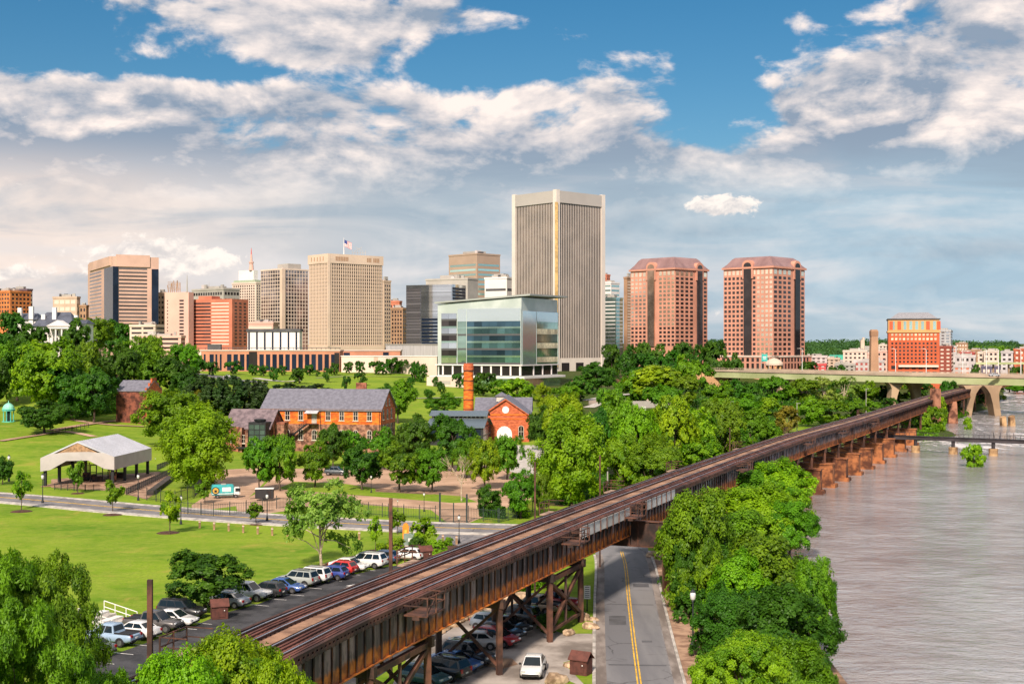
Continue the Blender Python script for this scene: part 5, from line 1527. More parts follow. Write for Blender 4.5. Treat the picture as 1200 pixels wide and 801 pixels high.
# left wing with glass stair tower
w = Bld('brick_works_wing', 'older red brick wing with purple slate roof and black glazed stair tower', 'works building', 264, 316, 333, 306, 12, 500, zb=0.0, maxd=13)
w.body('wall', M_BR_OLD, z0=-.5, z1=w.z1)
gable_roof(w.root, w.fl, w.b, w.z1, w.z1 + 4.0, M_ROOF_PUR, .4)
gable_wall(w.root, w.fl, w.b, w.z1, w.z1 + 4.0, M_BR_OLD); gable_wall(w.root, w.fl, w.b, w.z1, w.z1 + 4.0, M_BR_OLD, side=-1)
fw_ = w.fl
def fx(px): return fw_.L * (px - 264) / (316 - 264)
mb = MB(); fw_.box(mb, fx(296), fx(316), 0, Zat(494, 306), 2.4, 2.3); tw = mb.build('stair_tower', M_IRON, w.root)
ft = Face(fw_.pt(fx(296), 0, 2.4), fw_.u, fw_.n, fx(316) - fx(296))
panes(tw, 'pane', glass('glass_stair', (.10, .15, .15), .1, .6), grid(ft, 3, 4, .15, ft.L - .15, Zat(521, 306), Zat(496.5, 306), .86, .84, .06), depth=.2)
MB().lathe(fw_.pt(fx(306), 0, .6), [(.9, Zat(494, 306)), (1.4, Zat(493, 306)), (1.5, Zat(491, 306)), (1.1, Zat(490.5, 306))], 10).build('hopper', M_IRON, w.root)
mb = MB(); fw_.box(mb, fx(272), fx(282), -.2, Zat(500.3, 306), 1.4, 1.2); mb.build('buttress', M_BR_OLD, w.root)
mb = MB(); fw_.box(mb, fx(283), fx(287), -.2, Zat(501, 306), 1.8, 1.7); fw_.box(mb, fx(291), fx(294), -.2, Zat(503, 306), 1.8, 1.7); mb.build('buttress', M_BR_STONE, w.root)
mb = MB(); fw_.box(mb, fx(282), fx(296), Zat(525, 306), Zat(523, 306), 2.6, 2.5); mb.build('balcony', M_IRON, w.root)
for px_, zt_ in ((276, 512), (289, 513)):
    sash(w.root, Face(fw_.pt(0, 0, 1.45), fw_.u, fw_.n, fw_.L), fx(px_), Zat(zt_ + 6, 306), 1.1, 2.0)
mb = MB(); fw_.box(mb, fx(287.5), fx(290.5), .0, 2.4, .1, .3); mb.build('door', C_GREY, w.root)
# joining brick piece between the two
jn = Bld('brick_link', 'low rough brick link between the works hall and its wing', 'works building', 315, 333, 336, 309, 8, 497, zb=0.0, maxd=10)
jn.body('wall', M_BR_STONE, z0=-.5)
jn.body('parapet', M_BR_OLD, z0=jn.z1 + .003, z1=jn.z1 + .5, g=.15)
# pattern house with arched white door
b = Bld('brick_gable_house', 'red brick gable house with arched white door and round window', 'works building', 565, 620, 622, 346, 2, 486, zb=0.0, maxd=24)
ze = b.z1; zr = Zat(467.5, 346)
b.body('wall', M_BR_RED, z0=-.5, z1=ze)
f = b.fl; L = f.L
MB().loft([[f.pt(-.05, ze, .02), f.pt(L + .05, ze, .02), f.pt(L / 2, zr, .02)], [f.pt(-.05, ze, -.4), f.pt(L + .05, ze, -.4), f.pt(L / 2, zr, -.4)]]).build('gable', M_BR_RED, b.root)
mb = MB()
for s_ in (0, 1):
    e_ = f.pt(-.5 if s_ == 0 else L + .5, ze - .3, 0.5); r_ = f.pt(L / 2, zr + .15, 0.5)
    back = -f.n * (b.b + .5)
    mb.loft([[e_, r_, r_ + Vector((0, 0, .3)), e_ + Vector((0, 0, .3))], [e_ + back, r_ + back, r_ + back + Vector((0, 0, .3)), e_ + back + Vector((0, 0, .3))]])
mb.build('roof', M_ROOF_SL, b.root)
mb = MB()
mb.bar(f.pt(-.3, ze - .25, .45), f.pt(L / 2, zr - .05, .45), .3, .35).bar(f.pt(L + .3, ze - .25, .45), f.pt(L / 2, zr - .05, .45), .22, .25); mb.build('verge_brick', M_BR_RED, b.root)
mb = MB(); f.box(mb, .1, L - .1, ze - .1, ze + .25, .14, .1); f.box(mb, .1, L - .1, Zat(491, 346), Zat(490, 346), .14, .1); mb.build('string_course', M_BR_ORANGE, b.root)
dr = arch_panel(MB(), f, L * .475, Zat(516.5, 346), 4.1, 4.0, .1, .3).build('arched_door', M_WHITEP, b.root)
MB().loft([[f.pt(L * .5 + .95 * math.cos(q), Zat(480, 346) + .95 * math.sin(q), .12) for q in np.linspace(0, 2 * PI, 17)[:-1]], [f.pt(L * .5 + .95 * math.cos(q), Zat(480, 346) + .95 * math.sin(q), -.1) for q in np.linspace(0, 2 * PI, 17)[:-1]]]).build('round_window', M_WHITEP, b.root)
sash(b.root, f, L * .83, Zat(513, 346), 1.5, 3.4, True)
# cross wing behind with a little monitor
cw = Bld('brick_gable_house_wing', 'long grey roofed cross wing with white ridge monitor behind the gable house', 'works building', 557, 622, 624, 362, 2, 482, zb=0.0, maxd=14)
cw.body('wall', M_BR_OLD, z0=-.5)
gable_roof(cw.root, cw.fl, cw.b, cw.z1, Zat(465.5, 368), M_ROOF_SL, .4)
gable_wall(cw.root, cw.fl, cw.b, cw.z1, Zat(465.5, 368), C_GREY, side=-1); gable_wall(cw.root, cw.fl, cw.b, cw.z1, Zat(465.5, 368), C_GREY)
q = P(588, HZ, 364)
MB().par((q.x - 1.5, q.y - 1, Zat(470, 364)), (3, 0, 0), (0, 5, 0), (0, 0, Zat(464, 364) - Zat(470, 364))).build('monitor', M_TRIM, cw.root)
gable_y(cw.root, q.x - 1.9, q.x + 1.9, q.y - 1.4, q.y + 4.4, Zat(464, 364), Zat(459.5, 364), M_ROOF_SL, name='monitor_roof')
# blue metal roofed shed
b = Bld('glazed_shed', 'blue metal roofed shed with clerestory windows left of the gable house', 'works building', 502, 566, 577, 333, 8, 499, zb=0.0, maxd=13)
f = b.fl; L = f.L; dp = b.b
b.body('wall', M_IRON, z0=-.5, z1=b.z1)
panes(b.root, 'window', G_BLUE, grid(b.fr, 5, 2, .3, b.fr.L - .3, .3, b.z1 - .3, .85, .85, .05) + grid(f, 9, 1, .5, L - .5, 1, b.z1 - .6, .85, .8, .05), depth=.2)
zc0, zc1, zt_ = Zat(491.5, 333), Zat(487.5, 333), Zat(482.5, 333)
r = [[f.pt(a, z, o) for o, z in ((.5, b.z1 - .2), (-dp * .34, zc0), (-dp * .34, zc0 - .3), (.5, b.z1 - .5))] for a in (-.5, L + .5)]
MB().loft(r).build('lower_roof', M_ROOF_BLU, b.root)
r = [[f.pt(a, z, o) for o, z in ((-dp - .5, b.z1 - .2), (-dp * .66, zc0), (-dp * .66, zc0 - .3), (-dp - .5, b.z1 - .5))] for a in (-.5, L + .5)]
MB().loft(r).build('lower_roof', M_ROOF_BLU, b.root)
fc = Face(f.pt(0, 0, -dp * .34), f.u, f.n, L)
mb = MB(); fc.box(mb, 0, L, zc0 - .6, zc1, -.05, dp * .30); mb.build('clerestory_wall', M_TRIM, b.root)
panes(b.root, 'clerestory_window', G_DARK, grid(fc, 12, 1, .4, L - .4, zc0 + .1, zc1 - .1, .72, .8, .03), depth=.12)
r = [[f.pt(a, z, o) for o, z in ((-dp * .28, zc1), (-dp * .5, zt_), (-dp * .72, zc1), (-dp * .72, zc1 - .25), (-dp * .5, zt_ - .25), (-dp * .28, zc1 - .25))] for a in (-.5, L + .5)]
MB().loft(r).build('upper_roof', M_ROOF_BLU, b.root)
r = [[b.fl.pt(a, z, o) for o, z in ((0, b.z1 - .4), (-dp * .34, zc0 - .2), (-dp * .66, zc0 - .2), (-dp, b.z1 - .4))] for a in (L - .2, L)]
MB().loft(r).build('gable', G_BLUE, b.root)
# orange smokestack with iron bands
q = P(549, HZ, 385); zb_ = 2.0
ck = thing('smokestack', 'round orange brick smokestack with iron bands rising from the park', 'chimney', (q.x, q.y, zb_))
zt_ = Zat(425.5, 385)
MB().lathe((q.x, q.y, 0), [(1.62, zb_), (1.42, zt_ - 2.2), (1.42, zt_ - 2.1)], 20).build('shaft', M_BR_ORANGE, ck)
mb = MB().lathe((q.x, q.y, 0), [(1.44, zt_ - 2.2), (1.6, zt_ - 2.0), (1.6, zt_ - .7), (1.45, zt_ - .5), (1.45, zt_), (1.1, zt_), (1.1, zt_ - 1.2)], 20); mb.build('crown', M_BR_RED, ck)
mb = MB()
for k in range(6):
    z = zb_ + 2 + (zt_ - zb_ - 4.5) * k / 5; rr_ = 1.62 - .2 * (z - zb_) / (zt_ - zb_) + .03
    mb.lathe((q.x, q.y, 0), [(rr_, z), (rr_, z + .28)], 20)
mb.build('iron_band', M_STEEL, ck)
# ruined brick house on the hill
D_ = 352
b = Bld('brick_ruin', 'old red brick house with stepped gable and slate roof among dark trees', 'house', 136, 171, 189, 350, 12, 457, zb=Zat(483, 350), maxd=13)
b.body('wall', pm('ruin_brick', (.12, .036, .024), .9, var=.45, scale=.8, c2=(.24, .075, .045)))
gable_roof(b.root, b.fl, b.b, b.z1, b.z1 + 2.6, M_ROOF_SL, .25)
mb = MB()
fr_ = b.fr
for t0, t1, h in ((0, .2, .6), (.2, .36, 1.9), (.36, .64, 3.2), (.64, .8, 1.9), (.8, 1, .6)):
    fr_.box(mb, b.b * t0, b.b * t1, b.z0 if False else b.zg, b.z1 + h, .2, .3)
mb.build('stepped_gable', M_BR_RED, b.root)
gable_wall(b.root, b.fl, b.b, b.z1, b.z1 + 2.6, M_BR_OLD, side=-1)
# turquoise gazebo
p = hit(10, 494); p.z -= .2
M_VERD = pm('verdigris', (0.10, 0.46, 0.36), 0.6, var=0.15, scale=1.5)
gz = thing('gazebo', 'small round turquoise pavilion with domed roof on the hill', 'gazebo', p)
def L3(z): return z
MB().lathe(p, [(1.75, 0), (1.75, .35), (1.5, .36)], 16).build('plinth', M_VERD, gz)
for k in range(8):
    a = 2 * PI * k / 8; MB().tube([p + Vector((1.35 * math.cos(a), 1.35 * math.sin(a), .3)), p + Vector((1.35 * math.cos(a), 1.35 * math.sin(a), 3.1))], .13, 8).build('column', M_VERD, gz)
MB().lathe(p, [(1.3, 3.1), (1.65, 3.12), (1.65, 3.5), (1.75, 3.55), (1.55, 3.7)], 16).build('cornice', M_VERD, gz)
MB().lathe(p, [(1.55, 3.7), (1.45, 4.2), (1.1, 4.75), (.55, 5.15), (.12, 5.3), (.1, 5.7), (.02, 5.9)], 16).build('dome', pm('verdigris_pale', (.24, .60, .46), .5), gz)
MB().lathe(p, [(.75, .36), (.75, 2.6), (.5, 3.1)], 10).build('drum', M_IRONG, gz)
# striped brick pavilion at the riverfront tower's foot
p = P(907, HZ, 640); p.z = 12.0
pv = thing('river_pavilion', 'small tan arcaded pavilion with shallow dome beside the road bridge', 'pavilion', p)
for k in range(8):
    a = 2 * PI * k / 8; MB().tube([p + Vector((3.6 * math.cos(a), 3.6 * math.sin(a), 0)), p + Vector((3.6 * math.cos(a), 3.6 * math.sin(a), 4.2))], .45, 6).build('column', C_ORT, pv)
MB().lathe(p, [(4.3, 4.2), (4.5, 4.3), (4.5, 5.2), (3.6, 6.6), (1.4, 7.6), (.2, 8)], 16).build('roof', C_TANL, pv)

# ------------------------------------------------------------------ open shelter by the street
M_SHROOF = pm('shelter_metal', (0.60, 0.62, 0.68), 0.45, 0.2, var=0.08, scale=.3)
M_SHFAC = pm('shelter_fascia', (0.47, 0.44, 0.42), 0.7, var=0.06, scale=.4)
A = G(53, 570); Bp = G(132, 568); Cp = G(173, 556)
ux = (Bp - A); ux.z = 0; WS = ux.length; ux.normalize()
uy = (Cp - Bp); uy.z = 0; DS = uy.length; uy.normalize()
sh = thing('park_shelter', 'open grey gable roofed shelter on black posts beside the street', 'shelter', (A.x, A.y, 0))
def S(u, v, z): q = A + ux * u + uy * v; return Vector((q.x, q.y, z))
ZE, ZR, ZF = 5.35, 8.3, 2.9
for side in (0, 1):
    u0 = -.5 if side == 0 else WS + .5
    MB().loft([[S(u0, -.8, ZE), S(WS / 2, -.8, ZR), S(WS / 2, -.8, ZR - .25), S(u0, -.8, ZE - .25)], [S(u0, DS + .6, ZE), S(WS / 2, DS + .6, ZR), S(WS / 2, DS + .6, ZR - .25), S(u0, DS + .6, ZE - .25)]]).build('roof', M_SHROOF, sh)
    MB().par(S(u0 - .04, -.8, ZF), ux * .12, uy * (DS + 1.4), Vector((0, 0, ZE - ZF))).build('side_fascia', M_SHFAC, sh)
seam = MB()
for k in range(22):
    v = -.6 + (DS + 1.0) * k / 21
    for u0 in (-.5, WS + .5): seam.bar(S(u0, v, ZE + .03), S(WS / 2, v, ZR + .03), .05, .06)
seam.build('roof_seam', pm('seam_grey', (.40, .40, .43), .5), sh)
for v in (-.82, DS + .55):
    out = [(-.5, ZF), (-.5, ZE), (WS / 2, ZR), (WS + .5, ZE), (WS + .5, ZF), (WS - 1.8, ZF + .6), (WS - 4.2, ZE - .55), (4.2, ZE - .55), (1.8, ZF + .6)]
    n_ = len(out)
    mbf = MB()
    lf = [(-.5, ZF), (1.2, ZF + .25), (4.0, ZE - .6), (WS - 4.0, ZE - .6), (WS - 1.2, ZF + .25), (WS + .5, ZF), (WS + .5, ZE), (WS * .72, ZE + (ZR - ZE) * .48), (WS / 2, ZE + .95), (WS * .28, ZE + (ZR - ZE) * .48), (-.5, ZE)]
    # fascia as quads so that the concave outline stays clean
    U = [(-.5, ZF, ZE), (1.2, ZF + .25, ZE + .72), (4.0, ZE - .6, ZE + 1.0), (WS - 4.0, ZE - .6, ZE + 1.0), (WS - 1.2, ZF + .25, ZE + .72), (WS + .5, ZF, ZE)]
    mbf.loft([[S(u, v, za), S(u, v + .1, za), S(u, v + .1, zb2), S(u, v, zb2)] for u, za, zb2 in U])
    mbf.build('front_fascia', M_SHFAC, sh)
    MB().loft([[S(2.4, v + .03, ZE + .8), S(WS - 2.4, v + .03, ZE + .8), S(WS / 2, v + .03, ZR - .3)], [S(2.4, v + .12, ZE + .8), S(WS - 2.4, v + .12, ZE + .8), S(WS / 2, v + .12, ZR - .3)]]).build('gable_boards', M_WOODL, sh)
for v in (0, DS / 3, DS * 2 / 3, DS):
    for u in (0, WS):
        MB().bar(S(u, v, -.1), S(u, v, ZE - .3), .5, .5).build('post', M_IRON, sh)
for v in np.linspace(0, DS, 6):
    MB().bar(S(0, v, ZE - .4), S(WS, v, ZE - .4), .3, .4).build('truss_beam', M_WOOD, sh)
MB().par(S(-.6, -.6, 0.05), ux * (WS + 1.2), uy * (DS + 1.2), Vector((0, 0, .12))).build('floor', M_WALK, sh)
# inside: dark display frames, bollards and a low rail
for u, v, w_, h_, mt in ((7.2, 5, 2.2, 3.2, M_IRON), (9.8, 6, 1.2, 3.4, M_WOOD), (4.2, 9, 3, 3.0, M_IRON), (8.4, 12, 3.2, 3.2, M_IRON), (2.2, 13, 1.6, 3, M_WOOD)):
    t_ = thing('display_frame', {7.2: 'black tall display frame in the front of the shelter', 9.8: 'brown wooden display frame by the right posts of the shelter', 4.2: 'wide black display frame in the middle of the shelter', 8.4: 'wide black display frame deep in the shelter', 2.2: 'brown display frame at the far left of the shelter'}[u], 'display', S(u, v, .17), group='display frames in the shelter')
    q = S(u, v, .17)
    mb = MB()
    for s_ in (-w_ / 2, 0, w_ / 2): mb.bar(q + ux * s_, q + ux * s_ + Vector((0, 0, h_)), .14, .14)
    mb.build('upright', mt, t_)
    mb = MB()
    for z_ in (.4, h_ * .5, h_): mb.bar(q - ux * w_ / 2 + Vector((0, 0, z_)), q + ux * w_ / 2 + Vector((0, 0, z_)), .12, .12)
    mb.build('crossbar', mt, t_)
    MB().box(q + uy * .5 + Vector((0, 0, .5)), (w_ * .8, .9, 1.0)).build('machine_base', pm('machine_red', (.22, .05, .03), .6) if mt is M_WOOD else M_STEELD, t_)

# ------------------------------------------------------------------ fences, gate, walls
def picket(name, label, pts, h=1.9, mat=None, sp=0.28, post=2.6, zmin=0.0, cat_='fence', rails=(0.2, 0.92), pw=0.035, ph=0.25):
    pts = [Vector(p) for p in pts]
    t = thing(name, label, cat_, pts[0])
    mat = mat or M_IRONG
    bars, posts, rl = MB(), MB(), MB()
    for i in range(len(pts) - 1):
        a, c = pts[i], pts[i + 1]; Ln = (c - a).length
        for k in range(int(Ln / sp)):
            q = a.lerp(c, k * sp / Ln); bars.bar(q + Vector((0, 0, .1)), q + Vector((0, 0, h)), pw, pw)
        for k in range(max(1, int(Ln / post)) + 1):
            q = a.lerp(c, min(1, k * post / Ln)); posts.bar(q, q + Vector((0, 0, h + ph)), .10, .10)
        for r in rails: rl.bar(a + Vector((0, 0, h * r)), c + Vector((0, 0, h * r)), .05, .05)
    if bars.f: bars.build('picket', mat, t)
    posts.build('fence_post', mat, t)
    rl.build('fence_rail', mat, t)
    return t
picket('iron_fence', 'dark iron picket fence along the grass left of the trailer', [G(205, 601), G(250, 604.5), G(322, 599.5)])
picket('iron_fence', 'long dark iron picket fence between the street and the gravel plaza', [G(324, 596), G(400, 601.5), G(455, 606), G(513, 609)])
picket('iron_fence', 'dark iron fence behind the clipped hedge right of the gate', [G(549, 609), G(585, 612), G(606, 607), G(628, 598)])
gt = thing('iron_gate', 'tall dark iron gate at the entrance to the gravel plaza', 'gate', G(515, 611))
for px in (515.5, 547):
    q = G(px, 612); MB().bar(q, q + Vector((0, 0, 4.4 if px < 520 else 4.2)), .26, .26).build('gate_post', M_IRONG, gt)
q = G(531.5, 612); MB().bar(q, q + Vector((0, 0, 2.9)), .16, .16).build('gate_post', M_IRONG, gt)
for pa_, pb_ in ((516, 531), (532, 546.5)):
    a, c = G(pa_, 612), G(pb_, 612); mb = MB()
    for k in range(13): 
        q = a.lerp(c, k / 12); mb.bar(q + Vector((0, 0, .15)), q + Vector((0, 0, 2.0)), .035, .035)
    for z_ in (.2, 1.0, 1.95): mb.bar(a + Vector((0, 0, z_)), c + Vector((0, 0, z_)), .06, .06)
    mb.build('gate_leaf', M_IRONG, gt)
# ramp with black railings beside the shelter and the dark canal wall
picket('ramp_railing', 'black railing on the near side of the ramp by the shelter', [G(148, 580, 0), G(178, 566, 0), G(205, 553, 0)], h=1.2, mat=M_IRON, sp=.22, post=1.6, ph=.1)
picket('ramp_railing', 'black railing on the far side of the ramp by the shelter', [G(184, 551, 0), G(204, 543, 0)], h=1.2, mat=M_IRON, sp=.22, post=1.6, ph=.1)
picket('shelter_railing', 'low black railing across the front of the shelter', [G(64, 573.5, 0), G(90, 575, 0), G(118, 575, 0)], h=1.1, mat=M_IRON, sp=.2, post=1.5, ph=.1)
picket('canal_fence', 'dark wire fence around the sunken canal by the ramp', [G(172, 586), G(188, 588), G(205, 590), G(228, 583), G(236, 573)], h=2.0, mat=M_IRON, sp=.3)
a, c = G(176, 580), G(200, 562)
cw_ = MB().bar(a + Vector((0, 0, .3)), c + Vector((0, 0, .3)), 1.2, .9).build('canal_wall', pm('canal_stone', (.05, .04, .035), .9, var=.4, scale=1), None, off=a); cw_.location = a
tag(cw_, 'dark old brick canal wall between ramp and wire fence', 'wall')
picket('hill_railing', 'thin dark railing along the path below the gazebo tree', [hit(62, 508), hit(85, 505), hit(104, 501)], h=1.1, mat=M_IRON, sp=1.2, post=2.4, ph=.05)
rf = thing('river_fence', 'rusty guard fence along the riverside pavement', 'fence', (0, 0, 0))
ln = offset(road_c[cut + 10:], -6.1)
mb, mr = MB(), MB()
for i in range(0, len(ln) - 1, 2):
    mb.bar((ln[i].x, ln[i].y, 0), (ln[i].x, ln[i].y, 1.05), .12, .12)
for i in range(len(ln) - 1):
    for z_, h_ in ((.98, .12), (.55, .5)): mr.bar((ln[i].x, ln[i].y, z_), (ln[i + 1].x, ln[i + 1].y, z_), .07, h_)
mb.build('fence_post', M_STEEL, rf); mr.build('fence_rail', pm('rail_maroon', (.16, .055, .045), .8, var=.2, scale=1), rf)
# brick and pale garden walls in the middle distance
for lab, pts, h, mt in [('orange brick retaining wall stepping down right of the glass office', [(670, 452), (684, 455), (697, 462)], 2.6, C_BRK2),
                        ('second orange brick wall behind the round trees', [(722, 451), (742, 457)], 3.0, C_BRK2),
                        ('long pale concrete wall by the park steps', [(690, 474), (720, 470), (760, 471)], 1.4, C_CREAM),
                        ('grey canal bridge wall with dark railing below the towers', [(740, 478), (775, 478), (800, 476)], 2.6, C_GREY),
                        ('pale end wall of the canal bridge', [(752, 487), (757, 488)], 3.4, C_WHITE)]:
    pts = [hit(*q) for q in pts]; rings = []
    o = pts[0].copy()
    mb = MB()
    for i in range(len(pts) - 1):
        d = Vector((0, .45 + .01 * i, 0)); a, c = pts[i], pts[i + 1]
        mb.loft([[a - Vector((0, 0, .6)), a + d - Vector((0, 0, .6)), a + d + Vector((0, 0, h)), a + Vector((0, 0, h))], [c - Vector((0, 0, .6)), c + d - Vector((0, 0, .6)), c + d + Vector((0, 0, h)), c + Vector((0, 0, h))]])
    wl_ = mb.build('garden_wall', mt, None, off=o); wl_.location = o
    tag(wl_, lab, 'wall')
picket('canal_railing', 'dark railing along the canal bridge below the towers', [hit(742, 474, .6), hit(800, 472, .6)], h=2.6, mat=M_IRON, sp=1.0, post=5, ph=.1)

# ------------------------------------------------------------------ lamps, bollards, small things
M_LAMPP = pm('lamp_post_paint', (0.03, 0.035, 0.04), .5, .3)
M_GLOBE = pm('lamp_globe', (0.72, 0.72, 0.70), .3)
lp = thing('street_lamp', 'black street lamp', 'street lamp')
MB().lathe((0, 0, 0), [(.24, 0), (.24, .25), (.15, .6), (.11, .9), (.075, 1.0), (.06, 3.9), (.10, 3.95), (.05, 4.05)], 8).build('post', M_LAMPP, lp, smooth=False)
MB().lathe((0, 0, 0), [(.10, 4.05), (.22, 4.2), (.26, 4.55), (.2, 4.78)], 10).build('globe', M_GLOBE, lp, smooth=True)
MB().lathe((0, 0, 0), [(.27, 4.78), (.12, 4.95), (.04, 5.0), (.03, 5.15)], 8).build('lamp_cap', M_LAMPP, lp)
freeze(lp)
for px, py, hpx, lab in [(10.5, 564, 32, 'black street lamp with white globe on the grass left of the shelter'), (50, 589, 35, 'black street lamp in front of the shelter left corner'),
                         (162, 586, 32, 'black street lamp between the shelter and the ramp railing'), (212, 614, 35, 'black street lamp on the pavement left of the wooden bollards'),
                         (313, 610, 33, 'black street lamp beside the iron fence near the trailer'), (466, 599, 14, 'short pale topped lamp inside the iron fence'),
                         (497, 599, 23, 'black lamp on the gravel plaza left of the gate'), (435, 577, 21, 'black lamp under the plaza trees'),
                         (538, 636, 34, 'black street lamp in front of the iron gate'), (614, 604, 24, 'black lamp half hidden in the trees right of the gate'),
                         (182, 544, 8, 'tiny low path lamp behind the shelter'), (340, 568, 8, 'tiny low path lamp on the plaza lawn'), (362, 563, 10, 'small path lamp left of the dark parked car')]:
    p = G(px, py); copy_tree(lp, p, 0, (hpx / FPX * p.y / 5.1,) * 3, lab, 'street lamps in the park')
p = G(812, 758, 0); copy_tree(lp, p, 0, (1.0, 1.0, 1.0), 'street lamp grown over by bushes right of the riverside fence', 'street lamps in the park')
bo = thing('wooden_bollard', 'wooden bollard', 'bollard')
MB().box((0, 0, .55), (.28, .28, 1.1)).build('post', M_WOODL, bo, bevel=.03)
MB().box((0, 0, .93), (.30, .30, .06)).build('band', M_WHITEP, bo)
freeze(bo)
BOL = [(234, 618.5, 'first grey brown bollard from the left along the street lawn'), (251, 620.5, 'second bollard from the left along the street lawn'), (268, 622, 'third bollard from the left along the street lawn'), (285, 624, 'fourth bollard from the left along the street lawn'),
       (302, 625.5, 'bollard left of the pale sparse tree along the street lawn'), (319, 627, 'bollard just left of the pale sparse tree crown'), (337, 628.5, 'bollard at the left edge of the pale tree crown'), (421, 632, 'bollard right of the pale sparse tree'),
       (519, 636, 'bollard left of the street lamp by the gate'), (535, 637.5, 'bollard beside the street lamp by the gate')]
for px, py, lab in BOL:
    copy_tree(bo, G(px, py), .1, None, lab, 'wooden bollards along the street')
# utility cabinet, orange marker, brown bins, signs
q = G(480, 640)
ub = thing('utility_cabinet', 'green grey utility cabinet by the shrubs near the viaduct', 'utility box', q)
MB().box(q + Vector((0, 0, .12)), (1.9, 1.3, .24)).build('plinth', M_CONC, ub)
MB().box(q + Vector((0, 0, .95)), (1.5, 1.0, 1.4)).build('body', pm('cabinet_green', (.20, .27, .23), .5), ub, bevel=.04)
MB().box(q + Vector((.1, -.52, .95)), (.5, .04, .4)).build('notice', M_WHITEP, ub)
q = G(475.5, 635)
om = thing('orange_marker', 'upright orange marker board standing behind the utility cabinet', 'sign', q)
MB().loft([[q + Vector((x, y, z)) for x, y in ((-w_, -.08), (w_, -.08), (w_, .08), (-w_, .08))] for z, w_ in ((0, .3), (.3, .42), (2.0, .42), (2.4, .3), (2.55, .12))]).build('board', pm('marker_orange', (.70, .25, .02), .6), om)
MB().box(q + Vector((0, -.1, 1.3)), (.3, .03, .7)).build('panel', pm('marker_yellow', (.75, .45, .06), .6), om)
M_BIN = pm('bin_brown', (.085, .028, .020), .75, var=.25, scale=2)
def kiosk(loc, rz, sc, label):
    k = thing('bin_store', label, 'bin store', loc, 'brown bin stores', rz)
    MB().box((0, 0, .75), (1.7, 1.3, 1.5)).build('body', M_BIN, k, bevel=.03)
    MB().loft([[Vector((x, y, z)) for y, z in ((-.8, 1.42), (0, 2.1), (.8, 1.42), (.8, 1.34), (0, 2.0), (-.8, 1.34))] for x in (-.98, .98)]).build('roof', pm('bin_roof', (.11, .036, .026), .7, var=.2, scale=2), k)
    MB().box((.2, -.67, .8), (.7, .05, 1.1)).build('door', M_BIN, k)
    MB().box((.45, -.71, .95), (.1, .05, .1)).build('handle', M_WHITEP, k)
    k.scale = (sc * .78,) * 3
    return k
kiosk(G(257, 724), .35, 1.15, 'brown gabled bin store on the grass island between parked cars')
kiosk(G(681, 789), -.5, 1.12, 'brown gabled bin store on the grass beside the street kerb')
kiosk(G(498, 656), .4, 1.1, 'brown gabled bin store close behind the viaduct near the white hatchback')
q = G(688, 716)
sg = thing('notice_sign', 'white notice board on a post beside the street under the viaduct', 'sign', q)
MB().bar(q, q + Vector((0, 0, 2.6)), .1, .1).build('post', M_IRON, sg)
MB().box(q + Vector((0, -.1, 1.9)), (.62, .05, 1.3)).build('board', M_WHITEP, sg)
mb = MB()
for k in range(6): mb.box(q + Vector((0, -.135, 2.4 - k * .19)), (.44, .015, .06))
mb.build('lettering', M_IRON, sg)
q = P(896, HZ, 630)
hs_ = thing('highway_sign', 'turquoise highway sign on tall posts at the bridge end', 'sign', (q.x, q.y, 10))
MB().box((q.x, q.y, Zat(419, 630)), (2.8, .2, 3.6)).build('board', pm('sign_turquoise', (.05, .42, .36), .5), hs_)
MB().bar((q.x - 1.6, q.y + .2, 10), (q.x - 1.6, q.y + .2, Zat(414, 630)), .25, .25).build('post', C_GREY, hs_)
MB().bar((q.x + 2.2, q.y + .2, 10), (q.x + 2.2, q.y + .2, Zat(418, 630)), .25, .25).build('post', C_GREY, hs_)
mb = MB(); mb.box((q.x, q.y - .14, Zat(418, 630)), (1.8, .03, .4)).box((q.x, q.y - .14, Zat(420, 630)), (1.4, .03, .4)); mb.build('lettering', M_WHITEP, hs_)
# tall lights on the road bridge
bl_ = thing('bridge_lamp', 'bridge lamp', 'street lamp')
MB().tube([(0, 0, 0), (0, 0, 10.5), (-.5, 0, 10.9), (-1.6, 0, 11)], [.16, .1, .09, .07], 6).build('pole', M_WHITEP, bl_)
MB().box((-1.9, 0, 10.95), (.9, .3, .16)).build('lamp_head', C_GREY, bl_)
freeze(bl_)
for px, lab in [(941, 'thin lamp mast on the bridge just right of the pink brick tower'), (1051, 'lamp mast on the bridge before the left part of the orange hotel'), (1086, 'lamp mast on the bridge before the right part of the orange hotel'),
                (1128, 'lamp mast on the bridge right of the orange hotel'), (1158, 'lamp mast on the bridge before the broad pale loft'), (1170, 'lamp mast on the bridge before the grey white loft'), (1196, 'last lamp mast on the bridge near the red loft')]:
    # find the point of the parapet line at this pixel
    best = min(((abs(600 + bl[i].lerp(bl[i + 1], t).x / bl[i].lerp(bl[i + 1], t).y * FPX - px), bl[i].lerp(bl[i + 1], t)) for i in range(4) for t in np.linspace(0, 1, 60)), key=lambda q: q[0])[1]
    copy_tree(bl_, (best.x, best.y + .6, BZ + .05), 0, (1, 1, 1.0), lab, 'lamp masts on the road bridge')
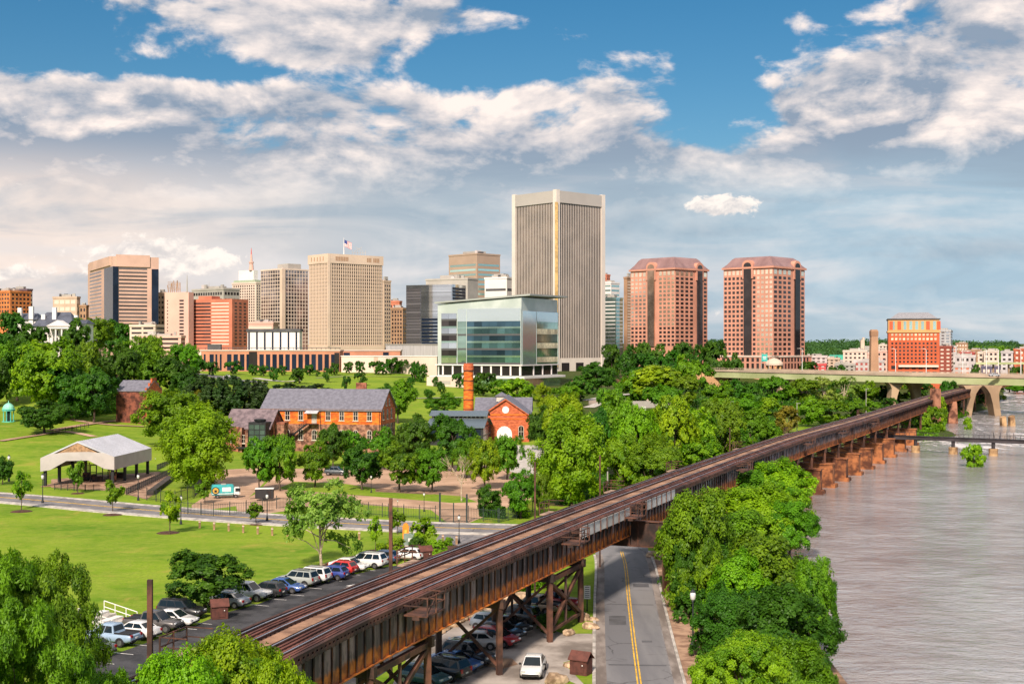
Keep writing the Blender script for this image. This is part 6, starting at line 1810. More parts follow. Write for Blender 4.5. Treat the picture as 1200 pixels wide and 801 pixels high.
# white bleacher steps by the lot with hand rails
q0 = G(150, 736)
bs = thing('lawn_steps', 'white concrete steps with pale hand rails climbing from the lot to the lawn', 'steps', q0)
du = Vector((.93, -.33, 0)); dv = Vector((.33, .93, 0))
for k in range(5):
    o_ = q0 - du * (1.1 + .8 * k) - dv * 1.5 + Vector((0, 0, .02))
    MB().par(o_, du * .8, dv * 3.4, Vector((0, 0, .25 + .2 * k))).build('step', M_WHITEP if k % 2 == 0 else M_CONC, bs)
for v_ in (-1.7, 2.1):
    mb = MB()
    for k in range(4):
        p_ = q0 - du * (.5 + 1.25 * k) + dv * v_; mb.bar(p_, p_ + Vector((0, 0, 1.1 + .27 * k)), .06, .06)
    for h in (.55, 1.1): mb.bar(q0 - du * .5 + dv * v_ + Vector((0, 0, h)), q0 - du * 4.25 + dv * v_ + Vector((0, 0, h + .8)), .06, .06)
    mb.build('hand_rail', M_WHITEP, bs)
# timber edging of the asphalt lot
te = thing('timber_edging', 'long low timber edging between the lawn and the parked cars', 'edging', G(303, 688))
for a, c in (((303, 692), (345, 676)), ((345, 675), (390, 660)), ((390, 659.5), (430, 650))):
    p_, r_ = G(*a), G(*c); MB().bar(p_ + Vector((0, 0, .15)), r_ + Vector((0, 0, .15)), .35, .3).build('timber', M_WOODL, te)
# boulders
M_ROCK = pm('boulder_tan', (.34, .22, .13), .9, var=.4, scale=.8, c2=(.55, .40, .26), bump=.6, rnd=.2)
def boulder(seed):
    rng = random.Random(seed); bm = bmesh.new(); bmesh.ops.create_icosphere(bm, subdivisions=2, radius=1)
    for v in bm.verts:
        n = v.co.normalized(); k = 1 + .22 * math.sin(3 * n.x + seed) * math.cos(2.5 * n.y + seed * 2) + rng.uniform(-.10, .10)
        v.co = Vector((n.x * k * 1.15, n.y * k * .85, max(-.35, n.z * k * .75)))
    me = bpy.data.meshes.new('boulder'); bm.to_mesh(me); bm.free(); me.materials.append(M_ROCK); return me
BM_ = [boulder(i) for i in range(4)]
for i, (px, py, s, lab) in enumerate([(513, 741, .6, 'smallest boulder at the left end of the row behind the gravel lot'), (519, 737, .75, 'grey boulder second in the row behind the gravel lot'), (526, 733, .85, 'third boulder of the row, orange tan and squat'), (533, 729, .9, 'large round tan boulder in the row behind the parked cars'), (541, 725, .8, 'pale pinkish boulder in the middle of the row'),
                                     (549, 721, .95, 'biggest orange boulder right of the pale pinkish one'), (558, 716, .85, 'tan boulder near the right of the row by the viaduct post'), (566, 712, .8, 'pale flat boulder second from the right of the row'), (575, 708, .75, 'boulder at the right end of the row beside the viaduct post'),
                                     (598, 704, 1.0, 'tan boulder behind the jeep with the spare wheel'), (610, 702, .9, 'flat pale boulder left of the red pickup'), (684, 725, .8, 'orange boulder on the grass by the trestle foot'), (693, 736, .7, 'tan pointed boulder at the street kerb'), (667, 743, .6, 'small flat pale stone on the edge of the gravel'), (668, 781, .5, 'flat grey stone left of the bin store'), (653, 799, .9, 'broad tan stone on the grass patch at the gravel exit'), (762, 652, .6, 'tan stone at the bend of the riverside pavement'), (695, 727, .45, 'tiny orange stone beside the kerb near the notice board')]):
    o = bpy.data.objects.new('boulder', BM_[i % 4]); COL.objects.link(o); p = G(px, py); o.location = p + Vector((0, 0, .18 * s)); o.scale = (s, s, s * .9); o.rotation_euler = (0, 0, i * 1.3)
    tag(o, lab, 'boulder', 'boulders around the gravel lot')
# distant utility poles and light masts among the woods
up = thing('light_mast', 'light mast', 'mast')
MB().tube([(0, 0, 0), (0, 0, 12)], [.16, .1], 6).build('pole', C_GREY, up)
MB().box((.4, 0, 11.9), (1.2, .25, .15)).build('lamp_head', C_GREY, up)
freeze(up)
for px, py, t, lab in [(934, 507, 472, 'thin grey light mast beside the olive tree by the tracks'), (856, 500, 470, 'grey pole standing in the wood below the towers'), (712, 575, 540, 'rusty brown pole among trees left of the viaduct bend'), (1015, 488, 455, 'thin pole left of the bridge pier by the tracks'), (864, 489, 475, 'second thin pole right of the grey pole in the wood')]:
    p = G(px, py); copy_tree(up, p, 0, (1, 1, (py - t) / FPX * p.y / 12), lab, 'light masts among the woods')
# ------------------------------------------------------------------ vehicles
M_TYRE = pm('tyre_rubber', (.012, .012, .013), .85)
M_RIM = pm('wheel_rim', (.38, .38, .40), .3, .8)
M_CARGLASS = pm('car_glass', (.010, .016, .020), .05, 0.0, var=.2, scale=.6)
M_LIGHTW = pm('headlight_lens', (.70, .72, .74), .1, .3)
M_LIGHTR = pm('taillight_lens', (.38, .012, .010), .15)
M_BLACKP = pm('black_trim', (.018, .018, .020), .6)
M_PLATE = pm('number_plate', (.62, .62, .60), .5)
PAINT = {}
def paint(name, c, metal=.05, rough=.25):
    if name not in PAINT:
        m = bpy.data.materials.new('paint_' + name); m.use_nodes = True
        b = m.node_tree.nodes['Principled BSDF']
        g = NG(m.node_tree)
        tc = g.n('ShaderNodeTexCoord')
        d = g.step(g.noise(tc.outputs['Object'], 1.1, 6, .65), .35, .7)
        dust = tuple(min(1, v * .9 + .03) for v in c)
        g.put(b.inputs['Base Color'], g.mix(d, c, dust))
        g.put(b.inputs['Roughness'], g.m('ADD', g.m('MULTIPLY', d, .18), rough))
        b.inputs['Metallic'].default_value = metal
        b.inputs['Coat Weight'].default_value = .6
        b.inputs['Coat Roughness'].default_value = .08
        PAINT[name] = m
    return PAINT[name]
# profile tables: lower body stations (x, z top, half width share), cabin (base x0, x1, roof x0, x1, roof height), nose at +x
KIND = {
    'sedan': dict(L=4.7, W=1.8, z0=.28, st=[(0, .78, .80), (.12, .95, .92), (.6, 1.0, .98), (1.5, .98, 1), (3.1, .96, 1), (3.7, .90, .98), (4.4, .78, .92), (4.62, .66, .82), (4.7, .52, .74)], cab=(.62, 3.55, 1.35, 2.65, 1.43), wb=(.92, 3.72), r=.32),
    'hatch': dict(L=4.2, W=1.76, z0=.28, st=[(0, .85, .84), (.08, 1.0, .94), (.5, 1.02, .99), (1.5, 1.0, 1), (2.9, .98, 1), (3.4, .92, .98), (3.95, .80, .92), (4.15, .66, .82), (4.2, .52, .74)], cab=(.10, 3.25, .55, 2.35, 1.50), wb=(.78, 3.35), r=.32),
    'suv': dict(L=4.65, W=1.86, z0=.36, st=[(0, .95, .86), (.08, 1.12, .95), (.5, 1.14, 1), (1.6, 1.12, 1), (3.2, 1.10, 1), (3.7, 1.06, .98), (4.4, .96, .94), (4.6, .80, .86), (4.65, .6, .78)], cab=(.06, 3.55, .40, 2.75, 1.74), wb=(.9, 3.72), r=.37),
    'van': dict(L=5.0, W=1.92, z0=.30, st=[(0, .95, .88), (.08, 1.10, .95), (.5, 1.12, 1), (1.8, 1.10, 1), (3.6, 1.04, 1), (4.1, .98, .98), (4.75, .82, .92), (4.95, .66, .84), (5.0, .5, .78)], cab=(.06, 4.15, .42, 3.05, 1.75), wb=(.95, 4.0), r=.34),
    'pickup': dict(L=5.4, W=1.92, z0=.42, st=[(0, 1.0, .92), (.06, 1.06, .97), (.5, 1.08, 1), (1.9, 1.08, 1), (3.6, 1.10, 1), (4.2, 1.08, .99), (5.1, 1.02, .95), (5.34, .86, .88), (5.4, .6, .82)], cab=(1.75, 4.05, 2.0, 3.3, 1.80), wb=(1.1, 4.45), r=.39),
}
def lerp3(a, b, t): return a.lerp(b, t)
def make_car(kind):
    k = KIND[kind]; L, W, z0 = k['L'], k['W'], k['z0']
    hw = W / 2
    t = thing('parked_car' if kind != 'pickup' else 'pickup_truck', kind, 'car')
    def X(x): return x - L / 2
    mb = MB(); rings = []
    for x, zt, ws in k['st']:
        w = hw * ws; zb = z0 + (.12 if x < .1 or x > L - .1 else 0)
        rings.append([Vector((X(x), y, z)) for y, z in ((-w * .86, zb), (-w * .97, zb + .1), (-w, (zb + zt) * .5), (-w * .96, zt - .10), (-w * .84, zt), (w * .84, zt), (w * .96, zt - .10), (w, (zb + zt) * .5), (w * .97, zb + .1), (w * .86, zb))])
    mb.loft(rings)
    b0, b1, r0, r1, zr = k['cab']
    st = k['st']
    def ztop(x):
        return float(np.interp(x, [s_[0] for s_ in st], [s_[1] for s_ in st]))
    zb0, zb1 = ztop(b0) - .03, ztop(b1) - .03
    wb, wr = hw * .90, hw * .70
    cb = [Vector((X(b0), -wb, zb0)), Vector((X(b1), -wb * .96, zb1)), Vector((X(b1), wb * .96, zb1)), Vector((X(b0), wb, zb0))]
    ct = [Vector((X(r0), -wr, zr - .03)), Vector((X(r1), -wr, zr)), Vector((X(r1), wr, zr)), Vector((X(r0), wr, zr - .03))]
    mid = [a.lerp(c, .93) + Vector((0, 0, 0)) for a, c in zip(cb, ct)]
    top = [Vector((p.x + (.12 if i in (0, 3) else -.12), p.y * .9, p.z + .05)) for i, p in enumerate(ct)]
    mb.loft([cb, ct, top])
    body = mb.build('body', paint('white', (.72, .72, .71)), t, smooth=False, bevel=.025)
    me = body.data
    me.polygons.foreach_set('use_smooth', [True] * len(me.polygons))
    try:
        me.set_sharp_from_angle(angle=R(38))
    except Exception:
        pass
    def pane(name, a, b_, c, d, ins=(.06, .94, .10, .90)):
        """glass on the quad a b c d (bottom a b, top d c)"""
        def bl2(u, v): return a.lerp(b_, u).lerp(d.lerp(c, u), v)
        q = [bl2(ins[0], ins[2]), bl2(ins[1], ins[2]), bl2(ins[1], ins[3]), bl2(ins[0], ins[3])]
        n = (q[1] - q[0]).cross(q[3] - q[0]).normalized() * .012
        MB().loft([[p - n * 2 for p in q], [p + n for p in q]]).build(name, M_CARGLASS, t)
    pane('windscreen', cb[1], cb[2], ct[2], ct[1], (.05, .95, .06, .94))
    pane('rear_window', cb[3], cb[0], ct[0], ct[3], (.08, .92, .16 if kind != 'pickup' else .3, .92))
    for s_ in (0, 1):
        a, b_, c, d = (cb[0], cb[1], ct[1], ct[0]) if s_ == 0 else (cb[2], cb[3], ct[3], ct[2])
        if kind in ('suv', 'van'):
            spl = [(.06, .30), (.33, .60), (.63, .93)] if s_ == 0 else [(.07, .37), (.40, .67), (.70, .94)]
        else:
            spl = [(.08, .48), (.52, .92)]
        for u0, u1 in spl: pane('side_window', a, b_, c, d, (u0, u1, .14, .90))
    for x in k['wb']:
        for s_ in (-1, 1):
            r = k['r']
            y1 = s_ * (hw + .015); y0 = s_ * (hw - .22)
            wh = MB().tube([(X(x), y0, r), (X(x), y1 - s_ * .03, r), (X(x), y1, r)], [r, r, r * .9], 16).build('wheel', M_TYRE, t)
            MB().tube([(X(x), y1 - s_ * .02, r), (X(x), y1 + s_ * .012, r)], [r * .64, r * .58], 12).build('rim', M_RIM, wh)
            # dark arch round the wheel
            pts = [(X(x) + (r + .07) * math.cos(q), r + (r + .07) * math.sin(q)) for q in np.linspace(-.25, PI + .25, 11)]
            MB().loft([[Vector((px, s_ * (hw + .006), pz)) for px, pz in pts], [Vector((px, s_ * (hw - .2), pz)) for px, pz in pts]]).build('wheel_arch', M_BLACKP, t)
    xl = L; zt = st[-2][1]; zr_ = st[0][1]
    for s_ in (-1, 1):
        MB().box((X(L - .16), s_ * hw * .62, zt + .0), (.26, .38, .15)).build('headlight', M_LIGHTW, t, bevel=.03)
        MB().box((X(.06), s_ * hw * .70, zr_ - .02), (.14, .30, .24 if kind != 'suv' else .34)).build('taillight', M_LIGHTR, t, bevel=.02)
        MB().box((X(b1 - .35), s_ * (hw + .06), zb1 + .10), (.16, .2, .14)).build('mirror', M_BLACKP, t, bevel=.02)
    MB().box((X(L - .02), 0, z0 + .18), (.10, W * .74, .16)).build('grille', M_BLACKP, t)
    MB().box((X(.0), 0, z0 + .14), (.10, W * .8, .16)).build('bumper', M_BLACKP, t)
    MB().box((X(-.02), 0, zr_ - .22), (.05, .32, .12)).build('number_plate', M_PLATE, t)
    if kind == 'pickup':
        MB().box((X(.95), 0, 1.092), (1.5, W * .74, .012)).build('bed', M_BLACKP, t)
        MB().box((X(.95), hw * .80, 1.15), (1.6, .1, .12)).build('bed_rail', M_BLACKP, t)
        MB().box((X(.95), -hw * .80, 1.15), (1.6, .1, .12)).build('bed_rail', M_BLACKP, t)
    if kind in ('suv', 'van'):
        for s_ in (-1, 1):
            MB().bar((X(r0 + .1), s_ * wr * .86, zr + .09), (X(r1 - .2), s_ * wr * .86, zr + .10), .05, .05).build('roof_rack', M_BLACKP, t)
    return freeze(t)
CARP = {k: make_car(k) for k in KIND}
used_car = set()
def car(kind, p, heading, pname, pc, label, group, metal=.05, sc=1.0):
    r = copy_tree(CARP[kind], (p.x, p.y, p.z + .02), heading, (sc, sc, sc), label, group, used_car)
    r['category'] = {'pickup': 'pickup truck', 'van': 'minivan', 'suv': 'car'}.get(kind, 'car')
    m = paint(pname, pc, metal)
    for c in r.children:
        if c.data and c.name.split('.')[0] == 'body':
            c.material_slots[0].link = 'OBJECT'; c.material_slots[0].material = m
    return r
HD = math.atan2(-.36, .933)            # noses away from the lawn, across the lot
GA = 'cars parked along the lawn'
for kind, px, py, rev, nm, c, lab in [
    ('sedan', 84, 770, 1, 'teal_dark', (.02, .09, .10), 'dark teal sedan mostly hidden by the near left tree'),
    ('sedan', 104, 764, 1, 'grey_green', (.17, .19, .18), 'grey green sedan with red tail lights beside the light blue pickup'),
    ('pickup', 130, 752, 1, 'light_blue', (.30, .42, .56), 'light blue pickup truck parked left of the white coupe'),
    ('sedan', 159, 744, 1, 'white', (.72, .72, .71), 'white coupe between the light blue pickup and the dark pickup'),
    ('pickup', 180, 736, 0, 'brown_grey', (.075, .068, .066), 'dark brown grey pickup beside the white steps'),
    ('sedan', 203, 730, 0, 'white', (.72, .72, .71), 'white sedan, nose out, between dark pickup and black estate'),
    ('suv', 213, 721, 0, 'black', (.012, .013, .015), 'black estate car left of the grass island'),
    ('sedan', 266, 708, 1, 'silver', (.42, .43, .45), 'silver sedan behind the brown bin store'),
    ('pickup', 288, 700, 0, 'white', (.72, .72, .71), 'white pickup truck, nose out, left of the black hatchback'),
    ('hatch', 312, 696, 1, 'black', (.012, .013, .015), 'black hatchback with red tail lights beside the white pickup'),
    ('sedan', 333, 691, 0, 'blue', (.025, .085, .30), 'blue sedan, nose out, right of the black hatchback'),
    ('suv', 349, 684, 1, 'silver_green', (.33, .36, .34), 'silver green estate left of the white estate with roof bars'),
    ('suv', 364, 680, 1, 'white', (.72, .72, .71), 'white estate with roof bars under the pale sparse tree'),
    ('hatch', 387, 676, 1, 'blue_deep', (.02, .045, .24), 'deep blue hatchback left of the red car'),
    ('hatch', 398, 670, 1, 'red', (.52, .018, .014), 'bright red hatchback in the row along the lawn'),
    ('sedan', 409, 666, 0, 'white', (.72, .72, .71), 'white sedan, nose out, right of the red hatchback'),
    ('van', 429, 662, 1, 'white', (.72, .72, .71), 'white minivan with red tail lights near the viaduct platform'),
    ('hatch', 447, 657, 1, 'blue_grey', (.03, .06, .13), 'dark blue car half hidden by the white minivan'),
    ('hatch', 477, 654, 1, 'white', (.72, .72, .71), 'white hatchback behind the viaduct platform, last of the row')]:
    car(kind, G(px, py + 2), HD + (PI if rev else 0) + (.1 if not rev else 0) + random.uniform(-.05, .05), nm, c, lab, GA)
GB = 'cars parked below the viaduct'
HB = math.atan2(-.52, .85)
for kind, px, py, h, nm, c, lab in [
    ('sedan', 625, 789, -PI / 2 - .12, 'white', (.72, .72, .71), 'white sedan with dark sunroof driving out of the gravel lot'),
    ('hatch', 497, 801, HB, 'teal_dark', (.02, .09, .10), 'pale teal roofed car behind the trestle at the frame edge'),
    ('suv', 518, 794, HB + PI, 'black', (.012, .013, .015), 'black car with red tail lights, lowest of the row under the trestle'),
    ('sedan', 532, 784, HB + .1, 'blue_bright', (.03, .12, .36), 'bright blue car between two black cars under the viaduct'),
    ('suv', 549, 777, HB, 'black_blue', (.012, .016, .024), 'black estate beside the bright blue car, nose to the gravel'),
    ('sedan', 556, 759, PI - .05, 'silver_warm', (.48, .45, .42), 'silver hatch parked sideways behind the trestle cross brace'),
    ('hatch', 582, 755, HB, 'red_dark', (.42, .015, .02), 'red car half hidden by the trestle post'),
    ('sedan', 586, 747, HB, 'navy', (.015, .02, .035), 'dark navy car right behind the red car'),
    ('sedan', 594, 740, HB, 'black', (.012, .013, .015), 'black sedan next to the jeep with the spare wheel'),
    ('hatch', 578, 738, HB, 'grey_blue', (.14, .17, .21), 'grey blue car at the back of the row behind the post'),
    ('suv', 606, 730, HB + PI, 'tan_dark', (.10, .09, .075), 'dark boxy jeep with spare wheel at the end of the row'),
    ('pickup', 627, 718, HB + PI + .1, 'tan', (.46, .33, .20), 'tan pickup partly behind the green bush'),
    ('pickup', 650, 712, HB + .2, 'red_wine', (.30, .012, .02), 'dark red pickup between the trestle posts')]:
    car(kind, G(px, py), h, nm, c, lab, GB)
sp_ = thing('spare_wheel', 'round spare wheel carried on the tail of the dark jeep', 'wheel', (0, 0, 0))
jp = G(606, 730); d_ = Vector((math.cos(HB), math.sin(HB), 0)); q = jp + d_ * 2.42 + Vector((0, 0, 1.0))
MB().tube([q, q + d_ * .22], .38, 14).build('tyre', M_TYRE, sp_)
MB().tube([q + d_ * .221, q + d_ * .24], .2, 12).build('rim', M_BLACKP, sp_)
car('suv', G(394, 556.5), -.15, 'slate', (.05, .07, .085), 'dark slate car parked under the plaza trees', 'cars in the park')
car('sedan', hit(268, 443, .05), .1, 'silver', (.42, .43, .45), 'tiny silver car on the road below the brick hall', 'cars in the park')
car('sedan', hit(275, 444, .05), .1, 'navy', (.015, .02, .035), 'tiny dark car on the road below the brick hall', 'cars in the park')
q = bl[0].lerp(bl[1], .95)
car('sedan', Vector((bl[1].x - 9.5, bl[1].y + 5.5, BZ + .03)), .2, 'silver', (.42, .43, .45), 'lone silver car crossing the road bridge', 'cars on the bridge')
# turquoise food truck and black trailer
q = G(263, 583)
M_TQ = pm('truck_turquoise', (.05, .40, .42), .45, var=.15, scale=1)
fk = thing('food_truck', 'turquoise food truck with a yellow round emblem under the bright tree', 'food truck', q, rz=.28)
MB().box((-.4, 0, 1.75), (4.6, 2.1, 2.2)).build('box_body', M_TQ, fk, bevel=.15)
MB().box((2.5, 0, 1.4), (1.5, 2.0, 1.7)).build('cab', M_WHITEP, fk, bevel=.2)
MB().box((2.75, -.0, 1.75), (1.05, 2.03, .7)).build('cab_window', M_CARGLASS, fk)
MB().box((.4, -1.06, 1.9), (1.8, .06, .9)).build('serving_hatch', M_WHITEP, fk)
MB().tube([(-1.9, -1.06, 1.7), (-1.9, -1.11, 1.7)], .8, 20).build('emblem_ring', pm('emblem_dark', (.03, .05, .05), .6), fk)
MB().tube([(-1.9, -1.12, 1.7), (-1.9, -1.14, 1.7)], .6, 20).build('emblem', pm('emblem_yellow', (.62, .38, .06), .6), fk)
MB().box((-1.9, -1.16, 1.6), (.5, .04, .45)).build('emblem_figure', M_IRON, fk)
MB().box((-.4, -1.07, 1.0), (4.5, .05, .14)).build('stripe', M_WHITEP, fk)
MB().box((-.2, 0, 2.95), (1.0, .9, .25)).build('roof_vent', C_GREY, fk)
fk.scale = (.80,) * 3
for x in (-1.5, 2.3):
    for s_ in (-1, 1):
        wh = MB().tube([(x, s_ * .8, .42), (x, s_ * 1.08, .42)], .42, 14).build('wheel', M_TYRE, fk); MB().tube([(x, s_ * 1.07, .42), (x, s_ * 1.1, .42)], .22, 10).build('rim', M_RIM, fk if False else wh)
q = G(310, 586)
tl = thing('box_trailer', 'black box trailer with a white roof standing on the plaza path', 'trailer', q, rz=.12)
MB().box((0, 0, 1.55), (4.0, 2.1, 2.1)).build('box_body', M_BLACKP, tl, bevel=.08)
MB().box((0, 0, 2.66), (4.1, 2.2, .14)).build('roof', M_WHITEP, tl, bevel=.04)
MB().box((1.0, -1.07, 1.5), (.9, .05, 1.5)).build('door', M_STEELD, tl)
for s_ in (-1, 1): MB().tube([(0, s_ * .9, .38), (0, s_ * 1.09, .38)], .38, 14).build('wheel', M_TYRE, tl)
tl.scale = (.76,) * 3
MB().bar((-2, 0, .5), (-3.1, 0, .45), .12, .12).build('drawbar', M_IRON, tl)
# little train-like play structure on the hill
p = hit(247, 480)
pt_ = thing('play_structure', 'small red and purple play structure on the hill above the bright tree', 'play structure', p)
MB().box(p + Vector((0, 0, 1.2)), (3.2, 1.6, 2.0)).build('cabin', pm('play_red', (.40, .03, .05), .6), pt_)
MB().box(p + Vector((0, 0, 2.4)), (3.8, 2.0, .35)).build('roof', pm('play_purple', (.16, .05, .22), .6), pt_)
MB().box(p + Vector((2.4, 0, .9)), (1.2, 1.4, 1.4)).build('side_box', pm('play_blue', (.05, .12, .4), .6), pt_)
# ------------------------------------------------------------------ trees
def leaf_mat(name, dark, light, hue2, trans=.40, rough=.5):
    m = bpy.data.materials.new(name); m.use_nodes = True
    nt = m.node_tree; g = NG(nt); b = nt.nodes['Principled BSDF']
    at = g.n('ShaderNodeAttribute'); at.attribute_name = 'tint'
    oi = g.n('ShaderNodeObjectInfo')
    c = g.mix(g.step(at.outputs['Fac'], 0.0, 1.0), dark, light)
    c = g.mix(g.step(oi.outputs['Random'], 0.0, 1.0, 0.0, .6), c, hue2)
    r2 = g.m('FRACT', g.m('MULTIPLY', oi.outputs['Random'], 7.31))
    r3 = g.m('FRACT', g.m('MULTIPLY', oi.outputs['Random'], 13.7))
    c = g.mix(1.0, c, g.xyz(g.m('ADD', g.m('MULTIPLY', r2, .46), .88), g.m('ADD', g.m('MULTIPLY', r3, .30), 1.06), 1.0), 'MULTIPLY')
    g.put(b.inputs['Base Color'], c)
    b.inputs['Roughness'].default_value = rough
    b.inputs['Specular IOR Level'].default_value = .25
    tr = g.n('ShaderNodeBsdfTranslucent')
    g.put(tr.inputs[0], g.mix(1.0, c, (1.5, 1.35, .5), 'MULTIPLY'))
    mx = g.n('ShaderNodeMixShader'); mx.inputs[0].default_value = trans
    nt.links.new(b.outputs[0], mx.inputs[1]); nt.links.new(tr.outputs[0], mx.inputs[2])
    out = nt.nodes['Material Output']; nt.links.new(mx.outputs[0], out.inputs[0])
    return m
LM = {
    'mid': leaf_mat('leaf_mid', (.036, .105, .005), (.165, .300, .010), (.105, .225, .009)),
    'bright': leaf_mat('leaf_bright', (.062, .165, .005), (.265, .400, .010), (.185, .320, .009)),
    'dark': leaf_mat('leaf_dark', (.018, .066, .007), (.075, .180, .012), (.048, .130, .010)),
    'pale': leaf_mat('leaf_pale', (.100, .190, .022), (.27, .37, .065), (.19, .29, .045)),
    'olive': leaf_mat('leaf_olive', (.095, .095, .014), (.23, .205, .024), (.14, .15, .018)),
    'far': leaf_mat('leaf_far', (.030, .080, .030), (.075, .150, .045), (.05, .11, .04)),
    'conifer': leaf_mat('leaf_conifer', (.016, .036, .010), (.042, .072, .016), (.030, .050, .014), trans=.15),
}
M_BARK = pm('bark', (.085, .060, .042), .9, var=.4, scale=2)
M_BARKP = pm('bark_pale', (.42, .34, .25), .9, var=.3, scale=2)

def cards(pos, nrm, size, rng, asp=.62):
    """leaf-shaped quads"""
    n = len(pos)
    r = rng.normal(size=(n, 3))
    t = np.cross(nrm, r); t /= np.linalg.norm(t, axis=1)[:, None] + 1e-9
    bb = np.cross(nrm, t)
    s = (size * rng.uniform(.6, 1.3, n))[:, None]
    fold = nrm * s * .22
    v = np.stack([pos + t * s, pos + bb * s * asp - fold, pos - t * s, pos - bb * s * asp - fold], 1).reshape(-1, 3)
    return v
def leaf_mesh(name, pos, nrm, size, tint, mat, rng, asp=.62):
    v = cards(pos, nrm, size, rng, asp)
    n = len(pos)
    me = bpy.data.meshes.new(name)
    me.vertices.add(4 * n); me.vertices.foreach_set('co', v.ravel().astype(np.float32))
    me.loops.add(4 * n); me.loops.foreach_set('vertex_index', np.arange(4 * n, dtype=np.int32))
    me.polygons.add(n)
    me.polygons.foreach_set('loop_start', np.arange(0, 4 * n, 4, dtype=np.int32))
    me.polygons.foreach_set('loop_total', np.full(n, 4, dtype=np.int32))
    me.update(calc_edges=True)
    a = me.attributes.new('tint', 'FLOAT', 'FACE'); a.data.foreach_set('value', tint.astype(np.float32))
    me.materials.append(mat)
    return me
def unit(rng, n):
    d = rng.normal(size=(n, 3)); return d / np.linalg.norm(d, axis=1)[:, None]
def crown_points(rng, n, R_=5.0, z0=1.5, z1=10.0, nl=30, lr=(.24, .38), shape='round', dens=.5):
    zc, hz = (z0 + z1) / 2, (z1 - z0) / 2
    d = unit(rng, nl); d[:, 2] = np.abs(d[:, 2]) * np.where(rng.random(nl) < (.5 if shape == 'tall' else .62), 1, -1)
    rad = rng.uniform(.45, .82, nl)
    C = d * rad[:, None]
    if shape == 'tall':
        C[:, :2] *= (1.0 - .45 * np.clip(C[:, 2], -1, 1) ** 2)[:, None]
    lrad = rng.uniform(*lr, nl)
    # sub-clumps: each lobe carries smaller tufts, so the outline breaks up
    k = rng.choice(nl, n, p=lrad ** 2 / (lrad ** 2).sum())
    ntuft = 14
    td = unit(rng, nl * ntuft).reshape(nl, ntuft, 3); td[..., 2] = np.where(td[..., 2] < -.4, -td[..., 2], td[..., 2])
    tk = rng.integers(0, ntuft, n)
    tc = C[k] + td[k, tk] * lrad[k][:, None] * rng.uniform(.75, 1.0, (nl, ntuft))[k, tk][:, None]
    ld = unit(rng, n)
    p = tc + ld * (lrad[k] * .36 * rng.random(n) ** .45)[:, None]
    out = p - C[k] * .55; out /= np.linalg.norm(out, axis=1)[:, None] + 1e-9
    nr = out * .75 + ld * .35 + rng.normal(size=(n, 3)) * .38 + np.array([0, 0, .25])
    nr /= np.linalg.norm(nr, axis=1)[:, None]
    keep = (np.linalg.norm(p, axis=1) > .30) & (p[:, 2] > -1.05)
    tint = np.clip((rng.random(nl)[k] * .35 + rng.random((nl, ntuft))[k, tk] * .40 + rng.random(n) * .25) * 1.35 - .17, 0, 1)
    # fill the envelope: the crown really reaches its width, its top and its lower edge
    q = np.linalg.norm(p[:, :2], axis=1)
    kr = 1.0 / np.percentile(q[keep], 96)
    zlo, zhi = np.percentile(p[keep, 2], 1), np.percentile(p[keep, 2], 99.3)
    fz = lambda z: -1 + 2 * (z - zlo) / (zhi - zlo)
    P3 = np.stack([p[:, 0] * R_ * kr, p[:, 1] * R_ * kr, zc + fz(p[:, 2]) * hz], 1)
    return P3[keep], nr[keep], tint[keep], np.stack([C[:, 0] * R_ * kr, C[:, 1] * R_ * kr, zc + fz(C[:, 2]) * hz], 1)
def trunk_mesh(rng, C, z0, r=.26, mat=None, n=7, top=.62, zt=None):
    mb = MB()
    zt = zt or (z0 + 2.5)
    lean = rng.normal(size=2) * .15
    mb.tube([(0, 0, -.6), (0, 0, .1), (lean[0] * .4, lean[1] * .4, z0 * .6), (lean[0], lean[1], zt)], [r * 1.35, r * 1.1, r * .85, r * .5], 8)
    for c in C[rng.permutation(len(C))[:n]]:
        st = Vector((lean[0] * .6, lean[1] * .6, z0 * .55 + rng.random() * (zt - z0 * .55) * .8)); e = Vector(c)
        md = st.lerp(e, .5) + Vector((0, 0, .35))
        mb.tube([st, md, e], [r * .42, r * .28, r * .08], 6)
    return mb
TP = {}
def tree_proto(key, leafkey, n, leaf, seed, name='broadleaf_tree', shape='round', R_=5.0, z0=1.3, H=10.0, nl=30, lr=(.24, .38), bark=None, asp=.62, tr=.26, nb=7):
    rng = np.random.default_rng(seed)
    t = thing(name, 'tree', 'tree')
    if shape == 'cone':
        h = rng.random(n) ** .8; a = rng.random(n) * 2 * PI
        lay = np.floor(h * 16) / 16
        rr = (1 - h) ** .85 * R_ * (.62 + .38 * rng.random(n)) * (1 + .22 * np.sin(a * 5 + lay * 40))
        pos = np.stack([rr * np.cos(a), rr * np.sin(a), .5 + h * (H - .5)], 1)
        nr = np.stack([np.cos(a) * .8, np.sin(a) * .8, np.full(n, .35)], 1) + rng.normal(size=(n, 3)) * .35
        nr /= np.linalg.norm(nr, axis=1)[:, None]
        tint = rng.random(n) * .6 + .4 * ((np.sin(a * 7 + lay * 30) + 1) / 2)
        me = leaf_mesh('crown', pos, nr, leaf, tint, LM[leafkey], rng, asp)
        mb = MB().tube([(0, 0, -.5), (0, 0, H * .9)], [.22, .04], 6)
    else:
        pos, nr, tint, C = crown_points(rng, n, R_, z0, H, nl, lr, shape)
        me = leaf_mesh('crown', pos, nr, leaf, tint, LM[leafkey], rng, asp)
        mb = trunk_mesh(rng, C, z0, tr, n=nb, zt=(z0 + H) / 2 + .5)
    cr = bpy.data.objects.new('crown', me); COL.objects.link(cr); cr.parent = t
    mb.build('trunk', bark or M_BARK, t)
    TP[key] = (freeze(t), R_, H)
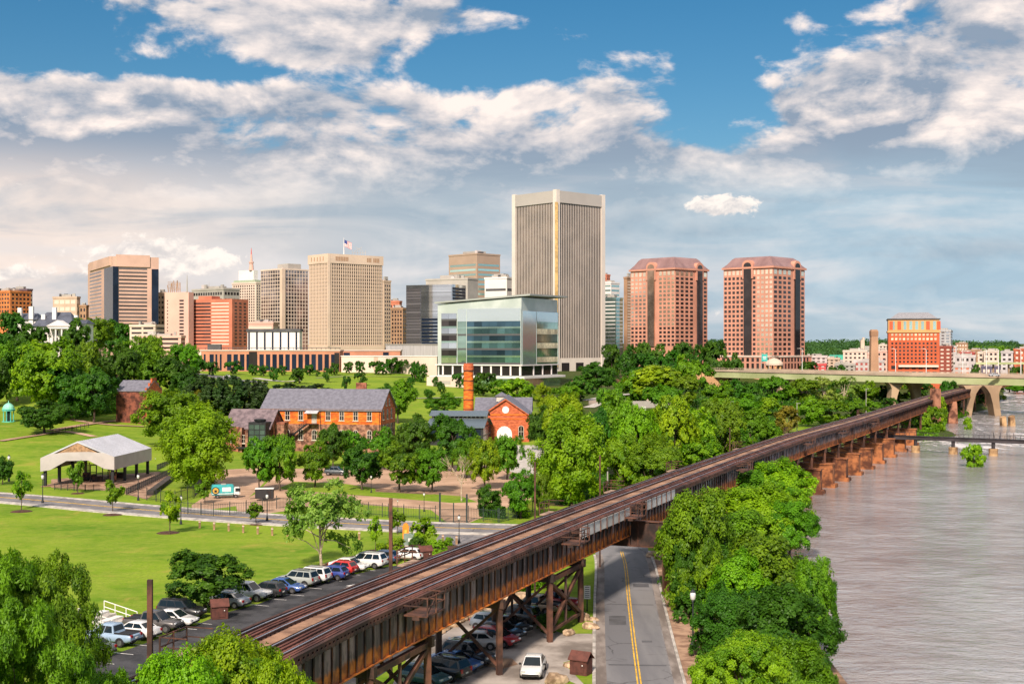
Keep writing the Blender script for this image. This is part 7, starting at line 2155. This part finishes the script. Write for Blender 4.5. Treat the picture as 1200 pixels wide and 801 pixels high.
# near trees carry more and smaller leaves
PROTO_FIRST = True
for i in range(2):
    tree_proto(f'N_mid{i}', 'mid', 42000, .17, 10 + i, nl=34, H=10)
    tree_proto(f'N_bright{i}', 'bright', 42000, .17, 20 + i, nl=34)
    tree_proto(f'N_dark{i}', 'dark', 36000, .17, 30 + i, nl=30)
    tree_proto(f'M_mid{i}', 'mid', 15000, .25, z0=2.3, seed= 40 + i)
    tree_proto(f'M_bright{i}', 'bright', 15000, .25, z0=2.3, seed= 50 + i)
    tree_proto(f'M_dark{i}', 'dark', 15000, .25, z0=2.3, seed= 60 + i)
    tree_proto(f'F_mid{i}', 'mid', 5000, .42, 70 + i, nl=20)
    tree_proto(f'F_bright{i}', 'bright', 5000, .42, 80 + i, nl=20)
    tree_proto(f'F_dark{i}', 'dark', 5000, .42, 90 + i, nl=20)
tree_proto('X_bright0', 'bright', 85000, .105, 121, nl=40, lr=(.17, .30), z0=3.6)
tree_proto('N_feather0', 'mid', 95000, .095, 101, nl=44, lr=(.14, .26), asp=.40, z0=4.2)
tree_proto('M_pale0', 'pale', 7000, .22, 102, nl=30, lr=(.14, .24), z0=2.2, bark=M_BARKP, tr=.2, nb=16)
tree_proto('F_pale0', 'pale', 2600, .34, 103, nl=22, lr=(.14, .26), bark=M_BARKP, tr=.2, nb=12)
tree_proto('F_olive0', 'olive', 5000, .40, 104, nl=20)
tree_proto('M_tall0', 'bright', 12000, .25, 105, shape='tall', R_=4.2, z0=1.2, H=12)
tree_proto('M_tall1', 'mid', 12000, .25, 106, shape='tall', R_=4.2, z0=1.2, H=12)
tree_proto('M_cone0', 'conifer', 9000, .24, 107, name='conifer_tree', shape='tall', R_=3.4, z0=.3, H=10, nl=22)
tree_proto('N_tall0', 'bright', 40000, .17, 120, shape='tall', R_=4.4, z0=1.0, H=10.5, nl=46, lr=(.26, .40))
tree_proto('F_cone0', 'dark', 3000, .34, 108, name='conifer_tree', shape='tall', R_=3.2, z0=.2, H=8, nl=18)
tree_proto('Y_bright0', 'bright', 2600, .34, 109, name='young_tree', shape='tall', R_=3.0, z0=3.2, H=10, nl=16, tr=.16, nb=6)
tree_proto('Y_mid0', 'mid', 2800, .36, 110, name='young_tree', shape='tall', R_=3.4, z0=3.0, H=10, nl=16, tr=.16, nb=6)
tree_proto('L_dark0', 'dark', 4200, .36, 111, name='lawn_tree', R_=4.2, z0=1.0, H=8, nl=16, tr=.25)
tree_proto('S_bright0', 'bright', 6500, .30, 112, name='shrub', R_=4.5, z0=-1.2, H=6, nl=28, tr=.12)
tree_proto('S_dark0', 'dark', 6500, .30, 113, name='shrub', R_=4.5, z0=-1.2, H=6, nl=18, tr=.12)
# a bare pale tree
def bare_tree():
    t = thing('bare_tree', 'pale bare tree', 'tree'); rng = random.Random(5); mb = MB()
    def grow(p, d, ln, r, lv):
        q = p + d * ln; mb.tube([p, p.lerp(q, .5) + Vector((rng.uniform(-.1, .1), rng.uniform(-.1, .1), 0)), q], [r, r * .8, r * .6], 6 if lv < 2 else 4)
        if lv >= 4: return
        for _ in range(3 if lv else 4):
            nd = (d + Vector((rng.uniform(-.75, .75), rng.uniform(-.75, .75), rng.uniform(-.05, .5)))).normalized()
            grow(q, nd, ln * rng.uniform(.6, .8), r * .55, lv + 1)
    grow(Vector((0, 0, -.3)), Vector((.05, 0, 1)), 3.6, .22, 0)
    mb.build('trunk', M_BARKP, t)
    pos, nr, tint, C = crown_points(np.random.default_rng(9), 260, 4, 4, 9.5, 20, (.2, .3))
    me = leaf_mesh('crown', pos, nr, .16, tint, LM['olive'], np.random.default_rng(3))
    cr = bpy.data.objects.new('crown', me); COL.objects.link(cr); cr.parent = t
    TP['bare'] = (freeze(t), 4.0, 10.0)
bare_tree()

used_t = set()
TREE_N = [0]
def tree(key, cx, top, w, base, label, group=None, D=None, zb=None, name=None):
    """a tree whose crown is w px wide, from row top down to its foot at row base (or at depth D)"""
    if D is None:
        p = hit(cx, base)
    else:
        p = P(cx, HZ, D); p.z = max(tz(p.x, p.y), WATER_Z) if zb is None else zb
    TREE_N[0] += 1
    i = TREE_N[0]
    k = key
    if k not in TP:
        k = f'{key}{i % 2}'
        if k not in TP: k = key + '0'
    root, R_, H = TP[k]
    h = max(1.0, CAM_H - (top - HZ) / FPX * p.y - p.z)
    r = w / 2 / FPX * p.y
    rng = random.Random(i * 13 + 1)
    sx = r / R_ * 1.04
    o = copy_tree(root, p, rng.uniform(0, 2 * PI), (sx * rng.uniform(.95, 1.05), sx * rng.uniform(.95, 1.05), h / H), label, group, used_t)
    return o
W1 = 'trees of the dark grove on the hill'
W2 = 'trees in the park'
W3 = 'trees in the wood along the tracks'
W4 = 'trees on the river bank'
W5 = 'young trees along the street'
W6 = 'small trees on the brick hall lawn'
W7 = 'trees at the foot of the towers'
W8 = 'trees before the brick works'
T = tree
# hill to the left
T('F_dark', 9, 367, 40, None, 'dark round tree at the left wing of the white house', W1, D=466)
T('F_dark', 33, 380, 34, None, 'dark low tree before the white house wing', W1, D=462)
T('F_dark', 49, 384, 22, None, 'dark low tree left of the white portico', W1, D=464)
T('F_dark', 89, 374, 34, None, 'dark leafy tree right of the white portico', W1, D=462)
T('M_mid', 108, 374, 52, 425, 'wide dark green tree on the hill below the granite tower', W1)
T('M_dark', 140, 376, 44, 425, 'tall dark tree right of the wide hill tree below the granite tower', W1)
T('M_mid', 20, 403, 60, 470, 'green tree at the far left below the white house', W1)
T('M_bright', 57, 400, 78, 490, 'large bright green tree in the middle of the hill grove', W1)
T('M_mid', 98, 402, 52, 478, 'yellowish green tree right of the large bright grove tree', W1)
T('M_dark', 84, 428, 64, 492, 'deep green tree standing in front of the large bright grove tree', W1)
T('M_dark', 110, 432, 50, 496, 'dark tree with bare trunk left of the brick ruin', W1)
T('M_dark', -4, 425, 36, 478, 'dark tree at the frame edge above the gazebo', W1)
T('M_dark', 52, 470, 60, 508, 'low broad dark tree right of the gazebo', W1)
T('M_mid', 158, 401, 44, 452, 'light green tree above the brick ruin roof', W1)
T('M_dark', 138, 405, 50, 470, 'shaded tree left above the brick ruin', W1)
T('M_mid', 183, 412, 56, 470, 'broad mid green tree above the ruin gable', W1)
T('M_mid', 175, 394, 38, 440, 'rounded tree below the parking garage', W1)
T('M_dark', 205, 420, 52, 472, 'dark green tree right above the ruin gable', W1)
T('M_mid', 216, 404, 36, 445, 'bright mid green tree under the salmon hotel', W1)
T('F_dark', 232, 417, 24, 440, 'very dark round tree at the left end of the brick hall', W1)
T('M_dark', 222, 434, 40, 478, 'dark tree left of the dark cedars', W1)
for cx, tp_, w_, bs_, lab in [(240, 440, 30, 484, 'first of the dark cedars from the left, below the road'), (257, 443, 28, 486, 'second of the dark cedars from the left'), (274, 441, 28, 487, 'tall cedar in the middle of the cedar row'), (291, 446, 28, 487, 'fourth cedar, before the works roof'), (306, 447, 26, 486, 'last cedar left of the works roof'), (334, 449, 24, 470, 'dark cedar top peeping over the works roof'), (352, 452, 24, 470, 'second dark cedar top over the works roof'), (370, 450, 24, 470, 'third dark cedar top over the works roof')]:
    T('M_cone', cx, tp_, w_ * 1.5, bs_, lab, 'dark cedars behind the brick works')
T('F_olive', 232, 457, 26, 484, 'yellowish bush like tree left of the play structure', W2)
T('M_mid', 200, 459, 74, 525, 'broad green tree left of the tall bright tree', W2)
T('N_tall', 235, 477, 78, 572, 'tall bright oval tree right of the shelter', W2)
T('M_dark', 3, 535, 26, 568, 'dark tree at the left frame edge beside a street lamp', W2)
# young street trees
for cx, tp_, w_, bs_, lab, kk in [(25, 552, 21, 597, 'young bright tree in a mulch ring at the left of the street', 'Y_bright'), (91, 540, 22, 578, 'young tree in front of the shelter', 'Y_mid'), (132, 563, 25, 600, 'young dark green tree between shelter and street', 'Y_mid'), (199, 576, 25, 626, 'young bright tree beside the street left of the bollards', 'Y_bright'), (240, 562, 22, 590, 'young tree just below the tall bright oval tree', 'Y_mid'), (300, 588, 21, 614, 'small dense dark young tree by the iron fence', 'Y_mid'),
                                  (440, 605, 15, 644, 'thin young tree near the viaduct platform mast', 'Y_bright'), (466, 597, 20, 626, 'small oval tree left of the orange marker', 'Y_mid'), (497, 606, 28, 646, 'young bright tree behind the utility cabinet', 'Y_bright')]:
    T(kk, cx, tp_, w_, bs_, lab, W5)
M_RING = M_MULCH
for px, py, r in [(25, 599, 1.7), (132, 603, 1.5), (197, 624, 1.6), (440, 646, 1.5), (91, 578, 1.2), (303, 614, 1.3), (484, 643, 4.5), (505, 642, 4.0)]:
    p = G(px, py); o = MB().lathe((0, 0, 0), [(r, 0), (r * .8, .1), (.02, .14)], 20).build('mulch_ring', M_RING); o.location = (p.x, p.y, .008); tag(o, kind='structure')
for cx, tp_, w_, bs_, lab, kk in [(464, 630, 22, 646, 'rounded bright shrub left of the utility cabinet', 'S_bright'), (489, 628, 24, 647, 'dark shrub right of the utility cabinet', 'S_dark'), (512, 632, 28, 649, 'mid green shrub near the street lamp by the gate', 'S_bright'), (526, 629, 10, 640, 'tiny bright shrub beside the bollards near the gate', 'S_bright'), (447, 636, 14, 648, 'low shrub behind the minivan', 'S_bright'),
                                  (610, 592, 22, 606, 'small yellow green shrub right of the clipped hedge', 'S_bright'), (640, 718, 26, 740, 'dense green bush beside the tan pickup under the viaduct', 'S_dark')]:
    T(kk, cx, tp_, w_, bs_, lab, 'shrubs near the viaduct')
# clipped hedge
q0, q1 = G(561, 607), G(592, 610)
rng_ = np.random.default_rng(77); n_ = 5000
tt = rng_.random(n_); yy_ = rng_.uniform(-.7, .7, n_); zz_ = rng_.uniform(.05, 1.75, n_)
pos = np.stack([q0.x + (q1.x - q0.x) * tt, q0.y + (q1.y - q0.y) * tt + 2.5 + yy_, zz_], 1)
hm = leaf_mesh('clipped_hedge', pos - np.array([[q0.x, q0.y, 0]]), unit(rng_, n_), .16, rng_.random(n_), LM['dark'], rng_)
ho = bpy.data.objects.new('clipped_hedge', hm); COL.objects.link(ho); ho.location = (q0.x, q0.y, 0); tag(ho, 'dark clipped box hedge right of the iron gate', 'hedge')
# before the brick works
for kk, cx, tp_, w_, bs_, lab in [('M_mid', 304, 514, 38, 576, 'left twin tree before the works wing'), ('M_mid', 328, 511, 42, 575, 'right twin tree before the works wing'), ('M_mid', 369, 519, 38, 571, 'tree left of the dark slate car'), ('M_dark', 390, 497, 34, 548, 'narrow dark tree against the works hall middle'), ('M_mid', 413, 505, 40, 545, 'tree touching the works hall right windows'), ('M_dark', 424, 521, 46, 574, 'dark tree right of the dark slate car'),
                                  ('M_mid', 450, 502, 34, 550, 'tree at the right corner of the works hall'), ('M_dark', 487, 487, 46, 552, 'big dark round tree left of the blue roofed shed'), ('M_mid', 468, 519, 48, 577, 'light tree left of the bare pale tree on the plaza'), ('M_mid', 506, 526, 42, 577, 'tree just left of the bare pale tree on the plaza'), ('M_dark', 530, 487, 46, 552, 'big dark tree in front of the blue roofed shed'), ('bare', 541, 531, 38, 587, 'pale bare tree on the plaza lawn'),
                                  ('M_bright', 568, 514, 40, 574, 'bright tree left before the arched white door'), ('M_mid', 594, 511, 38, 562, 'layered tree right before the arched white door'), ('M_mid', 547, 515, 34, 560, 'tree between the shed trees and the bright tree'), ('M_dark', 573, 568, 28, 606, 'dark tree at the right side of the gate'), ('M_mid', 610, 552, 42, 608, 'round tree left of the tall light pole by the viaduct'), ('M_mid', 632, 556, 28, 604, 'tree between light pole and huge bright tree'),
                                  ('M_mid', 466, 446, 44, 496, 'dark tree behind the right gable of the works hall'), ('M_dark', 452, 450, 26, 480, 'dark crown behind the works hall ridge'), ('M_mid', 520, 461, 38, 492, 'pale round tree left of the smokestack'), ('M_dark', 636, 476, 34, 528, 'dark tree right of the gable house'), ('M_tall', 636, 449, 22, 484, 'slim tree behind the gable house roof'), ('M_bright', 662, 462, 44, 540, 'yellow green tree behind the huge bright tree'), ('N_tall', 670, 483, 78, 592, 'huge bright yellow green tree left of the viaduct')]:
    T(kk, cx, tp_, w_, bs_, lab, W8)
# lawn trees below the brick hall and cream wall
LT = [(273, 423, 18, 439, 'dark rounded tree near the left end of the brick hall'), (248, 424, 14, 441, 'small dark tree by the road at the brick hall end'), (296, 427, 12, 440, 'small lawn tree one before the brick hall bays'), (309, 428, 12, 441, 'small lawn tree beside the path below the brick hall'), (321, 430, 11, 447, 'bluish dark little tree lower on the lawn'), (331, 428, 10, 440, 'small bright tree close to the brick hall wall'),
      (351, 431, 18, 450, 'dark conical tree in the middle of the upper lawn'), (363, 427, 10, 440, 'little tree left of the brick hall corner'), (371, 433, 7, 441, 'tiny tree before the brick hall corner'), (384, 431, 9, 448, 'thin young tree low on the upper lawn'), (392, 425, 10, 440, 'bushy tree at the right corner of the brick hall'), (409, 424, 11, 438, 'left one of two round trees before the cream wall'), (421, 423, 11, 438, 'right one of two round trees before the cream wall'),
      (406, 441, 10, 459, 'small oval tree alone on the lawn below the cream wall'), (422, 436, 13, 452, 'round tree above the works chimney on the lawn'), (440, 423, 14, 439, 'first tree of the clump before the cream wall'), (449, 424, 14, 439, 'second tree of the clump before the cream wall'), (460, 419, 15, 438, 'tall tree of the clump before the cream wall'), (471, 421, 16, 438, 'wide tree of the clump before the cream wall'), (480, 417, 14, 437, 'last tree of the clump before the cream wall'),
      (504, 420, 14, 436, 'round tree at the left of the glass office'), (494, 424, 12, 438, 'tree between conifers and glass office'), (515, 426, 12, 440, 'low tree at the left foot of the glass office'), (530, 427, 14, 441, 'tree left of the smokestack top'), (538, 437, 15, 455, 'pale bush left of the smokestack'), (544, 425, 14, 440, 'tree behind the smokestack top')]
for cx, tp_, w_, bs_, lab in LT:
    T('L_dark', cx, tp_, w_ * 1.1, bs_, lab, W6)
for cx, tp_, w_, bs_, lab in [(487, 424, 14, 447, 'left dark conifer at the right end of the lawn'), (494, 427, 14, 448, 'right dark conifer at the right end of the lawn'), (481, 442, 10, 456, 'small conifer on the lawn slope'), (510, 441, 7, 453, 'tiny conifer above the pale low wall'), (517, 447, 11, 462, 'dark pointed conifer low on the lawn'), (503, 456, 13, 468, 'spreading dark bush at the foot of the lawn')]:
    T('F_cone', cx, tp_, w_, bs_, lab, W6)
# around the glass office
for kk, cx, tp_, w_, bs_, lab in [('F_dark', 566, 437, 30, 464, 'dark trees mass left before the glass base'), ('F_mid', 588, 445, 26, 466, 'small tree between dark tree and round office tree'), ('F_bright', 606, 444, 38, 468, 'round bright tree before the glass office base'), ('F_mid', 634, 456, 26, 470, 'tree right of the round office tree'), ('F_mid', 657, 452, 22, 470, 'tree below the right corner of the glass office'), ('F_dark', 680, 441, 34, 470, 'dark tree at the tallest tower base'), ('M_dark', 700, 425, 42, 460, 'big dark tree right of the tallest tower base'), ('F_mid', 668, 452, 28, 476, 'layered tree below the orange wall')]:
    T(kk, cx, tp_, w_, bs_, lab, W2)
# tower foot
for cx, tp_, w_, D_, lab in [(717, 404, 24, 720, 'tree between tallest tower and white teal tower'), (738, 405, 28, 700, 'dark tree left below the first pink tower'), (757, 402, 26, 690, 'dark tree under the first pink tower left face'), (775, 404, 30, 700, 'dark tree under the first pink tower middle'), (797, 402, 30, 690, 'tree under the first pink tower right face'), (818, 405, 28, 680, 'tree between the two pink towers, left'), (840, 401, 40, 660, 'big dark tree covering the second pink tower corner'), (790, 412, 40, 660, 'spreading dark tree in front of the tower foot row'), (752, 414, 40, 650, 'low dark tree in the tower foot row'), (862, 414, 20, 640, 'dark tree beside the second pink tower podium'),
                             (946, 424, 24, 660, 'dark tree right of the second pink tower podium'), (986, 428, 22, 690, 'dark tree before the turquoise roofed hall'), (975, 430, 14, 700, 'small dark tree beside the crimson building'), (1143, 427, 12, 780, 'dark tree before the freeway lofts'), (1190, 430, 16, 780, 'dark tree at the foot of the red loft')]:
    T('F_dark', cx, tp_, w_, None, lab, W7, D=D_)
# middle wood: crowns named by what they stand near
for kk, cx, tp_, w_, bs_, lab in [
    ('F_bright', 770, 429, 66, 476, 'wide bright tree above the canal bridge'), ('F_mid', 742, 436, 34, 476, 'tree left of the wide bright canal tree'), ('F_mid', 800, 440, 38, 478, 'tree right of the wide bright canal tree'),
    ('F_mid', 806, 417, 30, 460, 'slender tall tree left of the tan abutment'), ('F_mid', 822, 427, 24, 458, 'slender tree touching the tan abutment'),
    ('F_mid', 840, 447, 36, 478, 'green tree below the tan abutment'), ('F_dark', 862, 445, 32, 474, 'dark tree under the bridge end'), ('F_dark', 884, 450, 32, 480, 'dark tree in the hollow before the bridge'), ('F_mid', 905, 442, 36, 474, 'tree under the first bridge span'), ('F_mid', 924, 452, 22, 474, 'small pointed tree under the first bridge span'),
    ('F_mid', 944, 444, 32, 474, 'tree before the second bridge pier'), ('F_pale', 966, 442, 36, 474, 'pale sparse tree right of the second bridge pier'), ('F_pale', 990, 442, 34, 474, 'second pale sparse tree before the bridge'), ('F_mid', 1014, 447, 28, 474, 'tree left of the third bridge pier'), ('F_dark', 1034, 452, 24, 472, 'dark tree behind the tracks left of the pier'), ('F_mid', 1053, 458, 24, 474, 'tree at the foot of the third bridge pier'), ('F_mid', 1068, 446, 20, 468, 'tree between the third pier legs'), ('F_dark', 1083, 449, 20, 466, 'dark tree right of the third pier legs'),
    ('F_olive', 924, 476, 30, 508, 'olive brown tree beside the thin light mast'), ('F_mid', 948, 466, 36, 500, 'tree right of the olive brown tree'), ('F_mid', 972, 468, 38, 498, 'broad tree near the tracks before the bridge'), ('F_mid', 997, 467, 34, 492, 'last broad tree along the tracks before the bridge'), ('F_mid', 1020, 470, 26, 486, 'small tree where the tracks meet the wood'), ('F_dark', 1040, 466, 24, 482, 'small dark tree by the far tracks')]:
    T(kk, cx, tp_, w_, bs_, lab, W3)
for kk, cx, tp_, w_, bs_, lab in [
    ('M_mid', 722, 462, 52, 556, 'tree at the left edge of the track wood'), ('M_bright', 745, 476, 52, 572, 'bright tree behind the rusty pole'), ('N_mid', 762, 512, 66, 590, 'low broad tree pressed against the viaduct edge'), ('M_bright', 790, 466, 56, 560, 'tallest bright tree in the middle of the track wood'), ('M_bright', 815, 478, 50, 556, 'bright tree right of the tallest one in the track wood'), ('M_mid', 845, 470, 52, 548, 'wide tree right of the bright pair in the track wood'), ('M_mid', 878, 480, 46, 534, 'tree at the right end of the track wood'),
    ('M_mid', 858, 500, 44, 542, 'lower tree in front of the wide track wood tree'), ('M_bright', 820, 512, 52, 560, 'bright lower tree near the viaduct midway'), ('M_bright', 730, 510, 50, 588, 'light tree between rusty pole and viaduct'), ('M_mid', 898, 492, 34, 526, 'small tree at the right tip of the track wood'), ('F_mid', 870, 462, 40, 495, 'tree behind the wide track wood tree'), ('F_bright', 900, 466, 30, 492, 'bright tree left of the sunny clearing'), ('F_mid', 845, 462, 46, 486, 'tree row behind the track wood'), ('F_mid', 775, 452, 44, 500, 'tree behind the tallest bright wood tree'), ('F_mid', 715, 450, 34, 492, 'tree by the pale concrete wall'), ('M_dark', 700, 480, 36, 560, 'dark tree between huge bright tree and the track wood')]:
    T(kk, cx, tp_, w_, bs_, lab, W3)
# beyond the viaduct: island and far shore
for kk, cx, tp_, w_, bs_, lab in [('F_bright', 1072, 480, 34, 508, 'round tree on the rocky islet right of the far viaduct'), ('F_mid', 1092, 476, 32, 508, 'second round tree on the rocky islet'), ('F_bright', 1098, 465, 24, 496, 'tall tree on the islet before the stone tower'), ('F_mid', 1062, 486, 22, 508, 'low tree at the left of the rocky islet')]:
    T(kk, cx, tp_, w_, bs_, lab, W4, D={1072: 385, 1092: 392, 1098: 412, 1062: 372}[cx], zb=-1.2)
for kk, cx, tp_, w_, D_, lab in [('F_dark', 1112, 447, 26, 515, 'dark bank tree just right of the stone tower'), ('F_dark', 1130, 449, 30, 540, 'dark bank tree left of the river pier leg'), ('F_dark', 1148, 450, 26, 575, 'dark bank tree between the river pier legs'), ('F_mid', 1120, 456, 30, 520, 'low bank tree behind the old stone pier'), ('F_dark', 1160, 446, 20, 640, 'dark tree behind the right pier leg')]:
    T(kk, cx, tp_, w_, None, lab, W4, D=D_, zb=-1)
for cx, tp_, w_, D_, lab in [(1183, 441, 30, 745, 'far shore tree right of the narrows'), (1200, 443, 30, 740, 'far shore tree at the frame edge'), (1172, 443, 22, 800, 'far shore tree nearest the narrows'), (1192, 452, 24, 735, 'low far shore tree above the water')]:
    T('F_mid', cx, tp_, w_, None, lab, W4, D=D_, zb=-.5)
for cx, tp_, w_, bs_, lab in [(1141, 521, 24, 547, 'drowned bush standing in the river below the pipe bridge'), (1016, 518, 13, 540, 'small drowned bush beside the viaduct piers'), (1134, 489, 10, 503, 'tiny drowned bush beside the left pier stub'), (1177, 463, 5, 468, 'tiny bush in the far rapids')]:
    T('S_bright', cx, tp_, w_, bs_, lab, 'drowned bushes in the river')
# river bank, right of the street
for kk, cx, tp_, w_, D_, lab in [
    ('N_bright', 908, 540, 84, 196, 'farthest bright bank tree touching the viaduct'), ('N_mid', 866, 552, 70, 186, 'bank tree tucked under the viaduct edge'), ('N_bright', 886, 570, 96, 168, 'broad bright bank tree second from the viaduct'), ('N_mid', 818, 576, 84, 127, 'bluish green bank tree hiding the cross girder end'), ('N_mid', 850, 600, 90, 138, 'bright bank tree in the middle of the bank wood'), ('N_mid', 925, 588, 66, 165, 'bank tree leaning over the water by the bend'),
    ('N_dark', 832, 625, 84, 128, 'dark shaded bank tree close to the riverside fence'), ('N_mid', 905, 628, 110, 118, 'huge bank tree leaning over the river'), ('N_bright', 868, 648, 84, 116, 'yellow green bank tree behind the grown over lamp'), ('N_dark', 858, 690, 84, 106, 'dark bank tree beside the grown over lamp'), ('N_dark', 925, 690, 104, 100, 'bank tree with drooping boughs over the water'), ('N_mid', 955, 655, 50, 112, 'slim bank tree farthest out over the river'), ('X_bright', 868, 742, 120, 78, 'nearest bright bank tree at the frame bottom'), ('N_mid', 935, 752, 86, 86, 'near green bank tree at the lower right'), ('N_dark', 800, 634, 36, 126, 'dark bushy tree at the pavement bend')]:
    o_ = T(kk, cx, tp_, w_, None, lab, W4, D=D_, zb=-1.0 if cx > 880 else -.2)
for cx, tp_, w_, D_, lab in [(812, 692, 50, 121, 'dark thicket along the riverside fence, middle part'), (834, 735, 56, 108, 'dark thicket under the grown over lamp'), (790, 660, 30, 138, 'thicket at the pavement bend'), (905, 740, 80, 95, 'low thicket at the water edge')]:
    T('S_dark', cx, tp_, w_, None, lab, 'thickets on the river bank', D=D_, zb=-.3)
# lawn and near left
T('M_pale', 377, 563, 88, 668, 'pale sparse tree between the lawn and the car row', 'trees near the car row')
T('M_dark', 240, 647, 86, 716, 'dark spreading tree on the grass island of the car row', 'trees near the car row')
for kk, cx, tp_, w_, D_, lab in [('N_feather', 50, 658, 145, 60, 'big feathery bright tree at the near left'), ('N_feather', -18, 646, 190, 57, 'feathery tree cut by the left frame edge'), ('N_feather', 30, 712, 170, 50, 'lower feathery tree in the near left corner'), ('X_bright', 272, 752, 170, 58, 'bright tree top right of the bottom row, before the tracks'), ('X_bright', 190, 774, 160, 54, 'bright tree top in the middle of the bottom row'), ('N_feather', 108, 790, 160, 50, 'feathery tree top at the left of the bottom row'), ('X_bright', 320, 782, 110, 55, 'small green tree top at the right end of the bottom row')]:
    T(kk, cx, tp_, w_, None, lab, 'near trees below the viewpoint', D=D_, zb=0.0)

for o_ in [q for q in bpy.data.objects if q.parent is None and q.get('label') in ('tree', 'shrub')]:
    for c_ in list(o_.children): bpy.data.objects.remove(c_)
    bpy.data.objects.remove(o_)
# green growth behind the boulders under the viaduct, and rough growth on the bank: uncountable
def scrub(name, pts, n, h, size, mat, seed, z=None):
    rng = np.random.default_rng(seed); pts = [Vector(p) for p in pts]
    tri = []
    c = sum(pts, Vector()) / len(pts)
    k = rng.integers(0, len(pts), n); a, b_ = rng.random(n), rng.random(n)
    sw = a + b_ > 1; a[sw], b_[sw] = 1 - a[sw], 1 - b_[sw]
    A_ = np.array([p[:2] for p in pts]); B_ = np.roll(A_, -1, 0); c2 = np.array(c[:2])
    xy = c2 + (A_[k] - c2) * a[:, None] + (B_[k] - c2) * b_[:, None]
    zz0 = np.maximum(terr(xy[:, 0], xy[:, 1]), WATER_Z)
    hh = h * (.35 + .65 * (np.sin(xy[:, 0] * 1.3) * np.cos(xy[:, 1] * .9) * .5 + .5))
    pos = np.stack([xy[:, 0], xy[:, 1], zz0 + hh * rng.random(n) ** .6], 1)
    nr = unit(rng, n); nr[:, 2] = np.abs(nr[:, 2])
    me = leaf_mesh(name, pos, nr, size, rng.random(n), mat, rng)
    o = bpy.data.objects.new(name, me); COL.objects.link(o)
    return tag(o, kind='stuff')
scrub('undergrowth', [G(500, 732), G(560, 702), G(600, 692), G(650, 688), G(640, 680), G(560, 690), G(500, 716)], 12000, 1.8, .16, LM['mid'], 5)
bk = offset(road_c[cut + 4:], -6.6); bk2 = offset(road_c[cut + 4:], -16)
scrub('undergrowth', [v for v in bk[:24:3]] + [v for v in reversed(bk2[:24:3])], 26000, 2.2, .2, LM['dark'], 6)
scrub('undergrowth', [hit(700, 500), hit(800, 480), hit(920, 485), hit(900, 530), hit(830, 552), hit(740, 580)], 14000, 2.5, .4, LM['dark'], 8)
scrub('undergrowth', [hit(20, 500), hit(60, 470), hit(150, 455), hit(230, 470), hit(215, 488), hit(130, 485)], 9000, 2.2, .4, LM['dark'], 9)
scrub('undergrowth', [hit(760, 470), hit(830, 450), hit(960, 455), hit(1040, 468), hit(980, 485), hit(860, 490)], 12000, 3, .5, LM['dark'], 10)
scrub('undergrowth', [P(1050, HZ, 362), P(1098, HZ, 372), P(1106, HZ, 420), P(1112, HZ, 480), P(1080, HZ, 470)], 9000, 2.5, .4, LM['mid'], 11)
scrub('undergrowth', [P(1106, HZ, 480), P(1135, HZ, 500), P(1150, HZ, 600), P(1165, HZ, 690), P(1150, HZ, 720), P(1100, HZ, 600)], 8000, 3.5, .5, LM['dark'], 12)
scrub('undergrowth', [P(1098, HZ, 440), P(1112, HZ, 462), P(1136, HZ, 510), P(1112, HZ, 505)], 7000, 2.6, .4, LM['mid'], 14)
scrub('undergrowth', [G(640, 560), G(665, 540), G(705, 540), G(720, 575), G(690, 596), G(655, 592)], 9000, 1.6, .22, LM['dark'], 15)
# wooded hills on the horizon: one mass
def far_wood(name, pxs, d0, d1, n, top, size, mat, seed):
    rng = np.random.default_rng(seed)
    nclump = n // 60
    D_ = rng.uniform(d0, d1, nclump); px = rng.uniform(*pxs, nclump)
    x = (px - 600) / FPX * D_
    z = terr(x, D_)
    rr = rng.uniform(7, 15, nclump) * (D_ / 2200) ** .5
    k = rng.integers(0, nclump, n); d = unit(rng, n); d[:, 2] = np.abs(d[:, 2])
    pos = np.stack([x[k], D_[k], z[k]], 1) + d * rr[k][:, None] * np.array([1, 1, 1.1]) * rng.uniform(.8, 1.05, n)[:, None] + np.array([0, 0, 2.0])
    nr = d + rng.normal(size=(n, 3)) * .4; nr /= np.linalg.norm(nr, axis=1)[:, None]
    me = leaf_mesh(name, pos, nr, size, rng.random(nclump)[k] * .7 + rng.random(n) * .3, mat, rng)
    o = bpy.data.objects.new(name, me); COL.objects.link(o)
    return tag(o, kind='stuff')
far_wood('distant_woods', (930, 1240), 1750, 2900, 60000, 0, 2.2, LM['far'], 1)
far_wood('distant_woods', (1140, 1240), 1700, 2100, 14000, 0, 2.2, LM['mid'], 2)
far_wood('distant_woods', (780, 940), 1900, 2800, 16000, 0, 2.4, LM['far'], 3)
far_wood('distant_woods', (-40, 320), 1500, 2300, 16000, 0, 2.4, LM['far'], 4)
